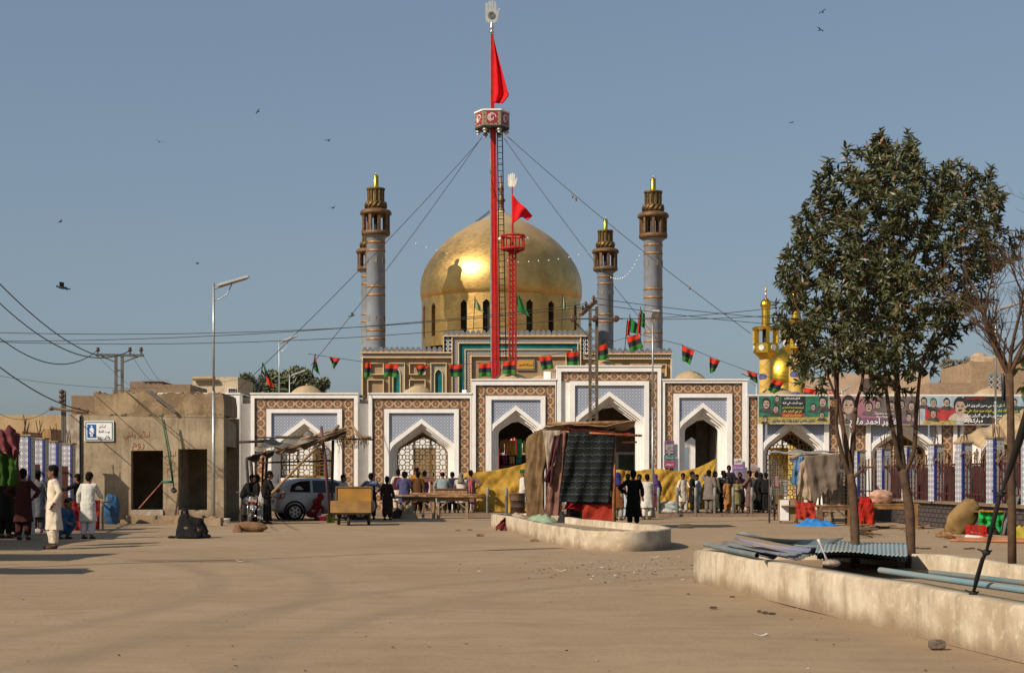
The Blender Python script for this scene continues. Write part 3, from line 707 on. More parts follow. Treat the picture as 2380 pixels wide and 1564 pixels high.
MB().lathe([(2*k,gz(767)),(31*k,gz(767)),(31.5*k,gz(762)),(29*k,gz(760)),(10*k,gz(759)),(10*k,gz(714)),(12.5*k,gz(713)),(13.2*k,gz(708)),(12*k,gz(702)),(8*k,gz(697)),(3*k,gz(693)),(1.2*k,gz(690)),(2.4*k,gz(685)),(1*k,gz(680)),(2*k,gz(675)),(.8*k,gz(668)),(.3*k,gz(656))],16).build('turret',MGOLD2,g)
MB().lathe([(7*k,gz(799)),(7*k,gz(767))],8).build('core',MDARK,g)
g.location=(X_(1780,90),90,0)
dup(g,(X_(1850,84),84,-.25),rad(25),'golden minaret with blue diamond tiles behind the tree crown')
gd=thing('golden_shrine','small shrine with a bright golden dome behind the arcade','shrine',(X_(1824,97),97,0))
k=97/F
MB().lathe([(55*k,0),(55*k,Z_(917,97)),(58*k,Z_(916,97)),(58*k,Z_(913,97)),(55*k,Z_(911,97)),(56.5*k,Z_(890,97)),(57*k,Z_(876,97)),(54*k,Z_(858,97)),(47*k,Z_(842,97)),(37*k,Z_(829,97)),(25*k,Z_(819,97)),(13*k,Z_(811,97)),(5*k,Z_(806,97)),(2*k,Z_(800,97)),(.5*k,Z_(785,97))],48,(gd.location.x,97,0)).build('dome',MGOLD2,gd,True)
MB().box(gd.location.x-2.2,gd.location.x+2.6,98.5,103,0,Z_(915,97)).build('wall',MSAND,gd)
# ------------------------------------------------------------------ tall red flag pole
D1=82.0
def q(x,y,D=D1): return P(x,y,D)
pole=thing('flag_pole','tall red flag pole with a hexagonal platform and a silver hand on top','flag pole',(X_(1153,D1),D1,0))
m=MB()
def ibeam(mb,xl0,xr0,y0,xl1,xr1,y1,D,d=.18):
    a,b,c,e=P(xl0,y0,D),P(xr0,y0,D),P(xl1,y1,D),P(xr1,y1,D)
    dd=Vector((0,d,0)); vs=[a-dd,b-dd,b+dd,a+dd,c-dd,e-dd,e+dd,c+dd]
    mb.add(vs,[(3,2,1,0),(4,5,6,7),(0,1,5,4),(1,2,6,5),(2,3,7,6),(3,0,4,7)])
ibeam(m,1144.5,1165,1145,1140.8,1152.5,262,D1); ibeam(m,1140.8,1149.5,262,1140.6,1147.5,80,D1,.12)
m.build('mast',MRED,pole)
m=MB(); ibeam(m,1141,1144.4,1145,1138,1140.7,262,D1,.1); ibeam(m,1138.6,1140.7,262,1139.6,1140.5,84,D1,.08); m.build('mast_rail',MSTEEL,pole)
m=MB(); ibeam(m,1152,1157,1145,1145,1148,305,D1-.19,.012); m.build('mast_ridge',mat('red_paint_bright',(.52,.018,.014),.4),pole)
# hexagonal platform
cx=X_(1144,D1); rr=40*D1/F
hexv=[(cx+rr*math.cos(rad(a)),D1+rr*math.sin(rad(a))) for a in range(0,360,60)]
m=MB(); m.poly([(x,y,Z_(302,D1)) for x,y in hexv],(0,0,.08)); m.build('deck',MDARK,pole)
MPLT=lattice_tile('platform_panel',(.14,.09,.055),(.30,.22,.13),(.20,.22,.22),4.5,.16)
for i in range(6):
    a,b=hexv[i],hexv[(i+1)%6]; z0,z1=Z_(302,D1)+.09,Z_(263,D1)
    n=(Vector(((a[0]+b[0])/2-cx,(a[1]+b[1])/2-D1,0))).normalized()
    pp=MB(); A=Vector((a[0],a[1],0)); B=Vector((b[0],b[1],0)); zz=Vector((0,0,1))
    pp.add([A+zz*z0,B+zz*z0,B+zz*z1,A+zz*z1]+[v-n*.05 for v in (A+zz*z0,B+zz*z0,B+zz*z1,A+zz*z1)],[(0,1,2,3),(7,6,5,4),(0,4,5,1),(1,5,6,2),(2,6,7,3),(3,7,4,0)])
    o=pp.build('side_panel',MPLT,pole)
    C=(A+B)/2; t=(B-A).normalized()
    s_=MB(); h=.27; zc=(z0+z1)/2
    s_.add([C+n*.012+t*(u*h)+zz*(zc+w*h*1.05) for u,w in ((-1,-1),(1,-1),(1,1),(-1,1))]+[C+n*.002+t*(u*h)+zz*(zc+w*h*1.05) for u,w in ((-1,-1),(1,-1),(1,1),(-1,1))],[(0,1,2,3),(0,4,5,1),(1,5,6,2),(2,6,7,3),(3,7,4,0)])
    e=s_.build('emblem',mat('emblem_red',(.34,.02,.03),.5),o)
    c2=MB()
    for k in range(3):
        r0=.21-.06*k
        pts=[C+n*.02+t*(r0*math.cos(v*.5+k))+zz*(zc+r0*math.sin(v*.5+k)) for v in range(10)]
        c2.tube(pts,.018,4)
    c2.build('script',MWP,o)
    pb=MB(); A2=A+zz*(z1); B2=B+zz*(z1); pb.bar(A2,B2,.1,.08); pb.build('top_rail',MWP,pole)
    L=MB(); c=Vector((cx+(rr*.82)*math.cos(rad(60*i)),D1+rr*.82*math.sin(rad(60*i)),Z_(302,D1)))
    L.lathe([(.02,0),(.11,-.06),(.15,-.14),(.13,-.16)],10,c); lo=L.build('lamp',MSTEEL,pole,True)
    MB().ball(c+Vector((0,0,-.21)),.085,8,6).build('bulb',mat('white_bulb',(.85,.85,.82),.3),lo,True)
# hand finial
m=MB(); c=Vector((X_(1143,D1),D1,0)); m.lathe([(.06,Z_(76,D1)),(.13,Z_(76,D1)),(.13,Z_(74,D1)),(.05,Z_(72,D1)),(.11,Z_(69,D1)),(.13,Z_(65,D1)),(.11,Z_(61,D1)),(.05,Z_(58,D1)),(.07,Z_(55,D1)),(.04,Z_(52,D1))],12,(c.x,c.y,0)); m.build('finial',mat('silver',(.7,.69,.66),.25,.9,.08),pole,True)
def hand(name,cx,y0,y1,w,D,matl,parent,mir=1):
    """flat emblem hand: rounded palm, four fingers, thumb"""
    h=y1-y0; u=D/F
    pts=[(-.40,.0),(-.49,.18),(-.50,.45),(-.49,.86),(-.45,.88),(-.32,.87),(-.30,.56),(-.27,.56),(-.26,.94),(-.22,.96),(-.10,.95),(-.08,.57),(-.05,.57),(-.04,1.0),(.10,1.0),(.12,.57),(.15,.58),(.17,.93),(.20,.95),(.31,.93),(.33,.60),(.36,.50),(.44,.56),(.50,.64),(.64,.62),(.63,.58),(.55,.55),(.50,.42),(.46,.2),(.34,.03),(.16,-.03),(-.18,-.03)]
    m=MB(); m.poly([(X_(cx,D)+mir*x*w*u,D-.03,Z_(y1-h*z,D)) for x,z in pts],(0,.07,0)); return m.build(name,matl,parent)
hd=hand('hand',1143.5,1,53,31,D1,mat('silver_plate',(.50,.50,.46),.35,.35,.1),pole)
m=MB(); m.lathe([(.001,0),(.19,0),(.19,.03),(.001,.03)],20); M_=Matrix.Translation((X_(1142.5,D1),D1-.03,Z_(37,D1)))@Matrix.Rotation(rad(90),4,'X')
m.v=[tuple(M_@Vector(v)) for v in m.v]; m.build('disc',mat('engraved_disc',(.12,.13,.14),.4,.3),hd)
m=MB()
for k in range(3): m.tube([(X_(1142.5,D1)+(.15-.045*k)*math.cos(v*.6+k*1.3),D1-.065,Z_(37,D1)+(.15-.045*k)*math.sin(v*.6+k*1.3)) for v in range(9)],.012,4)
m.build('engraving',MSTEEL,hd)
# caged ladder beside the mast
m=MB(); yt,yb_=306,1145
for xa,xb in ((1156,1166),(1167.5,1181)): m.tube([q(xa,yt,82.3),q(xb,yb_,82.3)],.028,5)
n=60
for i in range(n):
    t=(i+.5)/n; y=yt+(yb_-yt)*t; m.tube([q(1156+10*t,y,82.3),q(1167.5+13.5*t,y,82.3)],.018,4,cap=False)
for i in range(14):
    t=(i+.3)/14; y=yt+(yb_-yt)*t; a,b=q(1156+10*t,y,82.3),q(1167.5+13.5*t,y,82.3); mid=(a+b)/2; rr_=(b-a).length/2
    m.tube([mid+Vector((rr_*math.cos(v*math.pi/6),-.55*math.sin(v*math.pi/6),0)) for v in range(7)],.018,4,cap=False)
m.build('ladder',mat('rusty_ladder',(.13,.085,.055),.7,.3),pole)
# flag drooping along the pole
def flag(name,label,cat,group,fn,mats,nu=14,nv=12,mi=None,parent=None):
    m=MB(); m.grid(fn,nu,nv)
    if mi: m.m=[mi((i+.5)/nu,(j+.5)/nv) for j in range(nv) for i in range(nu)]
    o=m.build(name,mats,parent,True)
    if label: tag(o,label,cat,group)
    return solid(o,.02)
def bfl(u,v):
    y=92+(240-92)*v; w=2+ (43)*(max(0,v-.02)**1.05)*(1-.55*max(0,v-.84)/.16)
    x=1146.5+w*u; yy=y+u*(8-28*max(0,v-.75))*v
    return q(x,yy,D1-.25+.28*math.sin(u*9+v*3)*u*(.3+v))
flag('flag','big plain red flag drooping beside the top of the tall red pole','flag','plain red flags',bfl,[MREDF],18,24)
# smaller red lattice mast with basket
D2=80.0
m2=thing('lattice_mast','slim red lattice mast with a round basket and a white hand','mast',(X_(1192,D2),D2,0))
def p2(x,y,dy=0): return P(x,y,D2)+Vector((0,dy,0))
m=MB()
for x in (1184.5,1199): m.tube([p2(x,1160),p2(x-.5,583)],.05,5)
for dyy in (.2,): m.tube([p2(1192,1160,.28),p2(1191.5,583,.28)],.05,5)
for i in range(46):
    y=590+i*12.4; m.tube([p2(1184.5,y),p2(1199,y)],.03,4,cap=False); m.tube([p2(1184.5,y),p2(1192,y+6,.28),p2(1199,y+12)],.018,3,cap=False)
m.build('shaft',MRED,m2)
m=MB(); rb=27*D2/F; cz=Vector((X_(1192,D2),D2,0))
for y,r in ((549,rb),(579,rb*.98)):
    m.tube([cz+Vector((r*math.cos(a*math.pi/12),r*math.sin(a*math.pi/12),Z_(y,D2))) for a in range(25)],.06,6)
for a in range(8): m.tube([cz+Vector((rb*math.cos(a*math.pi/4+.2),rb*math.sin(a*math.pi/4+.2),Z_(549,D2))),cz+Vector((rb*math.cos(a*math.pi/4+.2),rb*math.sin(a*math.pi/4+.2),Z_(579,D2)))],.04,5)
for a in range(6): m.tube([cz+Vector((rb*math.cos(a*math.pi/3),rb*math.sin(a*math.pi/3),Z_(579,D2))),cz+Vector((.1,0,Z_(590,D2)))],.04,5)
m.lathe([(.05,Z_(580,D2)),(rb,Z_(579,D2)),(rb,Z_(577,D2)),(.05,Z_(577,D2))],20,(cz.x,cz.y,0)); m.build('basket',MRED,m2)
m=MB(); m.tube([p2(1191.5,590),p2(1191,520)],.06,6); m.tube([p2(1191,520),p2(1190.3,432)],.04,6); m.build('staff',MRED,m2)
hand('hand',1190.5,402.5,434,20,D2,mat('white_hand',(.72,.68,.58),.4),m2)
m=MB()
for x,y in ((1163,555),(1225,555)): m.ball(p2(x,y),(.11,.11,.09),8,6)
m.build('floodlight',MWP,m2,True)
def rf(u,v):
    top=(1191+ (1238-1191)*u, 450+ (499-450)*u**.8); bot=(1191+(1226-1191)*u, 520.5-8*math.sin(u*3)+ (510-520)*u)
    x=top[0]+(bot[0]-top[0])*v; y=top[1]+(bot[1]-top[1])*v; y+= 3*math.sin(u*8)*u
    return P(x,y,D2-.05+.22*math.sin(u*8+v*2)*u)
flag('flag','plain red flag flying from the smaller mast in front of the dome','flag','plain red flags',rf,[MREDF],16,12)

# ------------------------------------------------------------------ street lamps
def lamp_proto(h,arm,label,group,arm_dir=0):
    t=thing('street_lamp',label,'street lamp',(0,0,0),group)
    m=MB(); m.tube([(0,0,0),(0,0,h*.55)],.055,10); m.tube([(0,0,h*.55),(0,0,h)],.038,10)
    m.lathe([(.06,h*.55-.05),(.062,h*.55),(.055,h*.55+.04)],10); m.build('pole',MSTEEL,t,True)
    hb=MB(); z=h-.17; rise=arm*.30
    hb.tube([(.03,0,z),(arm*.95,0,z+rise*.95)],.03,8); hb.build('arm',MSTEEL,t,True)
    br=MB(); br.tube([(.03,0,z-.38),(.2,0,z-.33),(arm*.38,0,z-.18),(arm*.52,0,z+rise*.5-.03)],.018,6); br.build('brace',MSTEEL,t,True)
    a=math.atan2(rise,arm); M_=Matrix.Translation((arm*.12,0,z+rise*.12+.05))@Matrix.Rotation(-a,4,'Y')
    hd_=MB(); hd_.box(0,arm*.92,-.15,.15,-.035,.03,M=M_); hd_.box(arm*.05,arm*.4,-.12,.12,.03,.045,M=M_); hd=hd_.build('lamp_head',mat('lamp_shell',(.55,.55,.53),.35,.4,.1),t)
    ln=MB(); ln.box(arm*.45,arm*.88,-.11,.11,-.05,-.036,M=M_); ln.build('diffuser',mat('lamp_glass',(.5,.5,.47),.2),t)
    return t
GL='solar street lamps round the square'
lp=lamp_proto(7.72,1.12,'tall galvanised street lamp standing at the corner of the toilet block',GL)
bs=MB(); bs.box(-.26,.26,-.23,.23,0,.25); bs.lathe([(.13,.25),(.13,.28),(.06,.30)],8); bs.build('base',plaster('lamp_base',(.36,.27,.17),(.27,.19,.12),(.15,.1,.06)),lp)
L0=lp
for ch in list(lp.children): pass
def lamp(x,D,ytop,h,rz,label,sc=1,z0=0,arm=1.0):
    c=dup(L0,(X_(x,D),D,z0),rz,label)
    for ch in c.children:
        if ch.name.startswith('base'): ch.location.z=0
    s=((CH-(ytop-HY)*D/F)-z0)/7.72; c.scale=(s*arm,s*arm,s); return c
lp.location=(X_(496.5,50.9),50.9,0)
lamp(649,75.5,790,0,0,'street lamp rising behind the arched bay beside the drooping flag',arm=.72,z0=.0)
lamp(673,79,869,0,0,'short street lamp top just above the arcade roof in front of trees',arm=.8)
lamp(1517,61.5,741,0,rad(-88),'street lamp seen end-on in front of the yellow tarp',arm=.9)
lamp(1758,80,874,0,rad(178),'street lamp peeping over the arcade beside the golden dome',arm=.8)
lamp(2314,58,712,0,rad(8),'street lamp behind the bare tree and the beige tent',arm=.95)
lamp(1956,79,905,0,rad(0),'street lamp top glimpsed between the tree trunks',arm=.5)
# the lamp whose long thin shadow crosses the square stands just outside the picture
c=dup(L0,(-10.7,25.0,0),rad(20),'street lamp outside the left edge that throws a long thin shadow'); c.scale=(1.25,1.25,1.25)

# ------------------------------------------------------------------ power poles and cables
MPOLE=mat('pole_steel',(.115,.11,.095),.6,.3,.2)
MINS=mat('insulator',(.085,.05,.035),.35)
def pole_frame(m,xa,xb,y0,y1,D,n=10,r=.05):
    za,zb=Z_(y0,D),Z_(y1,D); A,B=X_(xa,D),X_(xb,D)
    for X in (A,B): m.bar((X,D,zb),(X,D,za),r*1.8,r*1.4)
    for i in range(n+1):
        z=zb+(za-zb)*i/n; m.bar((A,D,z),(B,D,z),r,r)
    return A,B
pp=thing('power_pole','lattice steel power pole with a crossarm of disc insulators beside the kiosk','power pole',(X_(1378,52),52,0))
m=MB(); A,B=pole_frame(m,1371.5,1387,720,1219,52,4,.055)
zt,zb_=Z_(712,52),0
for i in range(26):
    z0=zb_+(Z_(760,52)-zb_)*i/26; z1=zb_+(Z_(760,52)-zb_)*(i+1)/26
    m.bar((A,52,z0),(B,52,z1),.03,.02); m.bar((B,52.02,z0),(A,52.02,z1),.03,.02)
m.bar((B,52,Z_(720,52)),(B,52,zt),.1,.08); m.build('frame',mat('pole_rust',(.13,.10,.07),.7,.3,.25),pp)
m=MB(); m.bar(P(1350,731,51.9),P(1384.5,699,52.3),.13,.12); m.build('timber_arm',MWOOD,pp)
m=MB(); m.tube([P(1309,740.5,51.8),P(1448,740.5,51.8)],.028,6); m.bar(P(1340,752,51.9),P(1376,790,51.9),.05); m.build('crossarm',MPOLE,pp)
for x in (1333,1382.5,1432):
    d=MB(); c=P(x,740.5,51.8)
    for k in (0,.07,.14): d.ball(c+Vector((0,-.05+k,0)),(.105,.03,.105),12,6)
    d.build('insulator',MINS,pp,True)
for x,y in ((1379.7,693),(1361.5,707),(1354,716)):
    d=MB(); c=P(x,y,52); d.lathe([(.03,-.18),(.03,-.02),(.07,-.02),(.075,.0),(.03,.03),(.055,.05),(.02,.09)],10,c); d.build('insulator',MINS,pp,True)
ph=thing('power_pole','H-frame power pole with a wide flat crossarm behind the toilet block','power pole',(X_(277,64),64,0))
m=MB(); pole_frame(m,269.5,284,826,1205,64,11,.06); m.build('frame',MPOLE,ph)
m=MB(); m.bar(P(223,824.5,64),P(334,826,64),.12,.1); m.bar(P(237,828,64),P(272,843,64),.06,.05); m.bar(P(322,828,64),P(283,843,64),.06,.05); m.build('crossarm',MPOLE,ph)
for x in (227.5,302,328):
    d=MB(); d.lathe([(.025,-.22),(.025,0),(.08,0),(.09,.05),(.05,.09),(.08,.12),(.02,.17)],8,P(x,816,64)); d.build('insulator',MINS,ph,True)
pk=thing('power_pole','thin power pole with side insulators left of the sign','power pole',(X_(148,62),62,0))
m=MB(); pole_frame(m,145,151,908,1200,62,8,.045); m.build('frame',MPOLE,pk)
m=MB(); m.tube([P(119,948,61.8),P(197,958,61.8)],.06,6); m.tube([P(175,956,61.7),P(205,957,61.7)],.1,6); m.build('crossarm',MWOOD,pk)
for x,y in ((120,949),(143,910),(143,921),(143,931),(182,952)):
    d=MB(); d.ball(P(x,y,61.8),(.11,.07,.09),8,5); d.build('insulator',MINS,pk,True)
MCAB=mat('cable_black',(.055,.05,.045),.7)
def cable(a,b,sag,label,r=.011,n=16,group=None):
    a,b=Vector(a),Vector(b); pts=[a.lerp(b,i/n)-Vector((0,0,sag*4*(i/n)*(1-i/n))) for i in range(n+1)]
    return tri('cable',MB().tube(pts,r,4),MCAB,label,'cable',group or 'cables over the square')
for (a,b,s,l,r) in (
  ((-20,640,40),(227,826,64),0.3,'thick cable swooping from the top left to the wide crossarm pole',.035),
  ((-20,686,40),(302,815,64),0.8,'second cable sagging from the left edge to the wide crossarm pole',.03),
  ((-20,770,42),(227,814,64),0.7,'lowest cable sagging from the left edge to the wide crossarm pole',.028),
  ((-20,838,44),(205,955,62),0.25,'black cable dropping from the left edge to the thin pole',.035),
  ((-30,772,50),(1354,714,52),0.35,'upper long cable crossing the whole sky to the lattice pole',.017),
  ((-30,793,50),(1361,706,52),0.3,'middle long cable crossing the sky to the lattice pole',.017),
  ((-30,794,52),(1333,740,51.8),0.35,'lower long cable crossing the sky to the lattice pole',.017),
  ((1380,692,52),(2420,745,58),0.4,'upper cable running right from the lattice pole over the trees',.017),
  ((1382,706,52),(2420,762,60),0.4,'second cable running right from the lattice pole over the trees',.017),
  ((1448,740,51.8),(2420,640,45),0.4,'cable rising to the right edge behind the bare tree',.017),
  ((1432,741,51.8),(2420,590,42),0.4,'highest cable at the right edge behind the tree crown',.017),
  ((328,815,64),(392,905,70),.2,'short cable from the wide crossarm down to the rubble roof',.014),
  ((302,815,64),(360,890,70),.2,'short middle cable from the wide crossarm to the rubble roof',.014),
  ((227,826,64),(330,915,60),.1,'short left cable from the wide crossarm to the toilet roof',.014),
  ((-20,950,56),(119,949,61.8),.4,'thin cable reaching the thin pole from the left',.014),
  ((-20,870,60),(560,880,80),0.5,'faint cable far behind over the low roofs',.012),
  ((205,955,62),(520,905,75),.9,'cable looping from the thin pole over the toilet roof',.014)):
    cable(P(*a),P(*b),s,l,r*.62)
for (a,b,l) in (((1121,320,82),(554,905,66),'left outer guy wire from the high platform'),((1118,322,81.8),(722,850,76),'left inner guy wire from the high platform'),
                ((1172,322,82),(1530,790,76),'right inner guy wire from the high platform'),((1180,318,82),(1745,775,74),'right outer guy wire from the high platform with rags')):
    cable(P(*a),P(*b),.25,l,.017,10,'guy wires of the red pole')
rg=MB()
for x,y in ((1330,455),(1338,462),(1602,668)): rg.grid(lambda u,v: P(x+u*5-2,y-3+v*8,79)+Vector((0,.1*math.sin(u*5+v*4),0)),3,3)
tag(rg.build('rag',cloth_m('rag',(.35,.25,.2))),'pale rags snagged on the right guy wire','rag')

# ------------------------------------------------------------------ flags
MFR=cloth_m('flag_red',(.48,.035,.012),.1); MFK=cloth_m('flag_black',(.028,.024,.03),.1); MFG=cloth_m('flag_green',(.035,.15,.03),.12)
TRI=[MFR,MFK,MFG]
def bunt(label,tl,tr,bl,br,D=74.5,fold=.10):
    ph=R.uniform(0,6)
    def fn(u,v):
        x=(tl[0]*(1-u)+tr[0]*u)*(1-v)+(bl[0]*(1-u)+br[0]*u)*v
        y=(tl[1]*(1-u)+tr[1]*u)*(1-v)+(bl[1]*(1-u)+br[1]*u)*v
        y+=1.2*math.sin(u*math.pi)*(1-v)+1.0*math.sin(u*7+ph)*v
        return P(x,y,D+fold*math.sin(u*9+ph+v*1.5)*(.4+.6*v))
    return flag('flag',label,'flag','red black and green bunting flags',fn,TRI,12,12,lambda u,v: 0 if v<.34 else (1 if v<.67 else 2))
for a in (
 ('narrow bunting flag farthest left against the tiled shrine wall',(848.5,841),(862,843),(846.5,876),(862.5,876.5)),
 ('bunting flag over the left blue niche',(896,845),(925,847),(892,874.5),(923,876.5)),
 ('crumpled bunting flag folded sideways over a square panel',(965,848),(997,848),(973,871),(981,872)),
 ('bunting flag at the left edge of the tall portal frame',(1045,847),(1075,846.5),(1046.5,876),(1075.5,874)),
 ('bunting flag just left of the red pole foot',(1112.5,844),(1141,842.5),(1113,876),(1142.5,875)),
 ('bunting flag just right of the red pole in front of the slim mast',(1169,840),(1196,836),(1168.5,868),(1197.5,870)),
 ('bunting flag right of the amber calligraphy panel',(1252.5,829),(1281,825),(1261,860.5),(1286,855)),
 ('bunting flag between the calligraphy panel and the lattice pole',(1315.5,819),(1343,814),(1318,850),(1347,852.5)),
 ('bunting flag right of the lattice pole',(1386,805),(1411,797.5),(1388,837),(1415,834)),
 ('large bunting flag left of the end-on street lamp',(1455.5,784),(1484,775),(1466,820),(1495,806)),
 ('forked bunting flag alone in the sky right of the shrine',(1584.5,801.5),(1614,814),(1586,837),(1604,847)),
 ('pointed bunting flag in the sky over the right passage dome',(1649,829),(1674,838),(1650,867),(1660,864)),
 ('bunting flag left of the golden dome',(1734,860),(1759,868),(1745,882),(1761,891)),
 ('bunting flag on the golden dome edge',(1795,880),(1823,887),(1785,908),(1806,913.5)),
 ('bunting flag over the green banner',(1869,900),(1899,904),(1867,930),(1893,938)),
 ('bunting flag beside the tree trunk',(1926,911),(1955,914),(1928,930),(1953,934))):
    bunt(*a)
bunt('bunting flag folded to a point left of the shrine',(764,829),(791,833),(771,842),(776,859))
for pts,l in ((((716,822),(764,829),(848,841),(925,846),(1000,848),(1075,846.5),(1169,839),(1252,829),(1343,814),(1411,797.5),(1484,776)),'string carrying the left run of bunting'),
              (((1484,776),(1584,801),(1674,838),(1734,860),(1800,880),(1900,903),(1960,915)),'string carrying the right run of bunting')):
    tri('string',MB().tube([P(x,y,74.5) for x,y in pts],.012,4),MCAB,l,'string')
def pflag(label,pole_pts,D,fn,mats,mi=None):
    t=thing('flag_on_pole',label,'flag',P(*pole_pts[0],D),'flags on their own poles')
    MB().tube([P(x,y,D) for x,y in pole_pts],.028,6).build('pole',MDARK,t)
    flag('flag_cloth',None,None,None,fn,mats,10,14,mi,t); return t
def quad(tl,tr,bl,br,D,f=.1):
    def fn(u,v):
        x=(tl[0]*(1-u)+tr[0]*u)*(1-v)+(bl[0]*(1-u)+br[0]*u)*v; y=(tl[1]*(1-u)+tr[1]*u)*(1-v)+(bl[1]*(1-u)+br[1]*u)*v
        return P(x,y,D+f*math.sin(u*8+v*2)*(.3+.7*u))
    return fn
stripe3=lambda u,v: 0 if v<.36 else (1 if v<.7 else 2)
pflag('red black and green flag hanging limp on a thin pole above a roof dome',[(716,920),(733,822)],76,quad((732,824),(735,838),(727,856),(743,871),76),TRI,lambda u,v:0 if v+u*.6<.55 else (1 if v+u*.5<.95 else 2))
pflag('large drooping flag with green top and red foot left of the lamp',[(598,935),(611,842)],73,quad((611,843),(616,852),(622,893),(637,901),73),[MFG,MFK,MFR],lambda u,v:0 if v<.32 else (1 if v<.62 else 2))
for l,pp_,a in (('green flag with a dark fold beside the slim red mast',[(1200.5,779),(1200.5,684)],((1200,688),(1206,686),(1203,722),(1232,737))),
              ('small green printed flag in front of the dome left of the pole',[(1100,766),(1104,688)],((1103,689),(1107,696),(1102,716),(1125,727))),
              ('small green printed flag at the right side of the dome',[(1305.5,766),(1307,684)],((1307,690),(1312,697),(1306.5,716),(1320,720))),
              ('green flag on the taller of the two right poles',[(1489,812),(1489,712)],((1489,720),(1499,730),(1489,757),(1499,764))),
              ('green flag on the shorter of the two right poles',[(1463.5,812),(1463.5,730)],((1463.5,736),(1482,752),(1465,772),(1481,776)))):
    pflag(l,pp_,104,quad(*a,104),[cloth_m('green_flag',(.03,.16,.045),.15) if 'print' not in l else mat('print_green',(.07,.24,.12),.8,0,.5,1.4,0,col2=(.40,.34,.14))])
pflag('red flag furled on a pole left of the green flags',[(1452,815),(1458,742)],104,quad((1457.5,744),(1464,746),(1455,782),(1463,778)  ,104),[MFR])
pflag('red flag furled beside the tall green flag',[(1478,815),(1486,725)],104,quad((1485,727),(1489,730),(1480,772),(1490,777),104),[MFR])
pflag('dark furled flag in front of the brick house',[(2330,975),(2333,866)],70,quad((2332,872),(2336,872),(2327,925),(2338,933),70),[MFK])
# string of little bulbs over the dome
o=MB()
for x,y in ((967,566),(991,575),(1015,582),(1039,589),(1180,606),(1205,609),(1229,608),(1252,606),(1276,605),(1298,602),(1323,598),(1345,592),(1367,587)): o.ball(P(x,y,105),.05,6,4)
for i in range(14):
    t=i/13; o.ball(P(1420+72*t,645-62*t+26*math.sin(t*3.14),106),.05,6,4)
tag(o.build('bulb_string',mat('bulb_white',(.8,.8,.78),.4)),'strings of tiny white bulbs slung across the dome','bulbs')

# ------------------------------------------------------------------ birds
bird=None
def make_bird():
    m=MB(); m.ball((0,0,0),(.09,.26,.08),8,5); m.ball((0,-.27,.03),(.06,.09,.06),6,4); m.add([(-.05,.2,0),(.05,.2,0),(.12,.5,.01),(-.12,.5,.01)],[(0,1,2,3)])
    for s in (-1,1): m.add([(s*.05,-.14,.05),(s*.05,.12,.05),(s*.34,.16,.2),(s*.66,.22,.12),(s*.62,.08,.13),(s*.36,-.12,.21)],[(0,1,2,5),(5,2,3,4)])
    return m.build('bird',mat('bird_dark',(.03,.03,.035),.8),None,True)
b0=make_bird()
BL=[(1913,30,120,'bird gliding near the top right corner, upper of two'),(1905,72,110,'bird gliding near the top right corner, lower of two'),(601,261,130,'bird high above the left lamp'),(370,331,125,'bird flying high in the left sky'),
    (762,328,125,'bird flying left of the high platform'),(774,485,110,'bird flying left of the front minaret'),(141,517,115,'small bird flying in the far left sky'),(146,672,46,'large near bird in the left sky above the cables'),
    (459,614,150,'tiny bird above the left street lamp'),(818,735,95,'pale bird passing the left minaret shafts'),(1840,287,150,'tiny bird above the tree')]
for i,(x,y,D,l) in enumerate(BL):
    o=b0 if i==0 else b0.copy()
    if i: COL.objects.link(o)
    o.location=P(x,y,D); o.rotation_euler=(R.uniform(-.5,.5),R.uniform(-.6,.6),R.uniform(0,6.3)); o.scale=(.5,.5,.5); tag(o,l,'bird','birds in the sky')
# ------------------------------------------------------------------ lettering (Arabic letters shaped by hand, right to left)
_AR={}
for ch,base,dual in (('ا',0xFE8D,0),('آ',0xFE81,0),('ب',0xFE8F,1),('پ',0xFB56,1),('ت',0xFE95,1),('ج',0xFE9D,1),('چ',0xFB7A,1),('ح',0xFEA1,1),('خ',0xFEA5,1),('د',0xFEA9,0),('ڈ',0xFB88,0),('ذ',0xFEAB,0),
        ('ر',0xFEAD,0),('ز',0xFEAF,0),('س',0xFEB1,1),('ش',0xFEB5,1),('ص',0xFEB9,1),('ض',0xFEBD,1),('ط',0xFEC1,1),('ظ',0xFEC5,1),('ع',0xFEC9,1),('غ',0xFECD,1),('ف',0xFED1,1),('ق',0xFED5,1),('ک',0xFB8E,1),('گ',0xFB92,1),
        ('ل',0xFEDD,1),('م',0xFEE1,1),('ن',0xFEE5,1),('و',0xFEED,0),('ه',0xFEE9,1),('ي',0xFEF1,1),('ی',0xFBFC,1)): _AR[ch]=(base,dual)
def arab(t):
    t=t.replace('لا','\u0001'); out=[]
    for i,c in enumerate(t):
        pr=t[i-1] if i else ' '; nx=t[i+1] if i+1<len(t) else ' '
        pj=pr in _AR and _AR[pr][1]; 
        if c=='\u0001': out.append(chr(0xFEFC if pj else 0xFEFB)); continue
        if c not in _AR: out.append(c); continue
        b,d=_AR[c]; nj=d and (nx in _AR or nx=='\u0001')
        out.append(chr(b+((3 if nj else 1) if pj else (2 if nj else 0))))
    return ''.join(out[::-1])
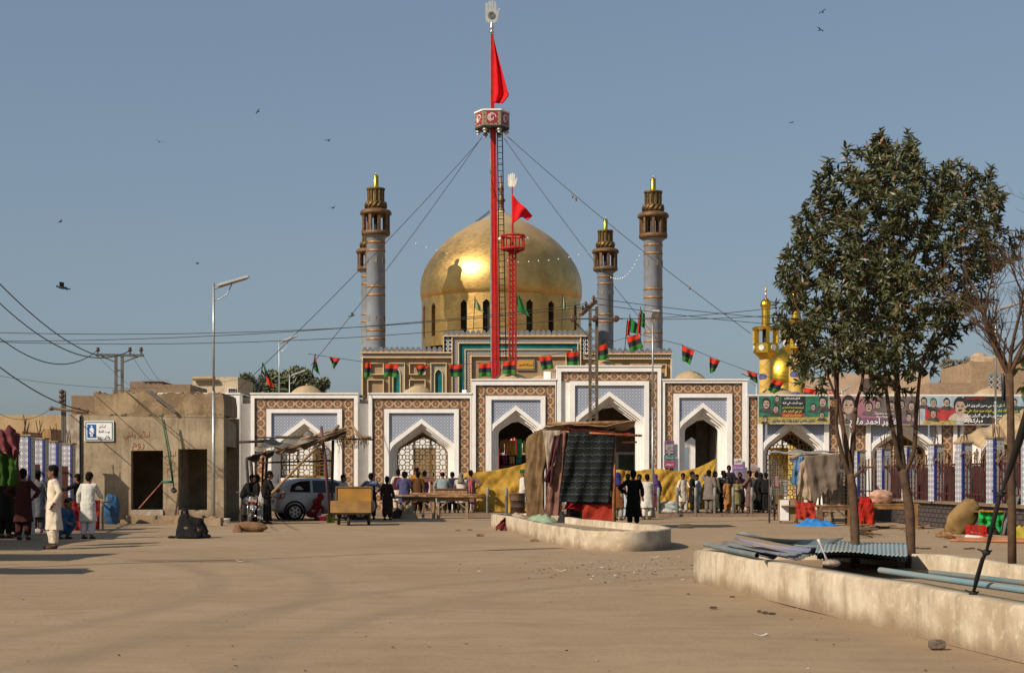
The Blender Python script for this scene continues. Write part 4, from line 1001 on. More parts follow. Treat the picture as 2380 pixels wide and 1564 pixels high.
def text(body,name,loc,size,matl,parent,width=None,rz=0,align='CENTER',ex=.004,bold=0):
    cu=bpy.data.curves.new(name,'FONT'); cu.body=body; cu.size=size; cu.align_x=align; cu.align_y='CENTER'; cu.extrude=ex; cu.offset=bold; cu.resolution_u=2
    o=bpy.data.objects.new(name,cu); COL.objects.link(o); cu.materials.append(matl)
    off=Vector(); q_=parent
    while q_ is not None: off+=q_.location; q_=q_.parent
    o.parent=parent; o.location=Vector(loc)-off; o.rotation_euler=(rad(90),0,rz)
    if width:
        bpy.context.view_layer.update(); w=o.dimensions.x
        if w>0: s=width/w; o.scale=(s,min(s*1.15,1.3) if s<1 else s,1)
    return o
MINK=mat('ink_black',(.02,.02,.025),.6); MINKW=mat('ink_white',(.78,.78,.76),.6,var=.05); MINKR=mat('ink_red',(.42,.03,.02),.7); MINKY=mat('ink_yellow',(.70,.60,.10),.6); MINKB=mat('ink_blue',(.03,.09,.26),.5)
text(arab('بسم الله الرحمن'),'calligraphy',(sx(1221.5),DS-.01,sz(847.5)),.55,MINK,shr,width=sx(1238)-sx(1205),bold=.01)

# ------------------------------------------------------------------ toilet block
MCON=plaster('stained_render',(.385,.305,.20),(.255,.19,.12),(.15,.105,.065),hz=.5,scale=.9)
MCON2=plaster('stained_parapet',(.35,.255,.15),(.20,.14,.08),(.17,.12,.08),scale=1.1)
MSTRIP=plaster('flaking_whitewash',(.46,.40,.33),(.25,.19,.13),(.2,.15,.1))
DT=54.0
MBRK=mat('rubble_brick',(.27,.18,.11),.9,var=.4,scale=9)
def tx(x): return X_(x,DT)
def tz(y): return Z_(y,DT)
tb=thing('toilet_block','small stained plaster toilet block with two dark doorways','building',(tx(355),DT,0))
m=MB(); zt=tz(964.5); y1=DT+.28
m.box(tx(191),tx(304.5),DT,y1,0,zt); m.box(tx(304.5),tx(379),DT,y1,tz(1046.5),zt); m.box(tx(379),tx(414),DT,y1,0,zt)
m.box(tx(414),tx(481.5),DT,y1,tz(1043),zt); m.box(tx(481.5),tx(520),DT,y1,0,zt); m.box(tx(304.5),tx(379),DT+.02,y1,0,tz(1184)); m.box(tx(414),tx(481.5),DT+.02,y1,0,tz(1184.5))
m.build('front_wall',MCON,tb)
m=MB(); m.box(tx(155),tx(188.5),DT-.05,DT+2.4,0,tz(963)); m.build('corner_pier',MSTRIP,tb)
m=MB()
xa,xb=tx(520),X_(553,57.6)
m.add([(xa,DT,tz(1184)),(xa,DT,zt),(xb,57.6,zt-.35),(xb,57.6,0),(xb,57.6,2.6),(xa-.001,DT+.5,2.6),(xa,DT+.5,0),(xa,DT,0)],[(7,6,5,1),(5,4,2,1),(3,3,2)][:2])
m.box(xb-.25,xb,57.35,57.6,0,zt-.36); m.box(xb-2.4,xb-.25,57.4,57.6,0,zt-.36)
m.box(tx(191),tx(192)+.1,y1,DT+3.4,0,zt); m.box(tx(192)+.1,xa-.05,DT+3.2,DT+3.4,0,zt); m.box(tx(396),tx(398),y1,DT+3.2,0,zt)
m.build('side_wall',MCON,tb)
m=MB(); m.poly([(tx(191),y1,zt-.18),(xa-.02,y1,zt-.18),(xb-.02,57.5,zt-.36),(tx(191),57.5,zt-.3)],(0,0,.16)); m.build('roof',MCON2,tb)
m=MB()
pts=[(tx(217),tz(914)),(tx(260),tz(912)),(tx(330),tz(911)),(tx(420),tz(913)),(tx(500),tz(913)),(tx(516),tz(915)),(tx(519),tz(940)),(tx(519),zt),(tx(217),zt)]
top_=[]
for a,b in zip(pts[:6],pts[1:6]):
    for k in range(9):
        f=k/9; top_.append((a[0]+(b[0]-a[0])*f,a[1]+(b[1]-a[1])*f+R.choice((0,0,.02,-.03,.04,-.05))))
pts=top_+pts[5:]
m.poly([(x,DT+.15,z) for x,z in pts],(0,2.6,0)); m.build('parapet',MCON2,tb)
for k in range(26):
    x=tx(R.uniform(220,512)); s=R.uniform(.05,.11); z=tz(913)+R.uniform(-.02,.02)
    b_=MB(); b_.box(-s*1.2,s*1.2,-s*.6,s*.6,-s*.3,s*.55,M=Matrix.Translation((x,DT+R.uniform(.25,.9),z))@Matrix.Rotation(R.uniform(0,3),4,'Z')@Matrix.Rotation(R.uniform(-.3,.3),4,'Y')); b_.build('brick',MBRK,tb)
for k in range(12):
    x=tx(R.uniform(196,515)); s=R.uniform(.04,.08); b_=MB(); b_.box(-s*1.2,s*1.2,-.06,.06,-s*.4,s*.5,M=Matrix.Translation((x,DT+R.uniform(.02,.1),zt+.01))@Matrix.Rotation(R.uniform(-.2,.2),4,'Y')); b_.build('brick',MBRK,tb)
m=MB(); m.box(tx(292),tx(480),DT-.75,DT,0,.13); m.box(tx(300),tx(475),DT-.4,DT-.0,.13,.26); m.build('step',plaster('step_stone',(.33,.23,.14),(.25,.17,.1),(.16,.11,.07)),tb)
m=MB(); m.box(tx(304.5),tx(379),DT-.06,DT+.01,tz(1197),tz(1184)); m.build('threshold',MSTRIP,tb)
m=MB(); m.box(tx(185.5),tx(190.5),DT-.05,DT+.02,.1,tz(966)); m.build('groove_shade',MDARK,tb)  # dark strip standing for the shade in the groove beside the pier
m=MB(); m.box(tx(505),tx(520),DT-.02,DT+.0,tz(1210),tz(1196)); m.build('plinth',MCON2,tb)
MGRAF=mat('red_graffiti',(.25,.075,.04),.9)
for t,x,y,w in ((arab('لیڈیز واش'),318,1010,60),(arab('روم'),322,1031,28),(arab('لیڈیز'),396,1055,26),(arab('واش'),397,1073,22),(arab('روم'),397,1088,18)):
    text(t,'graffiti',(tx(x),DT-.004,tz(y)),.42,MGRAF,tb,width=w*DT/F,ex=.003)
m=MB(); m.tube([(tx(342)+dx__*.01,DT-.12,tz(908)+dz__) for dx__,dz__ in ((0,0),(70,-.5),(95,-.75))],.045,7); m.tube([(tx(352),DT-.16,tz(909)),(tx(410),DT-.1,tz(959))],.05,7)
tag(m.build('bent_pipe',mat('grey_pipe',(.16,.14,.12),.6)),'two dark bent pipes hanging over the toilet block parapet','pipe')
MGB=mat('green_bamboo',(.04,.115,.06),.6,var=.4)
tri('bamboo_pole',MB().tube([P(375,963,53.55),P(390,1045,53.5),P(401.5,1121,53.6)],.024,7),MGB,'green bamboo pole leaning between the two toilet doors','pole','bamboo poles at the toilet block',True)
tri('bamboo_pole',MB().tube([P(381,975,53.62),P(395,1050,53.62),P(405,1140,53.66)],.020,7),MGB,'thinner green pole beside the leaning one, down to a tap','pole','bamboo poles at the toilet block',True)
bp=thing('barrier_rod','rust red rod with a green handle slanting across the left toilet door','rod',P(323,1181,53.3))
MB().tube([P(323,1181,53.2),P(376,1121,53.6)],.022,7).build('rod',mat('rod_red',(.36,.13,.07),.6),bp,True); MB().tube([P(376,1119.5,53.6),P(403,1119,53.6)],.045,7).build('handle',MGB,bp,True)
tp=MB(); tp.tube([P(404,1135,53.75),P(401,1139,53.6),P(404,1142,53.5),P(410,1138,53.5)],.06,7); tri('tap',tp,MDARK,'dark pipe tap between the two toilet doors','tap',None,True)
# sign
sg=thing('toilet_sign','white ladies toilet sign with a blue pictogram on the plaster wall','sign',(tx(231),DT-.06,tz(1024)))
m=MB(); m.box(tx(197.5),tx(265),DT-.06,DT-.005,tz(1024.4),tz(978)); m.build('board',MINKW,sg)
m=MB()
xa_,xb2,za_,zb2=tx(199.5),tx(263),tz(1022.5),tz(980)
for b in ((xa_,xb2,zb2-.03,zb2),(xa_,xb2,za_,za_+.03),(xa_,xa_+.03,za_+.03,zb2-.03),(xb2-.03,xb2,za_+.03,zb2-.03)): m.box(b[0],b[1],DT-.066,DT-.06,b[2],b[3])
m.build('border',mat('sign_green',(.02,.11,.10),.5),sg)
m=MB(); m.box(tx(204),tx(224.5),DT-.066,DT-.06,tz(1017),tz(986)); m.build('blue_field',mat('sign_blue',(.015,.10,.33),.5),sg)
u=DT/F; c=tx(214.2)
fig=[(-1.6,9.4),(-3.2,8.8),(-6.4,1.5),(-5.2,.9),(-3.4,4.6),(-5.6,-4.6),(-2.9,-4.6),(-2.9,-11.5),(-.5,-11.5),(-.5,-4.6),(.5,-4.6),(.5,-11.5),(2.9,-11.5),(2.9,-4.6),(5.6,-4.6),(3.4,4.6),(5.2,.9),(6.4,1.5),(3.2,8.8),(1.6,9.4)]
m=MB(); zc=tz(1003); m.poly([(c+x*u,DT-.072,zc+z*u) for x,z in fig],(0,.006,0)); m.poly([(c+2.1*u*math.cos(a*.5236),DT-.072,zc+12.2*u+2.1*u*math.sin(a*.5236)) for a in range(12)],(0,.006,0)); m.build('pictogram',MINKW,sg)
text(arab('لیڈیز'),'lettering',(tx(239),DT-.064,tz(990)),.26,MINKR,sg,width=15*u)
text(arab('بیت الخلا'),'lettering',(tx(243),DT-.064,tz(1002.5)),.26,MINK,sg,width=26*u)
text(arab('واش روم'),'lettering',(tx(243),DT-.064,tz(1015)),.26,MINK,sg,width=28*u)

# ------------------------------------------------------------------ low buildings behind
MBR=brick_m('old_brick',(.27,.18,.105),(.22,.14,.08),(.19,.14,.09),4.0)
def bld(name,label,D,boxes,mats,extra=None,cat='building'):
    t=thing(name,label,cat,P(boxes[0][0],HY,D)-Vector((0,0,CH)))
    for nm,mi,bs in (('wall',mats[0],boxes),):
        m=MB()
        for x0,x1,y0,dp in bs: m.box(X_(x0,D),X_(x1,D),D,D+dp,0,Z_(y0,D))
        m.build(nm,mi,t)
    return t
bld('long_wall_house','long low beige house wall behind the tiled fence pillars',80,[(-160,160,964,6)],[plaster('beige_wash',(.44,.31,.17),(.38,.26,.14),(.2,.15,.1))])
t=bld('small_house','small orange box of a house behind the left fence',74,[(-30,52,1002,4),(98,118,996,3)],[plaster('orange_wash',(.42,.26,.12),(.33,.2,.1),(.2,.15,.1))])
bld('brick_hut','brown brick hut peeping over the toilet block on the left',66,[(166,220,919,4)],[MBR])
t=bld('rubble_house','brick house with crumpled tin on its flat roof',72,[(302,378,886,5),(378,442,893,4),(262,300,905,3)],[MBR])
m=MB(); m.grid(lambda u,v: P(333+60*u,886-3*abs(math.sin(u*14))-2*math.sin(u*31)-v*1.5,71.9+1.2*v),30,3); solid(m.build('tin_sheet',MSTEEL,t),.03)
t=bld('cream_house','cream rounded house with a small lattice window',86,[(447,500,878,5),(500,553,876,5)],[plaster('cream_wash',(.58,.47,.31),(.5,.4,.26),(.3,.24,.16))])
m=MB(); m.box(X_(530,86),X_(548,86),85.93,86.0,Z_(917,86),Z_(902,86)); w_=m.build('window',MINKW,t)
m=MB()
for k in range(3): m.box(X_(531.5+5.5*k,86),X_(535.5+5.5*k,86),85.9,85.94,Z_(908.5,86),Z_(903,86)); m.box(X_(531.5+5.5*k,86),X_(535.5+5.5*k,86),85.9,85.94,Z_(916,86),Z_(910,86))
m.build('pane',MINK,w_)
m=MB(); m.tube([P(448,880,85.8),P(500,879,85.8)],.12,6); m.build('coping',MSAND,t)
t=bld('brick_house','tall brown brick house behind the right banners',84,[(2258,2480,840,6),(2160,2258,889,5)],[brick_m('brown_brick',(.40,.27,.16),(.33,.21,.12),(.28,.2,.13),2.6)])
m=MB(); m.box(X_(2296,84),X_(2327,84),83.95,84.0,Z_(908,84),Z_(866,84)); w_=m.build('window',MSTEEL,t)
for a in (2298,2312.5): m=MB(); m.box(X_(a,84),X_(a+12.5,84),83.92,83.96,Z_(906.5,84),Z_(874,84)); m.build('lattice_pane',lattice_tile('window_lattice',(.03,.03,.03),(.42,.38,.32),(.3,.26,.2),3.2,.14) if a==2298 else bpy.data.materials['window_lattice'],w_)
m=MB(); m.ball(P(2300,838,85),(.9,.5,.25),12,5); m.ball(P(2276,834,86),(.5,.5,.35),10,5); m.build('roof_pot',mat('pot_tan',(.4,.28,.17),.9),t)
bld('pale_house','pale pinkish house walls glimpsed through the tree',88,[(1935,2160,868,6),(1890,1935,880,4)],[plaster('pink_wash',(.50,.36,.26),(.42,.3,.2),(.3,.2,.15))])

# ------------------------------------------------------------------ fences with tiled pillars
MPW=lattice_tile('pillar_white_tile',(.48,.47,.47),(.10,.12,.22),(.03,.04,.13),6.0,.10,(.62,.60,.58),'SUBTRACT')
MPS=lattice_tile('pillar_star_tile',(.50,.47,.41),(.42,.40,.36),(.02,.04,.10),5.5,.10,(.36,.34,.33))
MPB=mat('cobalt_tile',(.03,.042,.19),.4,var=.2)
MRB=mat('rebar',(.10,.055,.035),.8)
def pillar(parent,x,y,z0,h,w,rz,rebar=True):
    M_=Matrix.Translation((x,y,0))@Matrix.Rotation(rz,4,'Z')
    m=MB(); m.box(-w/2,w/2,-w/2,w/2,z0,z0+h,M=M_)
    o=m.build('pillar',[MPW,MPS],parent); o.data.polygons.foreach_set('material_index',[0,0,1,1,0,0]); 
    s=MB(); s.box(-w/2-.012,-w/2+.05,-w/2-.012,-w/2+.05,z0,z0+h-.01,M=M_); s.build('blue_strip',MPB,o)
    c=MB(); c.box(-w/2-.03,w/2+.03,-w/2-.03,w/2+.03,z0+h,z0+h+.04,M=M_); c.build('pillar_cap',MCON2,o)
    if rebar:
        r=MB()
        for a in range(5): r.tube([M_@Vector((-w/3+a*w/6,R.uniform(-.1,.1),z0+h)),M_@Vector((-w/3+a*w/6+R.uniform(-.03,.03),R.uniform(-.1,.1),z0+h+R.uniform(.25,.6)))],.012,4)
        r.build('rebar',MRB,o)
    return o
lf=thing('tiled_fence','fence of blue and white tiled pillars with rebar tops, left by the toilet block','fence',(-13,45,0))
for x,y in ((-12.94,42.5),(-13.59,46),(-14.2,49.5),(-14.7,52.9)): pillar(lf,x,y,0,2.63,.36,rad(85))
m=MB()
ln=[(-12.94,42.5),(-13.59,46),(-14.2,49.5),(-14.7,52.9)]
for (a,b),(c,d) in zip(ln,ln[1:]):
    for i in range(1,9):
        t=i/9; m.box(a+(c-a)*t-.03,a+(c-a)*t+.03,b+(d-b)*t-.03,b+(d-b)*t+.03,.1,1.9)
    m.bar((a,b,1.7),(c,d,1.7),.05)
m.build('railing',mat('maroon_rail',(.09,.022,.018),.6),lf)
rf_=thing('tiled_fence','long fence of blue and white tiled pillars on a dark brick base at right','fence',(13.2,50,0))
ys=[41.4,44.0,46.5,49.0,51.7,55.2,60.2]; fx=[13.45,13.32,13.16,13.02,12.86,12.86,13.1]
m=MB(); m.box(13.04,13.4,40,62,0,.74); m.build('base_wall',mat('brick_base_core',(.055,.045,.04),.9),rf_)
m=MB(); m.box(12.9,13.5,39.9,62.1,.74,.82); m.build('coping',plaster('coping_stone',(.25,.18,.12),(.18,.13,.09),(.1,.08,.06)),rf_)
tile_=MB().box(-.035,.035,-.235,.235,-.062,.062).mesh('brick',[mat('dark_brick',(.085,.068,.062),.7,var=.35,scale=1.5)])
for j in range(5):
    y=40.2+(.24 if j%2 else 0)
    while y<54:
        inst(tile_,'brick',rf_,(13.03+R.uniform(-.008,.008),y,.09+j*.142)); y+=.485
bar0=MB().box(-.018,.018,-.018,.018,0,1.42).mesh('bar',[mat('maroon_bar',(.085,.02,.017),.6)])
for k,(y,x) in enumerate(zip(ys,fx)):
    pillar(rf_,x,y,.8,1.72+(.08 if k<2 else 0),.34,rad(22),k in (0,1,2,3,5))
MST=mat('straw',(.20,.13,.065),.95,var=.5,scale=9)
for k in range(len(ys)-1):
    n=9 if k<4 else 7
    for i in range(1,n):
        t=(i-.0)/n; inst(bar0,'bar',rf_,(fx[k]+(fx[k+1]-fx[k])*t,ys[k]+(ys[k+1]-ys[k])*t,.82),(R.uniform(-.03,.03),R.uniform(-.03,.03),0),(1,1,1+R.uniform(-.04,.1)))
    m=MB(); m.bar((fx[k],ys[k],1.92),(fx[k+1],ys[k+1],1.9),.05,.06); m.bar((fx[k],ys[k],1.05),(fx[k+1],ys[k+1],1.05),.04,.04); m.build('rail',bar0.materials[0],rf_)
    m=MB()
    for i in range(46):
        t=R.random(); c=Vector((fx[k]+(fx[k+1]-fx[k])*t-R.uniform(0,.12),ys[k]+(ys[k+1]-ys[k])*t,R.uniform(2.0,2.35)))
        d=Vector((R.uniform(-.15,.05),R.uniform(-.35,.35),R.uniform(-.5,.12))); e=c+d*.8
        w=Vector((0,.03,.012)); m.add([c-w,c+w,e+w*.6,e-w*.6],[(0,1,2,3)])
    tag(m.build('dry_straw',MST,rf_),kind='stuff')
# things seen behind the bars
m=MB(); m.box(14.4,14.6,40,62,0,1.9); tri('back_screen',m,mat('shade_cloth',(.05,.028,.022),.9,var=.4,scale=2),'dark cloth screen behind the bars of the right fence','screen')

# ------------------------------------------------------------------ planters
MPL=plaster('planter_render',(.54,.45,.325),(.355,.275,.18),(.215,.14,.085),hz=.17,scale=1.3)
def ring_wall(pts,h,th,name,label,soil,mtl,curved=True):
    p0=[Vector((x,y,0)) for x,y in pts]; k=len(p0); pts=[]
    for i in range(k):
        a0,a1,a2,a3=p0[i-1],p0[i],p0[(i+1)%k],p0[(i+2)%k]
        for j in range(4):
            u=j/4; pts.append(.5*((2*a1)+(a2-a0)*u+(2*a0-5*a1+4*a2-a3)*u*u+(3*a1-a0-3*a2+a3)*u**3) if curved else a1.lerp(a2,u))
    n=len(pts); cen=sum(pts,Vector())/n
    t=thing(name,label,'planter',(cen.x,cen.y,0))
    inn=[]
    for i in range(n):
        d=(pts[(i+1)%n]-pts[i-1]).normalized(); nrm=Vector((-d.y,d.x,0)); inn.append(pts[i]+nrm*th)
    m=MB(); sub=2; o2=[];i2=[]
    for i in range(n):
        for k in range(sub):
            f=k/sub; o2.append(pts[i].lerp(pts[(i+1)%n],f)); i2.append(inn[i].lerp(inn[(i+1)%n],f))
    N=len(o2); hs=[h+.018*noise.noise(p*.9)+R.uniform(-.008,.008) for p in o2]
    rings=[[p.copy() for p in o2],[p+Vector((0,0,hs[i]-.03)) for i,p in enumerate(o2)],[o2[i].lerp(i2[i],.1)+Vector((0,0,hs[i])) for i in range(N)],[i2[i].lerp(o2[i],.1)+Vector((0,0,hs[i])) for i in range(N)],[p.copy() for p in i2]]
    vs=[v for r in rings for v in r]; fs=[(k*N+i,k*N+(i+1)%N,(k+1)*N+(i+1)%N,(k+1)*N+i) for k in range(4) for i in range(N)]
    m.add(vs,fs); m.build('wall',mtl,t,True)
    s=MB(); s.add([p+Vector((0,0,soil)) for p in inn],[tuple(range(n))]); s.build('soil',MGR,t); return t
ring_wall([(-.62,48.5),(-.25,46.8),(.3,41.5),(.79,37.2),(1.15,35),(1.42,33.6),(1.85,32.8),(2.4,32.5),(3.0,33.1),(3.42,34.5),(3.52,36.2),(3.2,38),(2.45,40.8),(1.75,44),(1.2,48),(.4,49.8)],.42,.24,'planter_wall','low whitewashed planter wall with a rounded end in mid square',.26,MPL)
ring_wall([(2.64,23.2),(4.16,12.97),(5.0,7.3),(8.2,7.8),(7.2,14),(6.3,18.4),(5.85,21.6),(5.0,24.4),(3.4,24.6)],.47,.27,'planter_wall','long whitewashed planter wall running off the lower right corner',.27,MPL,False)

# ------------------------------------------------------------------ kiosk of poles and cloths
DK=47.0
MT1=cloth_m('tan_sack',(.18,.112,.055),.35); MT2=cloth_m('grey_tarp',(.33,.27,.20)); MT3=cloth_m('faded_rose',(.24,.12,.09),.5); MT4=cloth_m('dull_red',(.34,.035,.02)); MT5=cloth_m('bright_red',(.40,.014,.02)); MT6=cloth_m('canvas_pale',(.40,.31,.21))
def blanket_m():
    m,nt,b=nodes('black_ikat'); o=xyz(nt); fx=frac(nt,o[0],4.4); fz=frac(nt,o[2],5.2)
    line=mt(nt,'MULTIPLY',band(nt,fz,.42,.52),gt(nt,mt(nt,'ABSOLUTE',mt(nt,'SUBTRACT',fx,.5)),.2))
    d=mt(nt,'MULTIPLY',lt(nt,mt(nt,'ABSOLUTE',mt(nt,'SUBTRACT',fx,.5)),.15),gt(nt,frac(nt,mt(nt,'ADD',mt(nt,'FLOOR',mt(nt,'MULTIPLY',o[0],26.0)),mt(nt,'FLOOR',mt(nt,'MULTIPLY',o[2],23.0))),.5),.4))
    d=mt(nt,'MULTIPLY',d,band(nt,fz,.25,.7))
    c=mix(nt,mt(nt,'MAXIMUM',line,mt(nt,'MULTIPLY',d,.9)),mix(nt,mt(nt,'MULTIPLY',gt(nt,fz,.7),.6),(.012,.014,.013),(.022,.022,.016)),(.06,.075,.10))
    nt.links.new(c,b.inputs['Base Color']); b.inputs['Roughness'].default_value=.95; b.inputs['Specular IOR Level'].default_value=.1; return m
def drape(name,label,cat,tl,tr,bl,br,mtl,D=None,fold=.06,nf=5,nu=26,nv=22,rag=0,group=None,sag=0,parent=None,smooth=True,bulge=0,crease=.03):
    """hanging cloth between four corners given as (x, y, depth)"""
    A=[P(*c) if not isinstance(c,Vector) else c for c in (tl,tr,bl,br)]; ph=R.uniform(0,6)
    n=((A[1]-A[0]).cross(A[2]-A[0])); n=n.normalized() if n.length>1e-6 else Vector((0,-1,0))
    def fn(u,v):
        p=(A[0]*(1-u)+A[1]*u)*(1-v)+(A[2]*(1-u)+A[3]*u)*v
        f=fold*((.25+.75*v)*math.sin(u*nf*6.28+ph+1.6*math.sin(v*2.2+ph))+.5*math.sin(u*nf*2.9+v*5+ph*2))+.5*fold*noise.noise(Vector((u*4+ph,v*5,ph)))*2
        f+=crease*(.6-1.6*abs(noise.noise(Vector((u*5+v*2.2+ph,v*1.6-u*1.1,ph))))-.8*abs(noise.noise(Vector((u*11-v*5,v*3.5+u*2,ph*2))))); p=p+n*(f+bulge*math.sin(math.pi*u)*math.sin(math.pi*v))
        if sag: p.z-=sag*math.sin(math.pi*u)*(1-v)
        if rag and v>.8: p.z+=rag*(v-.8)*5*noise.noise(Vector((u*7+ph,3,0)))
        return p
    m=MB(); m.grid(fn,nu,nv); o=m.build(name,mtl,parent,smooth); solid(o,.014)
    if label: tag(o,label,cat,group)
    return o
kf=thing('kiosk','makeshift kiosk frame of bamboo poles behind the planter','kiosk',(X_(1340,DK),DK+.8,0))
m=MB()
for a,b,r in (((1316,988,46.9),(1299,1222,47.0),.05),((1427.5,1040,46.9),(1425.5,1228,46.8),.045),((1310,1003,46.8),(1492,1012,46.6),.035)): m.tube([P(*a),P(*b)],r,8)
m.build('front_pole',mat('orange_bamboo',(.40,.15,.06),.6,0,.35),kf,True)
m=MB()
for a,b,r in (((1272,985,47.3),(1474,980,46.9),.05),((1272,986,48.8),(1470,984,48.8),.05),((1428,985,48.9),(1428,1215,48.9),.05),((1262,1000,49.0),(1262,1212,49.0),.05),((1230,1040,48.0),(1230,1222,48.0),.04),((1445,1027,46.9),(1480,1027,46.9),.03),((1230,1040,48),(1275,1040,47.4),.03)): m.tube([P(*a),P(*b)],r,7)
m.build('pole',MBAM,kf,True)
drape('roof_cloth','dark sagging canvas roof of the kiosk','canopy',(1270,984,46.7),(1478,976,46.7),(1262,1000,49.2),(1474,992,49.2),MT6,fold=.05,nf=3,sag=.12,bulge=-.1)
drape('roof_cloth','red cloth roof edge along the kiosk front','canopy',(1318,996,46.75),(1470,1008,46.6),(1320,1003,47.4),(1468,1016,47.4),cloth_m('maroon',(.20,.02,.03)),fold=.04,nf=4,nv=6)
drape('blanket','black patterned blanket hanging on the kiosk front','blanket',(1322,1001,46.72),(1431,1001,46.72),(1300,1166,46.8),(1415,1170,46.8),blanket_m(),fold=.045,nf=3,nu=30,nv=26)
drape('sacking','tall tan sacking wall on the left side of the kiosk','cloth',(1240,1003,47.4),(1268,994,47.0),(1222,1203,47.6),(1266,1203,47.1),MT1,fold=.07,nf=2.3,crease=.08,rag=.25)
drape('sacking','tan sacking flap at the far left corner of the kiosk','cloth',(1221,1020,47.9),(1244,1004,47.5),(1220,1200,48.0),(1232,1204,47.6),MT1,fold=.06,nf=1)
drape('tarp','grey tarpaulin hung beside the black blanket','tarp',(1262,1000,46.80),(1302,1000,46.70),(1274,1098,46.80),(1290,1080,46.70),MT2,fold=.03,nf=1.2)
drape('shawl','faded rose patterned cloth hanging at the kiosk corner','cloth',(1294,1001,46.8),(1316,1001,46.75),(1263,1205,47.0),(1297,1206,46.9),MT3,fold=.05,nf=1.6)
drape('shawl','dark maroon cloth knotted below the grey tarpaulin','cloth',(1288,1012,46.7),(1300,1010,46.65),(1264,1118,46.75),(1284,1124,46.7),cloth_m('dark_maroon',(.09,.03,.035)),fold=.05,nf=2)
ct=thing('kiosk_counter','wooden counter inside the kiosk','counter',(X_(1360,47.6),47.4,0))
MB().box(X_(1316,47.3),X_(1424,47.3),47.2,48.2,.62,.68).build('top',MWOOD,ct)
for x in (1322,1352,1418):
    MB().box(X_(x,47.3)-.04,X_(x,47.3)+.04,47.3,47.38,0,.62).build('leg',MWOOD,ct)
drape('counter_cloth','bright red cloth over the left of the kiosk counter','cloth',(1316,1169,47.1),(1402,1169,47.1),(1312,1180,47.0),(1398,1192,47.0),MT5,fold=.03,nf=3,nv=8,rag=.1)
drape('counter_cloth','dull red cloth hanging from the right of the kiosk counter','cloth',(1354,1171,46.9),(1428,1171,46.9),(1353,1212,46.9),(1429,1212,46.9),MT4,fold=.02,nf=2,nv=8)
m=MB(); m.box(X_(1316,49),X_(1429,49),48.9,48.98,.1,3.0); tri('back_cloth',m,cloth_m('kiosk_back',(.05,.04,.035)),'dark cloth wall at the back of the kiosk','cloth')
drape('maroon_cloth','maroon cloth thrown over the left end of the planter wall','cloth',P(1168,1203,46.2),P(1196,1200,46.6),P(1154,1229,46.0),P(1172,1230,45.9),cloth_m('maroon2',(.13,.02,.022)),fold=.07,nf=3,rag=.2)
def heap(name,label,cat,cx,cy,D,w,h,mtl,group=None,dep=None,z0=0,seed=0,nu=26,amp=.45,parent=None):
    """soft heap of cloth lying on a surface"""
    dep=dep or w*.6; m=MB(); c=Vector((X_(cx,D),D,z0))
    def fn(u,v):
        a=u*6.2832; r=v; x=r*math.cos(a); y=r*math.sin(a)
        nn=noise.noise(Vector((x*2.2+seed,y*2.2,seed))) + .5*noise.noise(Vector((x*5+seed,y*5,seed*2)))
        rr=1+.22*noise.noise(Vector((math.cos(a)*1.5+seed,math.sin(a)*1.5,seed)))
        return c+Vector((x*w/2*rr,y*dep/2*rr,max(.005,h*(1-r**2.2)*(1+amp*nn)) if r<.995 else 0.0))
    m.grid(fn,nu,12); o=m.build(name,mtl,parent,True)
    if label: tag(o,label,cat,group)
    return o
heap('green_cloth','pale green cloth heaped on the planter beside the kiosk','cloth',1258,1212,45.0,1.05,.20,cloth_m('mint',(.29,.37,.24)),dep=1.2,z0=.27,seed=3)
heap('tan_cloth','tan cloth bundle lying on the planter beside the maroon cloth','cloth',1205,1203,47,.75,.2,MT6,z0=.27,seed=5)
heap('dark_bundle','small dark bundle on the planter by the kiosk pole','bundle',1308,1212,44.5,.35,.28,MBLACK,z0=.27,seed=8)
for i,(x,y,s,l) in enumerate(((1325,1216,.09,'small stone on the planter rim'),(1340,1218,.11,'second stone on the planter rim'),(1352,1221,.08,'third stone on the planter rim'))):
    pass
# barrel
b=thing('barrel','rusty brown drum standing left of the kiosk','barrel',(X_(1203,62.9),62.95,.1))
bx=X_(1203,62.9); MB().lathe([(.27,.1),(.29,.12),(.29,.36),(.305,.37),(.305,.39),(.29,.40),(.29,.62),(.305,.63),(.305,.65),(.29,.66),(.29,.9),(.30,.92)],22,(bx,62.95,0),cap=True).build('drum',mat('rust_drum',(.11,.062,.038),.7,.3,.5,3),b,True)
MB().lathe([(.001,.915),(.27,.915),(.27,.93),(.31,.93),(.31,.9)],22,(bx,62.95,0)).build('lid',MWOOD,b)
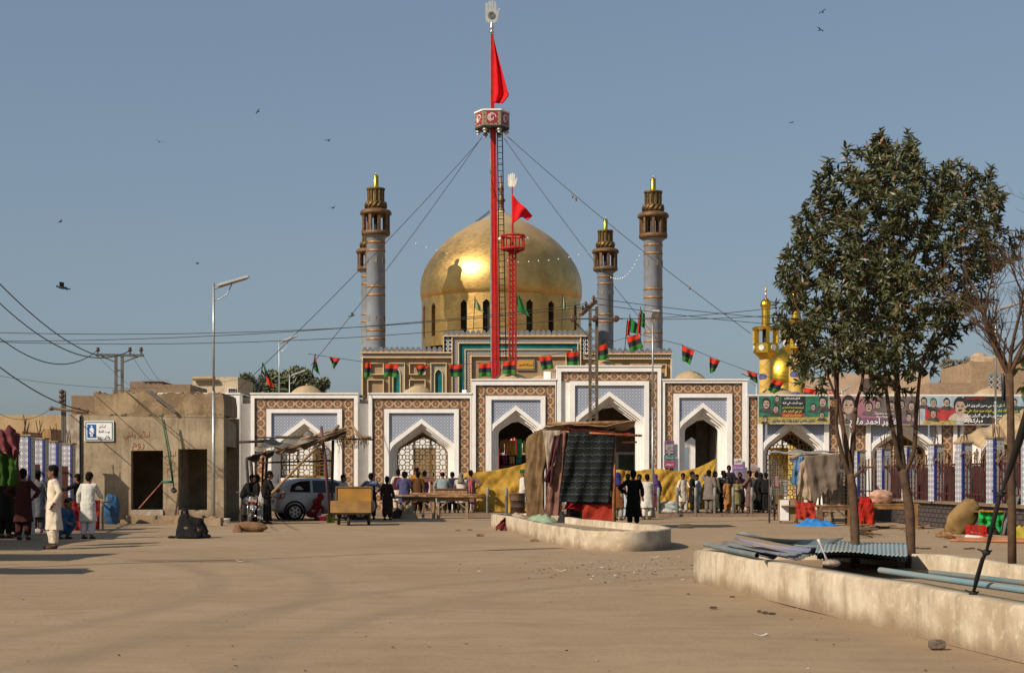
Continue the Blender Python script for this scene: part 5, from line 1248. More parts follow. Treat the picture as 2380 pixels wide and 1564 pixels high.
# bollards
def bollard():
    t=thing('bollard','','bollard',(0,0,0),'grey bollards along the kerb')
    m=MB(); m.lathe([(.062,0),(.062,.98),(.05,1.03),(.02,1.05),(.001,1.05)],14); m.build('post',mat('bollard_grey',(.17,.16,.13),.6,.2,.35,2.5),t,True)
    m=MB(); m.lathe([(.064,.72),(.064,.985),(.052,1.035),(.02,1.055),(.001,1.056)],14); m.build('cap',mat('bollard_pale',(.235,.225,.19),.55,.1),t,True); return t
b0=bollard(); first=True
for x,l in ((910,'dark bollard half in shade left of the wooden tables'),(1133,'bollard in front of the yellow tarp right of the tables'),(1177,'bollard left of the rusty drum'),(1441,'bollard behind the right kiosk pole'),(1530,'bollard beside the woman in the purple shawl'),
            (1574,'bollard left of the cream clothed man'),(1617,'bollard in front of the man in black'),(1661,'bollard before the grey-brown coat'),(1704,'bollard between the orange and khaki clothes'),(1747,'bollard in front of the mauve-brown robe'),(1790,'bollard at the mesh of the right stall')):
    o=b0 if first else dup(b0,(0,0,0)); first=False
    o.location=(X_(x,63.4),63.4,.1); o['label']=l; o.rotation_euler=(R.uniform(-.02,.02),R.uniform(-.02,.02),R.uniform(0,3))

# ------------------------------------------------------------------ yellow tarps
MYEL=mat('yellow_tarp',(.45,.255,.028),.75,0,.25,2.2,.5,7,col2=(.25,.14,.02),spec=.25)
g_='yellow tarpaulin screens before the gate'
drape('yellow_tarp','yellow tarpaulin screen left of the kiosk behind the drum','tarp',(1074,1100,66),(1245,1070,66),(1100,1188,65.6),(1245,1192,65.6),MYEL,fold=.06,nf=4,nu=60,nv=40,group=g_,sag=.1,crease=.10)
drape('yellow_tarp','yellow tarpaulin strip between the kiosk and the lamp post','tarp',(1430,1092,66),(1518,1088,66),(1430,1190,65.5),(1518,1190,65.5),MYEL,fold=.06,nf=3,nu=40,nv=40,group=g_,sag=.06,crease=.10)
drape('yellow_tarp','wide yellow tarpaulin with one corner pulled up by the open passage','tarp',(1518,1087,66),(1667,1064,66),(1524,1190,65.5),(1640,1178,65.4),MYEL,fold=.06,nf=3,nu=60,nv=44,group=g_,sag=.30,crease=.11)
def sack(name,label,c,r,mtl,rot=(0,0,0),group=None,seed=1):
    M_=Matrix.Translation(c)@Matrix.Rotation(rot[2],4,'Z')@Matrix.Rotation(rot[1],4,'Y')@Matrix.Rotation(rot[0],4,'X'); m=MB()
    def T(v):
        x,y,z=v.x/r[0],v.y/r[1],v.z/r[2]
        f=1+.16*noise.noise(Vector((x*1.5+seed,y*1.5,z*1.5)))+.10*noise.noise(Vector((x*3.5+seed,y*3.5,z*2)))+.05*noise.noise(Vector((x*8+seed,y*8,z*5)))
        sq=lambda a: math.copysign(abs(a)**.75,a)
        return M_@Vector((sq(x)*r[0]*f,y*r[1]*f,z*r[2]*f))
    m.ball((0,0,0),r,30,20,T=T); o=m.build(name,mtl,None,True); return tag(o,label,'sack',group)
MSK=cloth_m('white_sack',(.52,.46,.38))
for x,y,a,l in ((1547,1187,.1,'white sandbag at the bottom left of the pile'),(1564,1188,-.1,'white sandbag at the bottom right of the pile'),(1556,1178,.25,'greenish sandbag in the middle of the pile'),(1552,1171,-.15,'top white sandbag of the pile'),(1541,1180,.5,'sandbag leaning on the left of the pile')):
    sack('sandbag',l,P(x,y,64.6)+Vector((0,R.uniform(-.1,.1),0)),(.36,.2,.13),MSK if 'green' not in l else cloth_m('teal_sack',(.30,.40,.36)),(0,a,R.uniform(-.3,.3)),'sandbags under the yellow tarp',x)

# ------------------------------------------------------------------ posters and banners
def poster(label,x0,x1,y0,y1,field,blocks=(),lines=(),D=71.72,cat='poster',group='posters pasted on the arcade'):
    t=thing('poster',label,cat,P((x0+x1)/2,y1,D),group)
    m=MB(); m.box(X_(x0,D),X_(x1,D),D,D+.02,Z_(y1,D),Z_(y0,D)); m.build('sheet',field,t)
    for k,(a,b,c,d,mm) in enumerate(blocks): m=MB(); m.box(X_(a,D),X_(b,D),D-.006-.003*(k%3),D,Z_(d,D),Z_(c,D)); m.build('printed_field',mm,t)
    for tx_,x,y,w,s,mm in lines: text(tx_,'lettering',(X_(x,D),D-.014,Z_(y,D)),s,mm,t,width=w*D/F)
    return t
MPUR=mat('print_purple',(.24,.12,.22),.6,var=.5,scale=3); MTEA=mat('print_teal',(.07,.16,.16),.6,var=.3); MMAG=mat('print_magenta',(.36,.05,.12),.6,var=.3); MBLU=mat('print_blue',(.10,.10,.28),.6,0,.4,2.5,0,col2=(.30,.12,.24)); MPAP=mat('paper_white',(.62,.58,.54),.8,var=.2)
MGRY=mat('print_grey',(.30,.27,.25),.6,var=.5,scale=6)
poster('purple picture poster above the teal one, left of the open passage',1544.5,1567,1024,1054,MPUR,((1547,1565,1032,1046,MGRY),),((arab('مبارک'),1556,1050,16,.2,MINKW),))
poster('teal and magenta poster left of the open passage',1543.5,1568.5,1056,1087,MTEA,((1544,1568,1071,1086.5,MMAG),),((arab('عرس مبارک'),1556,1063,18,.25,MINKW),(arab('سیوہن'.replace('ہ','ه')),1556,1078,18,.22,MINKW)))
poster('blue and purple poster right of the open passage',1702,1730,1078.7,1110,MBLU,((1708,1726,1094,1106,MGRY),),((arab('جلسه عام'),1716,1086,22,.25,MINKW),))
poster('small white paper notice right of the open passage',1706,1724.5,1065,1078.5,MPAP,(),((arab('اعلان'),1715,1071,12,.2,MINK),))
poster('faded pink poster on the tile band by the mesh',1744.5,1759,1078,1093,mat('print_pink',(.42,.30,.28),.7,var=.4),((1747,1756,1083,1090,MGRY),))
# painted portraits: plain generic faces
MSKIN_P=mat('print_skin',(.42,.30,.24),.6,var=.25,scale=6); MHAIR_P=mat('print_hair',(.03,.027,.027),.6); MCOAT=mat('print_coat',(.09,.075,.07),.6,var=.4); MGREEN_P=mat('banner_green',(.035,.17,.10),.6,var=.25); MGOLD_P=mat('print_gold',(.42,.33,.08),.6,var=.3); MSKY_P=mat('print_sky',(.34,.43,.50),.6,var=.2); MBLK_P=mat('print_black',(.035,.037,.035),.6,var=.4); MRED_P=mat('print_red',(.40,.05,.05),.6,var=.2); MPLUM=mat('print_plum',(.17,.10,.15),.6,var=.3); MROSE=mat('print_rose',(.33,.20,.19),.6,0,.4,1,0,col2=(.30,.10,.17)); MDIM=mat('print_dim',(.15,.12,.11),.6,var=.3); MPALE_P=mat('print_pale',(.52,.45,.38),.6,var=.2)
def portrait(t,cx,cy,h,D,coat=MCOAT,hair=MHAIR_P,must=True,scarf=None,skin=MSKIN_P):
    u=D/F; X0,Z0=X_(cx,D),Z_(cy,D); y=D-.012
    def el(nm,mm,x,z,a,b,dy,lo=0,hi=6.2832,n=18):
        m=MB(); m.poly([(X0+(x+a*math.cos(lo+(hi-lo)*i/n))*h*u,y-dy,Z0+(z+b*math.sin(lo+(hi-lo)*i/n))*h*u) for i in range(n)],(0,.004,0)); m.build(nm,mm,t)
    el('coat',coat,0,-.62,.52,.42,.0,0,math.pi,12); el('portrait_hair',hair,0,.10,.27,.36,.005); el('face',skin,0,0,.21,.31,.010)
    el('fringe',hair,0,.24,.22,.12,.015,0,math.pi,10)
    if must: el('moustache',hair,0,-.11,.10,.035,.015)
    m=MB()
    for s in (-1,1): m.box(X0+(s*.09-.05)*h*u,X0+(s*.09+.05)*h*u,y-.017,y-.013,Z0+.035*h*u,Z0+.075*h*u)
    m.build('eyebrows',hair,t)
def banner(label,x0,x1,y0,y1,D=71.6):
    t=thing('banner',label,'banner',P((x0+x1)/2,y1,D),'printed banners across the right arcade')
    return t
def field(t,a,b,c,d,mm,D,k=0,nm='printed_field'): m=MB(); m.box(X_(a,D),X_(b,D),D-.002*k-.002,D+.012,Z_(d,D),Z_(c,D)); m.build(nm,mm,t)
D=71.55; t=banner('green banner with portraits and a yellow text strip','1762',0,0,0) if False else banner('green printed banner with six portraits and a yellow strip of writing',1762,1927,919,984,D)
field(t,1761,1928,918.5,985,MPALE_P,D); field(t,1763.5,1925.5,920.5,969,MGREEN_P,D,1); field(t,1763.5,1925.5,969,982.5,MGOLD_P,D,1); field(t,1816,1872,920.5,960,MBLK_P,D,2); field(t,1814,1868,960,969,MRED_P,D,3)
for a in ((1781,939,34),(1806,927,20),(1803,951,26),(1912,935,34),(1890,946,22),(1910,965,22),(1778,974,20)): portrait(t,a[0],a[1],a[2],D-.006,must=a[2]!=20)
for s,x,y,w,sz_,mm in (('اسان پنجو جناب',1841,925,36,.2,MINKW),('سيد آصف علي شاه',1842,936,46,.3,MINKB if 0 else MINKW),('کي چيرمين سيوهن ٿيڻ تي'.replace('ٿ','ت').replace('ڻ','ن'),1843,946,50,.2,MINKY),('دل جي گهراين سان',1841,955,44,.2,MINKY),('مبارک باد پيش کريون ٿا'.replace('ٿ','ت'),1842,964.5,42,.2,MINKY),('باران حاجي دودو رند ، رند برادري',1843,976,98,.3,MINKB)):
    text(arab(s),'lettering',(X_(x,D),D-.024,Z_(y,D)),sz_,mm,t,width=w*D/F,ex=.003,bold=.006)
t=banner('rose and purple printed banner behind the tree trunks',1947,2135,920,986,D)
field(t,1946,2136,919,987,MPALE_P,D); field(t,1948,2134,921,985.5,MROSE,D,1); field(t,1949,2120,971,985,MPLUM,D,2); field(t,2040,2134,921,970,MDIM,D,2)
for a in ((1972,944,58,None),(2019,946,34,1),(2040,940,26,1),(2072,944,30,1),(2095,940,28,1),(2118,944,28,1),(2112,970,26,1),(1962,968,24,1)): portrait(t,a[0],a[1],a[2],D-.006,must=a[3] is not None,coat=MDIM)
text('Leaders are Born','lettering',(X_(2056,D),D-.03,Z_(961,D)),.22,MINKW,t,width=42*D/F); text('Not Made','lettering',(X_(2050,D),D-.03,Z_(968.5,D)),.22,MINKW,t,width=26*D/F)
text(arab('ظهير احمد ملاح'),'lettering',(X_(2030,D),D-.03,Z_(979,D)),.5,MINKW,t,width=110*D/F,bold=.006)
D=71.5; t=banner('red, blue and black printed banner with white and yellow writing, farthest right',2139,2385,920,986,D)
field(t,2138,2386,919.5,987,MPALE_P,D); field(t,2140,2250,921,985,MSKY_P,D,1); field(t,2150,2222,946,977,MRED_P,D,2); field(t,2145,2222,977,985,MGOLD_P,D,2); field(t,2240,2384,921,985,MBLK_P,D,2); field(t,2345,2384,921,944,MSKY_P,D,3); field(t,2318,2384,944,970,mat('print_dark_green',(.02,.09,.07),.6),D,3)
for a in ((2169,937,30,MGREEN_P),(2200,936,28,None),(2231,947,56,None),(2169,962,28,None),(2147,934,26,None),(2357,936,24,None)): portrait(t,a[0],a[1],a[2],D-.008,hair=a[3] or MHAIR_P,coat=MPALE_P if a[2]>40 else MCOAT)
for s,x,y,w,sz_,mm in (('جهڙو قلندر رهبر'.replace('ڙ','ر'),2268,925,44,.2,MINKR),('اسان سنڌ جي ڏهين اکو وزير اعلي'.replace('ڌ','د').replace('ڏ','د'),2288,942,92,.24,MINKW),('سيد عبدالله شاه جي فرزند سيد مراد علي شاه',2300,954,130,.28,MINKY),('وزير اعلي سنڌ کي دل جي گهراين سان'.replace('ڌ','د'),2300,965,116,.24,MINKW),('مبارک باد',2262,977,44,.2,MINKW)):
    text(arab(s),'lettering',(X_(x,D),D-.03,Z_(y,D)),sz_,mm,t,width=w*D/F,ex=.003,bold=.005)

# cloth goods displayed inside the second tall bay
for i,(x,y0,y1,c,l) in enumerate(((1166,1022,1052,(.20,.12,.03),'olive'),(1179,1020,1056,(.36,.10,.03),'orange'),(1191,1024,1058,(.22,.16,.03),'mustard'),(1207,1020,1064,(.03,.22,.09),'bright green'),(1221,1024,1052,(.20,.22,.04),'lime'),(1173,1058,1078,(.12,.02,.05),'plum'),(1190,1060,1078,(.26,.14,.05),'amber'),(1206,1066,1078,(.02,.12,.16),'teal'))):
    drape('shawl',f'{l} cloth hanging for sale inside the tall bay, '+('upper row' if y0<1040 else 'lower row'),'cloth',(x-6,y0,73.1),(x+6,y0,73.1),(x-6,y1,73.1),(x+6,y1,73.1),cloth_m('goods_'+l.replace(' ','_'),c),fold=.04,nf=2,nu=8,nv=6,group='cloths for sale in the tall bay')
m=MB(); m.box(X_(1160,73.3),X_(1242,73.3),73.4,73.6,.1,Z_(1056,73)); m.box(X_(1162,73.3),X_(1240,73.3),73.0,73.4,.1,Z_(1080,73)); tri('stall_counter',m,cloth_m('shop_dark',(.06,.03,.03)),'dark shop counter under the hanging cloths in the tall bay','counter')
# ------------------------------------------------------------------ awning over the car
DA=53.5
aw=thing('awning','rickety pole awning frame leaning over the white car','awning',(X_(700,DA),DA,0))
MPB2=mat('painted_pole',(.05,.06,.09),.6,0,.3,.8,.1,20,col2=(.20,.05,.03)); MPDK=mat('dark_pole',(.05,.037,.028),.8,var=.4)
m=MB()
for a,b,r in (((573,1066,53),(581,1200,53.2),.05),((583,1070,53.4),(594,1195,53.6),.055),((612,1062,56),(607,1195,56),.04),((621,1060,56.5),(613,1195,56.5),.045),((774,1022,53.2),(770.5,1200,53.2),.05),((556,1027,53.6),(614,1025,53.6),.045),((600,1075,53.4),(776,1070,53.4),.03),((592,1016,55),(870,1021,55),.03),((640,1015,55.5),(776,1015,55.5),.035)): m.tube([P(*a),P(*b)],r,7)
m.build('dark_pole',MPDK,aw,True)
m=MB(); m.tube([P(746,990,52.9),P(756,1070,53.0),P(766,1195,53.2)],.055,8); m.build('painted_pole',MPB2,aw,True)
m=MB(); m.tube([P(788,988,53.1),P(700,1075,52.6),P(632,1146,52.2)],.05,7); m.tube([P(700,1020,53.4),P(760,1003,53.2),P(822,992,53)],.045,7); m.tube([P(818,988,53),P(832,1008,53),P(846,1015,53),P(863,1017,53)],.05,6); m.tube([P(800,990,53),P(830,1012,53),P(852,1030,53)],.02,5)
m.build('crooked_branch',MWOODP,aw,True)
MAW=cloth_m('awning',(.24,.205,.16),.4); 
drape('awning_cloth','torn dusty canvas sagging over the awning poles','canopy',(590,1044,52.8),(800,996,52.9),(626,1024,57),(800,1003,57),MAW,fold=.10,nf=4,nu=34,sag=.25,bulge=-.2)
drape('awning_cloth','dark end of the awning canvas drooping at its left corner','canopy',(571,1063,52.7),(640,1046,52.7),(576,1074,52.9),(636,1058,52.9),cloth_m('awning_dark',(.06,.05,.042)),fold=.08,nf=2,bulge=.15)
drape('awning_cloth','brown sacking strip along the awning front edge','cloth',(640,1048,52.6),(805,1000,52.7),(640,1056,52.65),(805,1014,52.8),cloth_m('awning_brown',(.15,.095,.055),.4),fold=.06,nf=5,rag=.25)
m=MB()
for i in range(46):
    x=R.uniform(782,858); y=1012+R.uniform(-3,6); c=P(x,y,53); d=Vector((R.uniform(-.08,.08),R.uniform(-.1,.1),-R.uniform(.08,.55))); m.tube([c,c+d*.5+Vector((R.uniform(-.03,.03),0,0)),c+d],.011,3)
tri('straw_fringe',m,MST,'straw and rope ends dangling from the awning tip','straw')['kind']='stuff'

# ------------------------------------------------------------------ car
def car():
    t=thing('parked_car','small white hatchback parked under the awning','car',(0,0,0))
    MP=mat('silver_white_paint',(.46,.46,.455),.30,.15,.04,2,0,spec=.5); MG=mat('car_glass',(.012,.014,.016),.08,spec=.6,bump=0); ML=mat('tail_red',(.22,.008,.01),.2,bump=0)
    # stations along x (rear -1.85 .. front 1.85): (x, half width low, half width belt, half width roof, z sill, z belt, z roof)
    st=[(-1.86,.62,.60,.50,.42,.86,.90),(-1.80,.74,.74,.56,.34,.95,1.10),(-1.62,.80,.81,.60,.27,.97,1.30),(-1.35,.83,.84,.62,.24,.98,1.44),(-.9,.84,.85,.64,.22,.97,1.51),(-.3,.845,.85,.64,.22,.95,1.53),(.25,.845,.85,.63,.22,.93,1.50),(.75,.845,.85,.60,.22,.91,1.34),(1.05,.84,.84,.58,.22,.90,1.12),(1.3,.83,.82,.60,.24,.86,.93),(1.6,.79,.77,.58,.27,.78,.82),(1.80,.70,.66,.5,.32,.66,.68),(1.86,.58,.55,.42,.38,.58,.60)]
    m=MB(); N=12
    for (x,a,b,c,z0,zb,zr) in st:
        r=[(a*.86,z0),(a,z0+.10),(b*1.01,(z0+zb)/2),(b,zb-.05),(b*.985,zb),(c+(b-c)*.35,zb+(zr-zb)*.62),(c,zr-.05),(c*.86,zr-.012),(c*.4,zr),(0,zr+.004)]
        m.v+= [(x,-y,z) for y,z in r]+[(x,y,z) for y,z in r[::-1][1:]]
    k=19
    for i in range(len(st)-1):
        for j in range(k-1):
            m.f.append((i*k+j,i*k+j+1,(i+1)*k+j+1,(i+1)*k+j)); m.m.append(0)
        m.f.append((i*k+k-1,i*k,(i+1)*k,(i+1)*k+k-1)); m.m.append(0)
    m.f+= [tuple(range(k-1,-1,-1)),tuple((len(st)-1)*k+j for j in range(k))]; m.m+=[0,0]
    body=m.build('body',MP,t,True)
    # side glass, windscreens, lights as slightly proud shaped panels
    def side(nm,pts,mm,off=.012,par=t,both=True):
        for s in ((-1,1) if both else (-1,)):
            q_=MB(); 
            def yat(x,z):
                i=max(j for j in range(len(st)-1) if st[j][0]<=x+1e-6); a,b_=st[i],st[i+1]; f=(x-a[0])/(b_[0]-a[0]); B,C,zb,zr=[a[n]+(b_[n]-a[n])*f for n in (2,3,5,6)]
                if z<=zb: return B
                f2=(z-zb)/max(.01,(zr-zb)); return B*.985+(C+(B-C)*.35-B*.985)*min(1,f2/.62) if f2<.62 else C+(B-C)*.35*(1-(f2-.62)/.38)
            vs=[Vector((x,s*(yat(x,z)+off),z)) for x,z in pts]
            q_.poly(vs,(0,-s*.02,0)); q_.build(nm,mm,par)
    side('side_window',[(-1.38,1.02),(-.62,1.0),(-.62,1.43),(-1.0,1.40),(-1.28,1.28)],MG); side('side_window',[(-.52,1.0),(.15,.98),(.15,1.42),(-.52,1.44)],MG); side('side_window',[(.24,.98),(.92,.97),(.62,1.28),(.24,1.42)],MG)
    side('taillight',[(-1.80,.74),(-1.58,.80),(-1.52,.98),(-1.72,.93)],ML,.02); side('door_seam',[(-.57,.30),(-.555,.30),(-.555,.98),(-.57,.98)],MBLACK,.006); side('door_seam',[(.20,.30),(.215,.30),(.215,.96),(.20,.96)],MBLACK,.006); side('door_handle',[(-.85,.87),(-.68,.87),(-.68,.90),(-.85,.90)],MP,.03); side('door_handle',[(-.1,.86),(.07,.86),(.07,.89),(-.1,.89)],MP,.03)
    m=MB(); m.add([(-1.845,-.48,.98),(-1.845,.48,.98),(-1.50,.50,1.36),(-1.50,-.50,1.36)],[(0,1,2,3)]); m.add([(-1.83,-.48,.96),(-1.83,.48,.96),(-1.48,.50,1.34),(-1.48,-.50,1.34)],[(3,2,1,0)]); m.build('rear_window',MG,t)
    m=MB(); m.add([(1.12,-.60,.96),(1.12,.60,.96),(.62,.52,1.42),(.62,-.52,1.42)],[(0,3,2,1)]); m.build('windscreen',MG,t)
    m=MB(); m.box(-1.92,-1.70,-.66,.66,.40,.58); m.build('bumper',MP,t)
    m=MB(); m.box(-1.93,-1.90,-.26,.26,.62,.73); m.build('number_plate',mat('plate',(.5,.45,.3),.5),t)
    m=MB(); m.tube([(-1.2,0,1.47),(-1.5,0,1.62)],.01,4); m.build('aerial',MBLACK,t)
    for x in (-1.2,1.22):
        for s in (-1,1):
            w=MB(); M_=Matrix.Translation((x,s*.80,.30))@Matrix.Rotation(rad(90),4,'X')
            w.lathe([(.20,-.09),(.29,-.085),(.305,-.05),(.305,.05),(.29,.085),(.20,.09)],24); w.v=[tuple(M_@Vector(v)) for v in w.v]; o=w.build('wheel',MBLACK,t,True)
            a=MB(); a.lathe([(.33,-.02),(.40,-.02),(.40,.02),(.33,.02),(.33,-.02)],24); a.v=[tuple(Matrix.Translation((x,s*.845,.31))@Matrix.Rotation(rad(90),4,'X')@Vector(v)) for v in a.v]; a.v=[v for v in a.v]; a.build('wheel_arch',MBLACK,t)
            h=MB()
            for i in range(6):
                c,s2=math.cos(i*1.0472),math.sin(i*1.0472); h.bar((x+.03*c,s*.885,.30+.03*s2),(x+.19*c,s*.885,.30+.19*s2),.075,.02,up=(0,1,0))
            h.tube([(x+.195*math.cos(i*.2618),s*.885,.30+.195*math.sin(i*.2618)) for i in range(25)],.018,5); h.build('rim',mat('alloy',(.50,.50,.49),.35,.5),o)
            d=MB(); d.lathe([(.001,0),(.2,0)],20); d.v=[tuple(Matrix.Translation((x,s*.875,.30))@Matrix.Rotation(rad(90),4,'X')@Vector(v)) for v in d.v]; d.build('brake_disc',MBLACK,o)
    return t
c=car(); c.location=(X_(748,58.5),58.6,0); c.rotation_euler=(0,0,rad(20))
# ------------------------------------------------------------------ motorcycle, seen from behind
def moto():
    t=thing('motorcycle','old motorcycle with chrome rear rack parked at the toilet block corner','motorcycle',(0,0,0))
    MCH=mat('chrome',(.55,.54,.52),.2,.9,.1)
    for y,nm in ((-.62,'wheel'),(.62,'wheel')):
        w=MB(); w.tube([(0,y+.29*math.cos(i*.2618),.31+.29*math.sin(i*.2618)) for i in range(25)],.045,7); o=w.build(nm,MBLACK,t,True)
        r=MB(); r.tube([(0,y+.235*math.cos(i*.2618),.31+.235*math.sin(i*.2618)) for i in range(25)],.018,5)
        for i in range(10): r.tube([(0,y,.31),(0,y+.23*math.cos(i*.628),.31+.23*math.sin(i*.628))],.005,3)
        r.lathe([(.05,-.06),(.05,.06)],8,(0,y,.31)); r.build('rim',MCH,o)
    m=MB(); m.ball((0,.18,.78),(.13,.27,.13),12,8); m.build('tank',mat('tank_blue',(.05,.05,.10),.3),t,True)
    m=MB(); m.ball((0,-.25,.80),(.13,.42,.07),12,8); m.build('seat',mat('seat_grey',(.11,.11,.13),.6),t,True)
    m=MB()
    for s in (-1,1): m.tube([(s*.10,-.70,.88),(s*.11,-.45,.85)],.014,6); m.tube([(s*.1,-.62,.31),(s*.12,-.5,.75)],.022,6); m.tube([(s*.07,.62,.31),(s*.07,.42,.95)],.022,6)
    m.tube([(-.10,-.70,.88),(-.09,-.74,.90),(.09,-.74,.90),(.10,-.70,.88)],.016,6); m.tube([(-.36,.34,1.02),(-.2,.42,1.0),(.2,.42,1.0),(.36,.34,1.02)],.015,6); m.tube([(.16,-.75,.30),(.16,-.2,.28),(.10,.2,.33)],.04,7); m.build('frame_tube',MCH,t,True)
    m=MB(); m.tube([(0,-.62-.35*math.cos(a),.31+.36*math.sin(a)) for a in [rad(x) for x in range(20,130,12)]],.055,6); m.build('mudguard',MCH,t,True)
    m=MB(); m.box(-.12,.12,-.72,-.60,.74,.90); m.build('rear_box',mat('rear_white',(.5,.48,.42),.5),t)
    m=MB(); m.ball((0,-.77,.70),(.085,.05,.055),8,6); m.build('taillight',mat('tail_red',(.3,.01,.01),.2),t,True)
    for s in (-1,1): m=MB(); m.ball((s*.20,-.72,.68),(.04,.04,.04),8,6); m.build('indicator',mat('amber',(.5,.18,.02),.3),t,True)
    m=MB(); m.box(-.1,.1,-.86,-.85,.50,.62); m.build('number_plate',MINKW,t)
    m=MB(); m.box(-.12,.12,-.1,.3,.28,.62); m.build('engine',MDARK,t); return t
mo=moto(); mo.location=(X_(566,52.6),52.9,0); mo.rotation_euler=(0,rad(8),rad(22))
# ------------------------------------------------------------------ cart
ct=thing('hand_cart','yellow wooden hand cart with a tall back board and rubber wheels','cart',(X_(815.5,50.8),51.4,0))
MCY=mat('cart_yellow',(.42,.205,.03),.75,0,.35,2,.2,12,col2=(.24,.12,.03)); MCW=mat('cart_wood',(.33,.19,.06),.85,0,.4,2.5,.3,20,col2=(.19,.10,.04))
def cx_(x,D=50.8): return X_(x,D)
def cz(y,D=50.8): return Z_(y,D)
m=MB(); m.box(cx_(771),cx_(857),52.0,52.04,cz(1178),cz(1132)); m.build('back_board',MCY,ct)
m=MB(); m.box(cx_(770),cx_(858),51.97,52.07,cz(1133),cz(1130)); m.box(cx_(770),cx_(773),51.97,52.07,cz(1186),cz(1132)); m.box(cx_(855),cx_(858),51.97,52.07,cz(1186),cz(1132)); m.build('back_frame',MWOOD,ct)
for y0,y1 in ((1163,1174.5),(1175,1191)):
    m=MB(); m.box(cx_(769),cx_(862),50.78,50.82,cz(y1),cz(y0)); m.build('front_plank',MCW,ct)
for x in (769,860.5): m=MB(); m.box(cx_(x)-.02,cx_(x)+.02,50.82,52.0,cz(1190),cz(1164)); m.build('side_plank',MCW,ct)
m=MB(); m.box(cx_(770)+.03,cx_(861)-.03,50.83,51.99,cz(1190),cz(1187)); m.box(cx_(772),cx_(858),50.9,51.0,cz(1196),cz(1191)); m.box(cx_(772),cx_(858),51.7,51.8,cz(1196),cz(1191)); m.build('bed',MWOOD,ct)
for x,y,r in ((781,51.6,.24),(852,51.6,.24),(809,50.95,.13)):
    w=MB(); w.lathe([(r*.6,-.035),(r*.95,-.04),(r,-.02),(r,.02),(r*.95,.04),(r*.6,.035)],20); M_=Matrix.Translation((cx_(x),y,r))@Matrix.Rotation(rad(90),4,'Y'); w.v=[tuple(M_@Vector(v)) for v in w.v]; o=w.build('wheel',mat('tyre_brown',(.045,.038,.032),.85),ct,True)
    h=MB(); h.lathe([(.001,-.03),(r*.62,-.03),(r*.62,.03),(.001,.03)],14); h.v=[tuple(M_@Vector(v)) for v in h.v]; h.build('hub',MWOOD,o)
m=MB(); m.bar((cx_(781),51.6,.24),(cx_(852),51.6,.24),.05); m.bar((cx_(809),50.95,.13),(cx_(809),50.95,cz(1192)),.05); m.bar((cx_(781)+.05,51.6,.24),(cx_(781)+.1,51.6,cz(1192)),.06); m.bar((cx_(852)-.05,51.6,.24),(cx_(852)-.1,51.6,cz(1192)),.06); m.build('axle',MDARK,ct)
# basin, bucket, lying sack, tin
def bucket(name,label,x,y,D,r0,r1,h,mm,cat): c=P(x,y,D); c.z=0; m=MB(); m.lathe([(.001,.01),(r0,0),(r1,h),(r1+.015,h),(r1+.015,h-.02),(r1-.01,h-.03),(r0-.01,.02)],18,c); return tri(name,m,mm,label,cat,None,True)
bucket('basin','pink plastic basin on the ground by the white car','748',0,0,0,0,0,MT5,'basin') if False else bucket('basin','pink plastic basin on the ground by the white car',749,1206,56.6,.14,.20,.17,mat('pink_plastic',(.40,.03,.14),.4),'basin')
bucket('bucket','green bucket beside the left cart wheel',768.5,1210,54.5,.14,.17,.30,mat('green_plastic',(.16,.26,.05),.45),'bucket')
bucket('paint_tin','small white tin in the shade by the motorcycle',528,1212,53.3,.09,.10,.17,MINKW,'tin')
sack('rolled_sack','brown rolled sack lying on the ground in front of the motorcycle',P(584,1228,45)*1+Vector((0,0,.14-P(584,1228,45).z)),(.42,.2,.15),cloth_m('sack_brown',(.235,.135,.07),.3),(0,.04,.1),None,2)
heap('sack_mouth','crumpled open end of the brown sack on the ground','sack',553,1234,44.8,.34,.2,cloth_m('sack_brown2',(.18,.10,.055)),seed=4)

# ------------------------------------------------------------------ wooden tables
def table(label,x0,x1,D,yt,group,bx=(0,),mw=MWOODP,h=None,dep=.75,brace=True,n=5):
    t=thing('wooden_table',label,'table',(X_((x0+x1)/2,D),D+dep/2,0),group); h=h or Z_(yt,D); a,b=X_(x0,D),X_(x1,D)
    for i in range(n):
        y=D+dep*i/n; p_=MB(); p_.box(a-.03,b+.03,y+.004,y+dep/n-.006,h-.045,h+R.uniform(-.004,.004)); p_.build('plank',mw,t)
    for x in (a+.05,b-.05):
        for y in (D+.05,D+dep-.05): l=MB(); l.box(x-.045,x+.045,y-.045,y+.045,0,h-.045); l.build('leg',mw,t)
    ap=MB(); ap.box(a+.1,b-.1,D+.02,D+.05,h-.16,h-.046); ap.build('apron',mw,t)
    if brace:
        s=MB()
        for x,d in ((a+.1,1),(b-.1,-1)): s.bar((x,D+.05,h-.42),(x+d*.36,D+.05,h-.12),.05,.04)
        s.build('brace',mw,t)
    return t
g_='rough wooden market tables'
table('rough wooden market table in shade, left of the pair behind the cart',934,1010,59.6,1154,g_); table('rough wooden market table with corner braces, right of the pair',1015,1088,59.6,1154,g_)
for i,(x0,y0,x1,y1,l) in enumerate(((952,1147,1128,1151,'long bamboo pole across the tables, upper'),(916,1152,1127,1154.5,'long bamboo pole along the front edge of the tables'),(905,1155,1006,1152.5,'dark pole lying at the left end of the tables'))):
    tri('bamboo_pole',MB().tube([P(x0+(x1-x0)*k/8,y0+(y1-y0)*k/8+R.uniform(-.3,.3),59.5+.25*(i==0)) for k in range(9)],[.05+.008*(k%2) for k in range(9)],8),MBAM if i<2 else MPDK,l,'pole','poles lying on the wooden tables',True)
wb=thing('wooden_tray','open wooden tray box on the right market table','box',P(1049,1148,60))
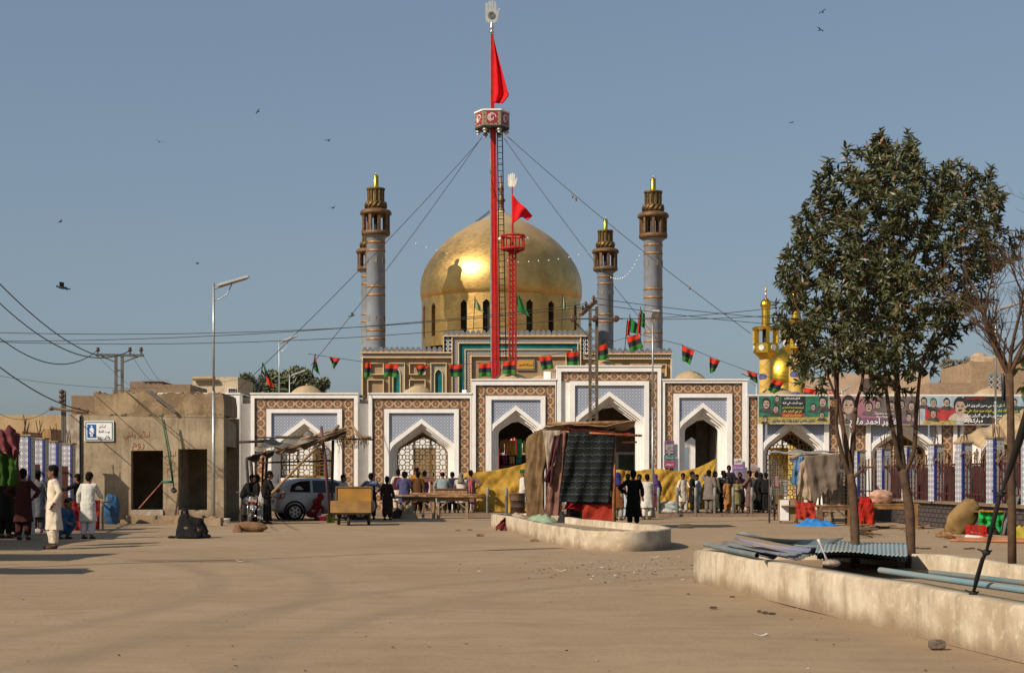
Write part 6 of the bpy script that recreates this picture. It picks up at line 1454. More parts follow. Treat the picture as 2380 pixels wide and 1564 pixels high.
for a in ((1012,1086,60.0,60.03),(1012,1086,60.5,60.53)): m=MB(); m.box(X_(a[0],60),X_(a[1],60),a[2],a[3],Z_(1148.5,60),Z_(1136,60)); m.build('side_board',MWOODP if a[2]<60.2 else MWOOD,wb)
m=MB(); m.box(X_(1010,60),X_(1088,60),59.96,60.56,Z_(1136.5,60),Z_(1134.5,60)); m.build('lid',mat('red_wood',(.22,.08,.05),.7),wb)
heap('dark_sack','dark round sack under the left wooden table','sack',926,1205,59.9,.6,.36,cloth_m('dark_sack',(.045,.035,.03)),seed=11,amp=.2)
heap('pale_sack','pale crumpled sacks under the left wooden table','sack',951,1206,59.4,.75,.36,cloth_m('pale_sack',(.30,.23,.15)),seed=13,amp=1.0)
bt=thing('bottle','clear plastic bottle standing under the wooden tables','bottle',P(983.5,1206,59.2)-Vector((0,0,P(983.5,1206,59.2).z)))
c=bt.location; m=MB(); m.lathe([(.001,0),(.045,.0),(.05,.03),(.05,.2),(.02,.27),(.015,.3)],12,c); m.build('bottle_body',mat('bottle_plastic',(.45,.47,.47),.15,spec=.6),bt,True); m=MB(); m.lathe([(.052,.09),(.052,.17)],12,c); m.build('bottle_label',mat('bottle_label',(.4,.04,.05),.5),bt)
rail=thing('wooden_barrier','rough wooden barrier frame in the crowd before the grille','barrier',(X_(1040,67),67,.1))
for x in (984,1105,1003): m=MB(); m.box(X_(x,67)-.06,X_(x,67)+.06,67,67.1,.1,Z_(1108 if x!=1003 else 1096,67)); m.build('post',MWOOD,rail)
m=MB(); m.bar(P(980,1116,66.95),P(1112,1112,66.95),.09,.14); m.bar(P(984,1150,66.95),P(1107,1150,66.95),.08,.1); m.build('rail',mat('red_wood',(.22,.08,.05),.7),rail)
m=MB(); m.box(X_(895,69.5),X_(908,69.5),69.5,70,.1,Z_(1150,69.5)); m.box(X_(895,69.5)-.06,X_(908,69.5)+.06,69.45,70.05,Z_(1150,69.5),Z_(1147.5,69.5)); tri('stone_trough',m,MW,'white stone block at the foot of the tile band','block')

# ------------------------------------------------------------------ left side stalls
MMAR=cloth_m('stall_maroon',(.15,.04,.042),.4); MGRN=cloth_m('stall_green',(.03,.075,.012),.35)
drape('stall_canopy','maroon tarpaulin roof of the stall at the left edge','canopy',(-24,997,35),(36,998,35),(-24,1056,34.3),(46,1056,34.4),MMAR,fold=.1,nf=3,sag=-.05)
drape('stall_canopy','maroon tarpaulin edge hanging on the right of the left stall','canopy',(30,1000,35.0),(46,1010,35.6),(36,1120,34.6),(42,1118,35.2),MMAR,fold=.05,nf=2)
drape('green_cloth','bright green cloth wall of the stall at the left edge','cloth',(-24,1040,34.4),(38,1062,34.4),(-24,1130,34.4),(40,1128,34.4),MGRN,fold=.08,nf=3)
sf=thing('market_stall','unseen pole frame added under the shading canopies beyond the left edge','stall',(-12.4,31,0))  # poles added out of view to go with the shading canopies
m=MB()
for x,y in ((-12.2,35.6),(-14.6,35.6),(-12.2,30.2),(-14.5,30.2),(-11.6,25.6),(-14,25.6)): m.tube([(x,y,0),(x,y,2.75)],.05,6)
m.build('pole',MPDK,sf)
drape('stall_canopy','unseen brown canopy added at left to shade the square','canopy',Vector((-16.5,36.8,2.8)),Vector((-13.0,36.8,2.7)),Vector((-16,31.5,2.7)),Vector((-12.5,31.3,2.5)),MMAR,fold=.08,nf=4)  # unseen canopy added to throw shade in from the left
drape('stall_canopy','unseen ragged canopy added at left to shade the ground','canopy',Vector((-15,29.6,2.7)),Vector((-10.4,29.6,2.5)),Vector((-15,27.2,2.6)),Vector((-10.6,27.0,2.4)),MT1,fold=.08,nf=4)  # added out of view; its shadow falls across the open dust
drape('stall_canopy','unseen nearest canopy added at left to shade the ground','canopy',Vector((-15,24.4,2.6)),Vector((-9.6,24.6,2.4)),Vector((-15,22.9,2.5)),Vector((-9.2,23.0,2.3)),MT1,fold=.08,nf=4)  # unseen occluder added for the nearest ground shadow
drape('stall_canopy','unseen tall cloth added to put the left crowd in shade','canopy',Vector((-17.5,41,3.1)),Vector((-13.5,41,3.0)),Vector((-17,36.8,3.0)),Vector((-12.9,36.8,2.9)),MT1,fold=.08,nf=4)  # unseen cloth added to block the sun from the left crowd
t=thing('cloth_table','table covered in dull red cloth behind the white clad men','table',(X_(195,46),46.3,0))
m=MB(); m.box(X_(150,46),X_(241,46),46,47,.80,.84); m.build('top',MWOOD,t)
for x in (152,238): m=MB(); m.box(X_(x,46)-.03,X_(x,46)+.03,46.02,46.08,0,.8); m.build('leg',MSTEEL,t)
drape('table_cloth','dull dark red cloth hanging from the left table','cloth',(149,1161.5,45.9),(232,1161.5,45.9),(150,1232,45.8),(230,1230,45.8),cloth_m('deep_red',(.22,.018,.02)),fold=.05,nf=5)
sack('blue_bag','big blue plastic bag against the toilet block wall',Vector((X_(261,52.5),52.4,.45)),(.27,.27,.52),mat('blue_bag',(.035,.11,.22),.5,0,.4,3,.3,6),(0,0,0),None,21)

# ------------------------------------------------------------------ right stall
rs=thing('market_stall','ramshackle stall with mesh sides and hung cloths at the right','stall',(X_(1880,55),55,0))
m=MB()
for x,D in ((1788,54),(1852,53.6),(1905,53.4),(1966,53.4),(1800,57.5),(1966,57.5)): m.tube([P(x,1056,D),Vector((X_(x,D),D,0))],.035,6)
m.build('post',MPDK,rs)
m=MB()
for k in range(13): 
    x=1789+5.2*k; m.tube([P(x,1066,53.9),P(x,1150,53.9)],.008,3,cap=False)
for k in range(15): m.tube([P(1789,1067+5.8*k,53.9),P(1852,1067+5.8*k,53.9)],.008,3,cap=False)
m.build('wire_mesh',MSTEEL,rs)
m=MB()
for k in range(9): x=1920+7*k; m.tube([P(x,1064,53.3),P(x,1165,53.3)],.01,3,cap=False)
for k in range(12): m.tube([P(1920,1068+8.6*k,53.3),P(1976,1068+8.6*k,53.3)],.01,3,cap=False)
m.build('wire_frame',MSTEEL,rs)
m=MB(); m.box(X_(1813,54),X_(1900,54),53.6,54.4,.55,.6); m.build('counter',MWOOD,rs)
drape('stall_roof','flat roof of tin and blue sheet on the right stall','canopy',(1785,1053.5,53.2),(1972,1050,53.0),(1795,1049,58),(1965,1047,58),mat('roof_blue',(.22,.27,.31),.7,0,.4,1.5,0,col2=(.25,.18,.12)),fold=.04,nf=3)
drape('stall_roof','brown rolled sacking along the right stall roof edge','cloth',(1832,1054,52.95),(1952,1053,52.9),(1834,1064,53.0),(1950,1060,52.95),MT6,fold=.05,nf=4,nv=8)
drape('blue_cloth','blue plastic sheet hanging on the right stall','cloth',(1846,1061,53.0),(1869,1059,52.9),(1839,1124,53.1),(1862,1132,53.0),mat('blue_sheet',(.10,.20,.34),.5,0,.3,3,.2,8),fold=.04,nf=2)
drape('patterned_cloth','tan patterned cloth tapering to a point on the right stall','cloth',(1858,1076,52.9),(1880,1062,52.8),(1853,1150,52.9),(1886,1165,52.8),cloth_m('tan_print',(.38,.28,.19),.35),fold=.05,nf=2)
drape('grey_cloth','grey brown cloth hung across the right stall','cloth',(1868,1059,52.7),(1952,1054,52.6),(1888,1164,52.7),(1955,1134,52.6),cloth_m('grey_brown',(.155,.118,.09),.2),fold=.05,nf=3,rag=.5,nu=30)
drape('pale_tarp','pale tarpaulin wall behind the wire on the right stall','tarp',(1905,1062,53.6),(1980,1056,53.6),(1912,1172,53.5),(1976,1172,53.5),MT6,fold=.08,nf=4)
drape('red_cloth','red cloth pulled aside under the right stall','cloth',(1850,1164,52.8),(1892,1168,52.6),(1848,1205,52.7),(1899,1212,52.5),MT4,fold=.06,nf=3)
cb=thing('white_cupboard','small white cupboard with a bare wooden side by the right stall','cupboard',(X_(1825,53.8),54,0))
m=MB(); m.box(X_(1813,53.8),X_(1833,53.8),53.78,53.81,.09,.78); m.build('door',MINKW,cb); m=MB(); m.box(X_(1813,53.8),X_(1853,53.8),53.82,54.3,.08,.80); m.build('carcass',MWOODP,cb)
for x in (1815,1850): m=MB(); m.box(X_(x,53.8)-.03,X_(x,53.8)+.03,53.85,53.92,0,.08); m.build('leg',MWOOD,cb)
table('narrow wooden bench table right of the red stall cloth',1905,1978,50.6,1174,g_,h=.66,dep=.5,n=3,mw=mat('brown_wood',(.19,.10,.05),.85,var=.4))
st=thing('stool','small wooden stool under the bench table','stool',(X_(1925,51.2),51.3,0)); c=Vector((X_(1925,51.2),51.3,0))
MB().box(c.x-.2,c.x+.2,c.y-.15,c.y+.15,.4,.43).build('seat',MWOOD,st)
for a in (-1,1):
    for b in (-1,1): MB().tube([c+Vector((a*.2,b*.15,0)),c+Vector((a*.13,b*.1,.4))],.02,5).build('leg',MWOOD,st)
heap('blue_tarp','crumpled bright blue plastic sheet on the ground','tarp',1893,1222,50.5,1.4,.17,mat('bright_blue_sheet',(.03,.20,.52),.45,0,.2,4,.2,10),dep=.9,seed=2,amp=.9,nu=40)
tb_=table('wooden table with a red cloth and a pink bundle, behind the tree trunks',2000,2134,47,1169,g_,h=.76,dep=.9,mw=mat('honey_wood',(.27,.14,.05),.8,var=.35))
drape('red_table_cloth','red cloth hanging from the left end of the bundle table','cloth',(1991,1168,46.9),(2030,1168,46.9),(1993,1217,46.85),(2034,1222,46.85),cloth_m('flat_red',(.34,.022,.012)),fold=.035,nf=2,rag=.3)
sack('pink_bundle','large pale pink cloth bundle on the table',P(2048,1155,47.3),(.34,.3,.22),mat('cloth_pink',(.50,.28,.19),.9,0,.25,6,.3,10),(0,.1,.2),None,31)
def crate(label,x0,x1,y0,y1,D,mm,z0=None):
    a,b=X_(x0,D),X_(x1,D); zb_=Z_(y1,D) if z0 is None else z0; h=(y1-y0)*D/F; t=thing('plastic_crate',label,'crate',((a+b)/2,D+.17,zb_),'red plastic crates')
    MB().box(a,b,D,D+.35,zb_,zb_+.02).build('base',mm,t)
    for nm,bs in (('side',[(a,b,D,D+.02),(a,b,D+.33,D+.35)]),('side',[(a,a+.02,D+.02,D+.33),(b-.02,b,D+.02,D+.33)])):
        for q_ in bs:
            m=MB()
            for z in (0,.38,.78): m.box(q_[0],q_[1],q_[2],q_[3],zb_+.02+h*z,zb_+.02+h*(z+.16))
            n=4
            for k in range(n+1):
                if q_[1]-q_[0]>.1: x=q_[0]+(q_[1]-q_[0]-.025)*k/n; m.box(x,x+.025,q_[2]+.002,q_[3]-.002,zb_+.02,zb_+h*.94)
                else: y=q_[2]+(q_[3]-q_[2]-.025)*k/n; m.box(q_[0]+.002,q_[1]-.002,y,y+.025,zb_+.02,zb_+h*.94)
            m.build(nm,mm,t)
MCR=mat('crate_red',(.48,.012,.012),.4,0,.1)
crate('red plastic crate on the ground in front of the burlap sack',2253,2293,1221,1247,41.2,MCR,0.0); crate('small red crate on the table beside the pink bundle',2003,2022,1153,1165.5,47.4,MCR,.765)
sack('burlap_sack','tall brown burlap sack leaning by the right fence',Vector((X_(2242,43),43.2,.42)),(.34,.30,.62),cloth_m('burlap',(.235,.145,.055),.3),(rad(-8),rad(38),0),None,41)
grt=thing('green_table','table draped in bright green cloth at the right edge','table',(X_(2312,42.4),42.8,0)); m=MB(); m.box(X_(2276,42.4),X_(2346,42.4),42.4,43.3,.60,.64); m.build('top',MWOOD,grt)
for x in (2279,2343): m=MB(); m.box(X_(x,42.4)-.03,X_(x,42.4)+.03,42.45,42.5,0,.6); m.build('leg',MWOOD,grt)
drape('green_table_cloth','bright green cloth hanging over the right table','cloth',(2276,1186,42.3),(2346,1189,42.3),(2274,1220,42.3),(2348,1234,42.25),cloth_m('vivid_green',(.02,.30,.06),.2),fold=.05,nf=4,rag=.2)
drape('orange_trim','orange fringe along the green table edge','trim',(2276,1184.5,42.25),(2332,1186,42.25),(2276,1188.5,42.22),(2332,1190,42.22),cloth_m('orange_trim',(.45,.18,.03)),fold=.01,nf=8,nv=3)
drape('grey_cloth','dark grey cloth hanging beside the green table','cloth',(2340,1158,42.0),(2380,1150,42.0),(2326,1246,41.9),(2352,1232,42),cloth_m('grey_green',(.12,.13,.11)),fold=.07,nf=3)
heap('grey_blanket','grey blankets piled at the right edge','blanket',2368,1190,43,.9,1.15,cloth_m('grey_green2',(.15,.155,.14)),seed=17,z0=0)
heap('yellow_cloth','yellow cloth lying at the right edge of the square','cloth',2374,1254,39.5,.6,.3,cloth_m('dusty_yellow',(.36,.28,.04)),seed=19)
for i in range(9):
    x0=2172+R.uniform(0,30); x1=x0+R.uniform(22,46); y=1244+i*1.4; a,b=G(x0,y),G(x1,y+R.uniform(-1,3)); a.z=.05+.03*(i%3); b.z=.04+.03*(i%2)
    tri('stick',MB().tube([a,a.lerp(b,.5)+Vector((0,0,R.uniform(0,.05))),b],[.03,.026,.022],6),MBAM,'bundle of broken bamboo sticks before the burlap sack','stick','broken bamboo sticks before the burlap sack',True)
for k,(x0,y0,x1,y1,l) in enumerate(((2208,1259,2400,1262,'long reddish bamboo pole on the ground, lower of two'),(2224,1255,2400,1257,'long reddish bamboo pole on the ground, upper of two'))):
    tri('bamboo_pole',MB().tube([G(x0+(x1-x0)*i/8,y0+(y1-y0)*i/8)+Vector((0,0,.04)) for i in range(9)],[.035+.006*(i%2) for i in range(9)],7),mat('red_bamboo',(.36,.14,.06),.6,var=.3),l,'pole','bamboo poles on the ground at right',True)
tri('pipe',MB().tube([G(2247,1252)+Vector((0,0,.05)),G(2281,1255)+Vector((0,0,.05))],.06,9),MPAP,'short pale pipe piece by the red crate','pipe')
for i in range(14):
    a=G(R.uniform(1974,1990),R.uniform(1242,1252)); b=a+Vector((R.uniform(.4,.75),R.uniform(-.3,.3),R.uniform(-.05,.3))); a.z+=.05+R.uniform(0,.2); b.z=max(.03,b.z)
    tri('stick',MB().tube([a,b],[.03,.02],5),MWOOD,'bundle of dry sticks behind the left tree trunk','stick','dry sticks behind the left tree trunk')
# beige tent
tt=thing('beige_tent','beige canvas tent roof with two peaks behind the right fence','tent',(X_(2310,57),57,0))
MTN=cloth_m('tent_beige',(.42,.30,.17),.15)
drape('roof_panel',None,None,(2212,1028,58),(2330,972,59),(2240,1034,55),(2352,1034,55),MTN,fold=.07,nf=3,parent=tt,bulge=-.25)
drape('roof_panel',None,None,(2316,970,58.5),(2372,957,58.5),(2344,1030,55),(2420,1022,55),MTN,fold=.07,nf=2,parent=tt,bulge=-.25)
drape('roof_panel',None,None,(2370,955,58),(2440,965,58),(2380,1030,54.5),(2450,1030,54.5),MTN,fold=.07,nf=2,parent=tt)
m=MB(); m.tube([P(2316,970,58.6),P(2316,1190,58.6)],.05,6); m.tube([P(2373,956,58.3),P(2373,1190,58.3)],.05,6); m.build('pole',MBAM,tt)

# ------------------------------------------------------------------ corrugated sheets, pipes and bits on the near planter
MCORR=mat('corrugated_blue',(.17,.31,.37),.6,.1,.4,1.6,.15,12,col2=(.30,.26,.20)); MCORR2=mat('corrugated_grey',(.19,.22,.24),.6,.2,.5,1.6,.15,12,col2=(.20,.15,.10)); MCORR3=mat('corrugated_violet',(.15,.17,.30),.6,.1,.4,1.6,.15,12,col2=(.26,.20,.13))
def sheet(label,A,B,C,Dd,mm,curl=.0,per=.052,amp=.007):
    """corrugated sheet; ribs run from A-B side to C-D side"""
    A,B,C,Dd=[Vector(v) for v in (A,B,C,Dd)]; L=(B-A).length; n=int(L/per)*6
    def fn(u,v):
        p=(A*(1-u)+B*u)*(1-v)+(C*(1-u)+Dd*u)*v; p.z+=amp*math.sin(u*L/per*6.283)+curl*(abs(v-.5)*2)**2+.02*math.sin(u*5+v*3); return p
    m=MB(); m.grid(fn,n,8); o=m.build('corrugated_sheet',mm,None,True); solid(o,.004); return tag(o,label,'metal sheet','corrugated roofing sheets stacked on the planter')
def W(x,y,z): return P(x,y,(CH-z)*F/(y-HY))
sheet('sky blue corrugated sheet on top of the stack, behind the tree trunks',W(1895,1284,.60),W(2110,1288,.58),W(1907,1250,.62),W(2108,1266,.60),MCORR)
sheet('blue grey corrugated sheet under the top one, edge drooping',W(1872,1290,.50),W(2110,1293,.50),W(1880,1256,.52),W(2100,1270,.52),MCORR2)
sheet('dark under sheet whose black edge shows below the blue ones',W(1900,1299,.42),W(2106,1300,.42),W(1890,1262,.44),W(2100,1275,.44),MCORR2)
sheet('long curled grey blue sheet at the left of the stack',W(1735,1250,.72),W(1711,1246,.80),W(1900,1281,.56),W(1960,1262,.60),MCORR,curl=.05)
sheet('violet blue sheet sliding left under the curled one',W(1706,1258,.62),W(1716,1252,.66),W(1870,1297,.46),W(1905,1284,.52),MCORR3,curl=.03)
sheet('rusty brown sheet lowest at the left of the stack',W(1678,1266,.56),W(1700,1258,.60),W(1845,1303,.46),W(1890,1294,.48),MCORR2,curl=.02)
sheet('thin grey sheet poking out left beside the pipe',W(1668,1270,.52),W(1690,1263,.54),W(1790,1297,.46),W(1815,1290,.48),MCORR3)
MPI=mat('pipe_blue',(.13,.235,.27),.55,0,.3,1.5,.1,12,col2=(.22,.24,.22)); MPI2=mat('pipe_grey',(.10,.155,.165),.6,0,.4,2,.1,12,col2=(.20,.19,.16))
def pipe(label,pts,r,mm):
    m=MB(); m.tube(pts,r,14,cap=False); m.tube([Vector(pts[0])+(Vector(pts[1])-Vector(pts[0]))*.002,Vector(pts[1])],r*.86,14,cap=False)
    e=[Vector(p) for p in pts]; m.tube([e[0]+(e[1]-e[0])*.12,e[0]+(e[1]-e[0])*.121],r*.9,14); return tri('pipe',m,mm,label,'pipe','blue grey pipes lying on the planters',True)
pipe('sky blue pipe lying on the near planter wall',[W(2046,1324,.55),W(2200,1346,.55),W(2420,1377,.55)],.031,MPI)
pipe('grey blue pipe lying behind the sky blue one',[W(2163,1329,.50),W(2280,1342,.50),W(2430,1360,.50)],.027,MPI2)
pipe('short blue grey pipe end poking left from under the sheets',[W(1638,1264,.56),W(1690,1276,.54),W(1760,1290,.52)],.034,MPI2)
sr=thing('black_strap','twisted black strap stretched down to the near planter wall','strap',W(2264,1381,.46))
def ribbon(m,pts,ws):
    for i in range(len(pts)-1):
        a,b=pts[i],pts[i+1]; wa,wb=ws[i],ws[i+1]; m.tube([a,b],[wa,wb],6)
m=MB(); pts=[W(2262,1378,.48),P(2270,1345,14.1),P(2283,1300,13.9),P(2292,1283,13.8),P(2306,1225,13.6),P(2321,1160,13.4),P(2326,1148,13.4),P(2352,1075,13.1),P(2384,975,12.8),P(2420,860,12.5)]
m.tube(pts,[.012,.022,.020,.012,.022,.020,.012,.030,.038,.038],7); m.build('webbing',MBLACK,sr,True)
for k in (0,3,6): m=MB(); m.ball(pts[k],(.04,.03,.028),8,6); m.tube([pts[k],pts[k]+Vector((-.075,0,.03))],.008,5); m.tube([pts[k],pts[k]+Vector((.05,0,.015))],.008,5); m.build('knot',MBLACK,sr,True)
pb=thing('plastic_bag','small knotted plastic bag of scraps on the planter wall','bag',W(1930,1318,.47))
c=W(1930,1318,.47); m=MB(); m.ball(c+Vector((.01,0,.05)),(.11,.08,.045),12,7); m.build('bag_body',mat('bag_film',(.36,.27,.21),.3,var=.4,scale=20),pb,True)
m=MB(); m.tube([c+Vector((-.04,0,.08)),c+Vector((-.07,.01,.16)),c+Vector((-.11,.02,.26)),c+Vector((-.14,.02,.33))],[.02,.008,.012,.02],7); m.build('bag_neck',mat('bag_film2',(.50,.45,.42),.3),pb,True)
def lump(name,label,cat,c,r,mm,group=None,seed=0):
    m=MB()
    def T(v):
        d=v-c; f=1+.25*noise.noise(Vector((d.x/r[0]*1.3+seed,d.y/r[1]*1.3,d.z/r[2]*1.3))); w=d*f; sq=lambda a,q_: math.copysign(min(abs(a),q_*.8),a); return c+Vector((sq(w.x,r[0]),sq(w.y,r[1]),sq(w.z,r[2])))
    m.ball(c,r,9,6,T=T); return tri(name,m,mm,label,cat,group)
MBK=mat('brick_bit',(.21,.125,.085),.9,var=.4,scale=12)
lump('brick','broken brick at the foot of the near planter wall','brick',G(2178,1509)+Vector((0,0,.045)),(.09,.06,.055),mat('brick_grey',(.16,.12,.09),.9,var=.4,scale=12),None,1)
stone_spec=[(1116,1245,.11,'flat tan stone on the ground left of the planter, nearest of the group'),(1092,1232,.08,'stone left of the planter, right of two small ones'),(1064,1233,.08,'stone left of the planter, left of two small ones'),(1243,1259,.12,'flat stone against the planter wall foot'),(1593,1227,.24,'dark block lying in the shadow strip right of the planter')]
for i,(x,y,s,l) in enumerate(stone_spec): lump('stone',l,'stone',G(x,y)+Vector((0,0,s*.25)),(s*1.15,s*.6,s*.38),MBK if i<4 else mat('dark_stone',(.10,.075,.05),.9),'loose stones in the square',i)
for i,(x,y) in enumerate(((1984,1226),(2003,1229),(2022,1223),(2040,1227),(2058,1228),(2075,1225),(2102,1231),(2122,1226),(2138,1229),(2168,1222),(2110,1236),(2152,1224))):
    b_=MB(); b_.box(-.115,.115,-.055,.055,0,.075,M=Matrix.Translation(G(x,y))@Matrix.Rotation(R.uniform(-.6,.6),4,'Z')@Matrix.Rotation(R.choice((0,0,0,.15)),4,'Y')); tri('brick',b_,MBK,'loose brown brick under the table behind the trees','brick','loose bricks along the right fence')
# litter: many small crumbs nobody could count
m=MB()
def crumb(x,y,s,mi):
    c=G(x,y); a=R.uniform(0,6.3); w=R.uniform(.4,1); hgt=s*R.uniform(.15,.5)
    p_=[c+Vector((s*w*math.cos(a+k*1.57)*R.uniform(.6,1.1),s*math.sin(a+k*1.57)*R.uniform(.5,1),.004)) for k in range(4)]
    m.add(p_+[c+Vector((R.uniform(-.3,.3)*s,R.uniform(-.3,.3)*s,hgt))],[(0,1,4),(1,2,4),(2,3,4),(3,0,4),(3,2,1,0)],mi)
for i in range(520): crumb(R.gauss(1480,190),R.gauss(1322,15),R.choice((.012,.02,.03,.045)),R.choice((0,0,1,2,2,0,3)))
for i in range(420):
    y=1215+R.random()**1.6*345; crumb(R.uniform(-10,2400),y,R.choice((.012,.016,.02,.03)),R.choice((0,0,0,1,2,3)))
for i in range(90): crumb(R.uniform(1900,2380),R.uniform(1232,1262),R.choice((.02,.04,.06)),R.choice((0,1,2)))
tag(m.build('litter',[mat('crumb_dark',(.06,.045,.035),.9),mat('crumb_pale',(.5,.44,.37),.8),mat('crumb_tan',(.22,.15,.09),.9),mat('crumb_blue',(.15,.18,.24),.7)]),'small stones and scraps scattered over the dusty square','litter',None,'stuff')
for i,(x,y,l) in enumerate(((1768,1478,'folded pale paper scrap near the planter wall foot'),(1520,1296,'white paper scrap on the rubble strip'),(560,1305,'small pale scrap on the open dust'),(1302,1328,'grey scrap by the twigs in mid square'))):
    c=G(x,y); s=.055 if i==0 else .08; mm=MB(); mm.grid(lambda u,v: c+Vector(((u-.5)*s*2.2,(v-.5)*s,.01+.35*s*(2*abs(u-.5))**2)),6,2); o=mm.build('paper_scrap',MPAP); tag(o,l,'paper'); solid(o,.003)
MCLOD=mat('dry_clod',(.085,.058,.038),.95,var=.5,scale=30)
for i,(x,y) in enumerate(((1765,1443),(1778,1446),(1794,1448),(1600,1403),(1702,1409),(1658,1434))):
    lump('dung','dark dry clod on the ground before the near planter wall','clod',G(x,y*.985)+Vector((0,0,.008)),(.030+.012*(i%3),.022+.01*(i%2),.015),MCLOD,'dark clods before the near planter wall',i)
for i,(x,y) in enumerate(((2132,1275),(2143,1276),(2155,1276),(2197,1272),(2246,1277),(2258,1276))):
    lump('dung','dark dry clod on the ground behind the near planter','clod',G(x,y)+Vector((0,0,.015)),(.05+.025*(i%3),.05,.03),MCLOD,'dark clods behind the near planter',i)
# ------------------------------------------------------------------ people
SKINS=[mat('skin_brown',(.19,.10,.06),.6,0,.1,8,.05),mat('skin_dark',(.10,.055,.035),.6,0,.1,8,.05),mat('skin_tan',(.26,.15,.095),.6,0,.1,8,.05)]
MHAIR=mat('hair_black',(.008,.007,.006),.8,0,.3,20,.4,60,spec=.08); MSHOE=mat('sandal',(.05,.03,.02),.7); MEYE=mat('eye_dark',(.015,.012,.01),.3,bump=0); MLIP=mat('lip',(.16,.06,.045),.6)
WRINK=bpy.data.textures.new('wrinkle','CLOUDS'); WRINK.noise_scale=.16; WRINK.noise_depth=2
def remesh(o,vox,disp=0,sm=2):
    r=o.modifiers.new('join','REMESH'); r.mode='VOXEL'; r.voxel_size=vox; r.use_smooth_shade=True
    if sm: s=o.modifiers.new('soften','SMOOTH'); s.factor=.5; s.iterations=sm
    if disp: d=o.modifiers.new('wrinkles','DISPLACE'); d.texture=WRINK; d.strength=disp; d.mid_level=.5; d.texture_coords='GLOBAL'
    return o
_gm={}
def gm_(c):
    k=tuple(c)
    if k not in _gm: _gm[k]=mat('garment_%d'%len(_gm),c,.88,0,.14,3,.2,25,spec=.12)
    return _gm[k]
ARM={'down':((.265,.02,1.15),(.285,-.06,.90)),'cross':((.27,-.04,1.14),(-.06,-.23,1.17)),'hip':((.42,.06,1.17),(.23,-.06,1.02)),'behind':((.30,.10,1.15),(.04,.19,.98)),'face':((.27,-.20,1.18),(.10,-.19,1.47)),
     'head':((.36,-.14,1.46),(.13,-.10,1.62)),'fwd':((.25,-.16,1.16),(.17,-.42,1.13)),'table':((.26,-.14,1.16),(.2,-.34,.98)),'reach':((.30,-.25,1.25),(.24,-.55,1.22)),'pocket':((.30,.07,1.16),(.23,-.05,.93))}
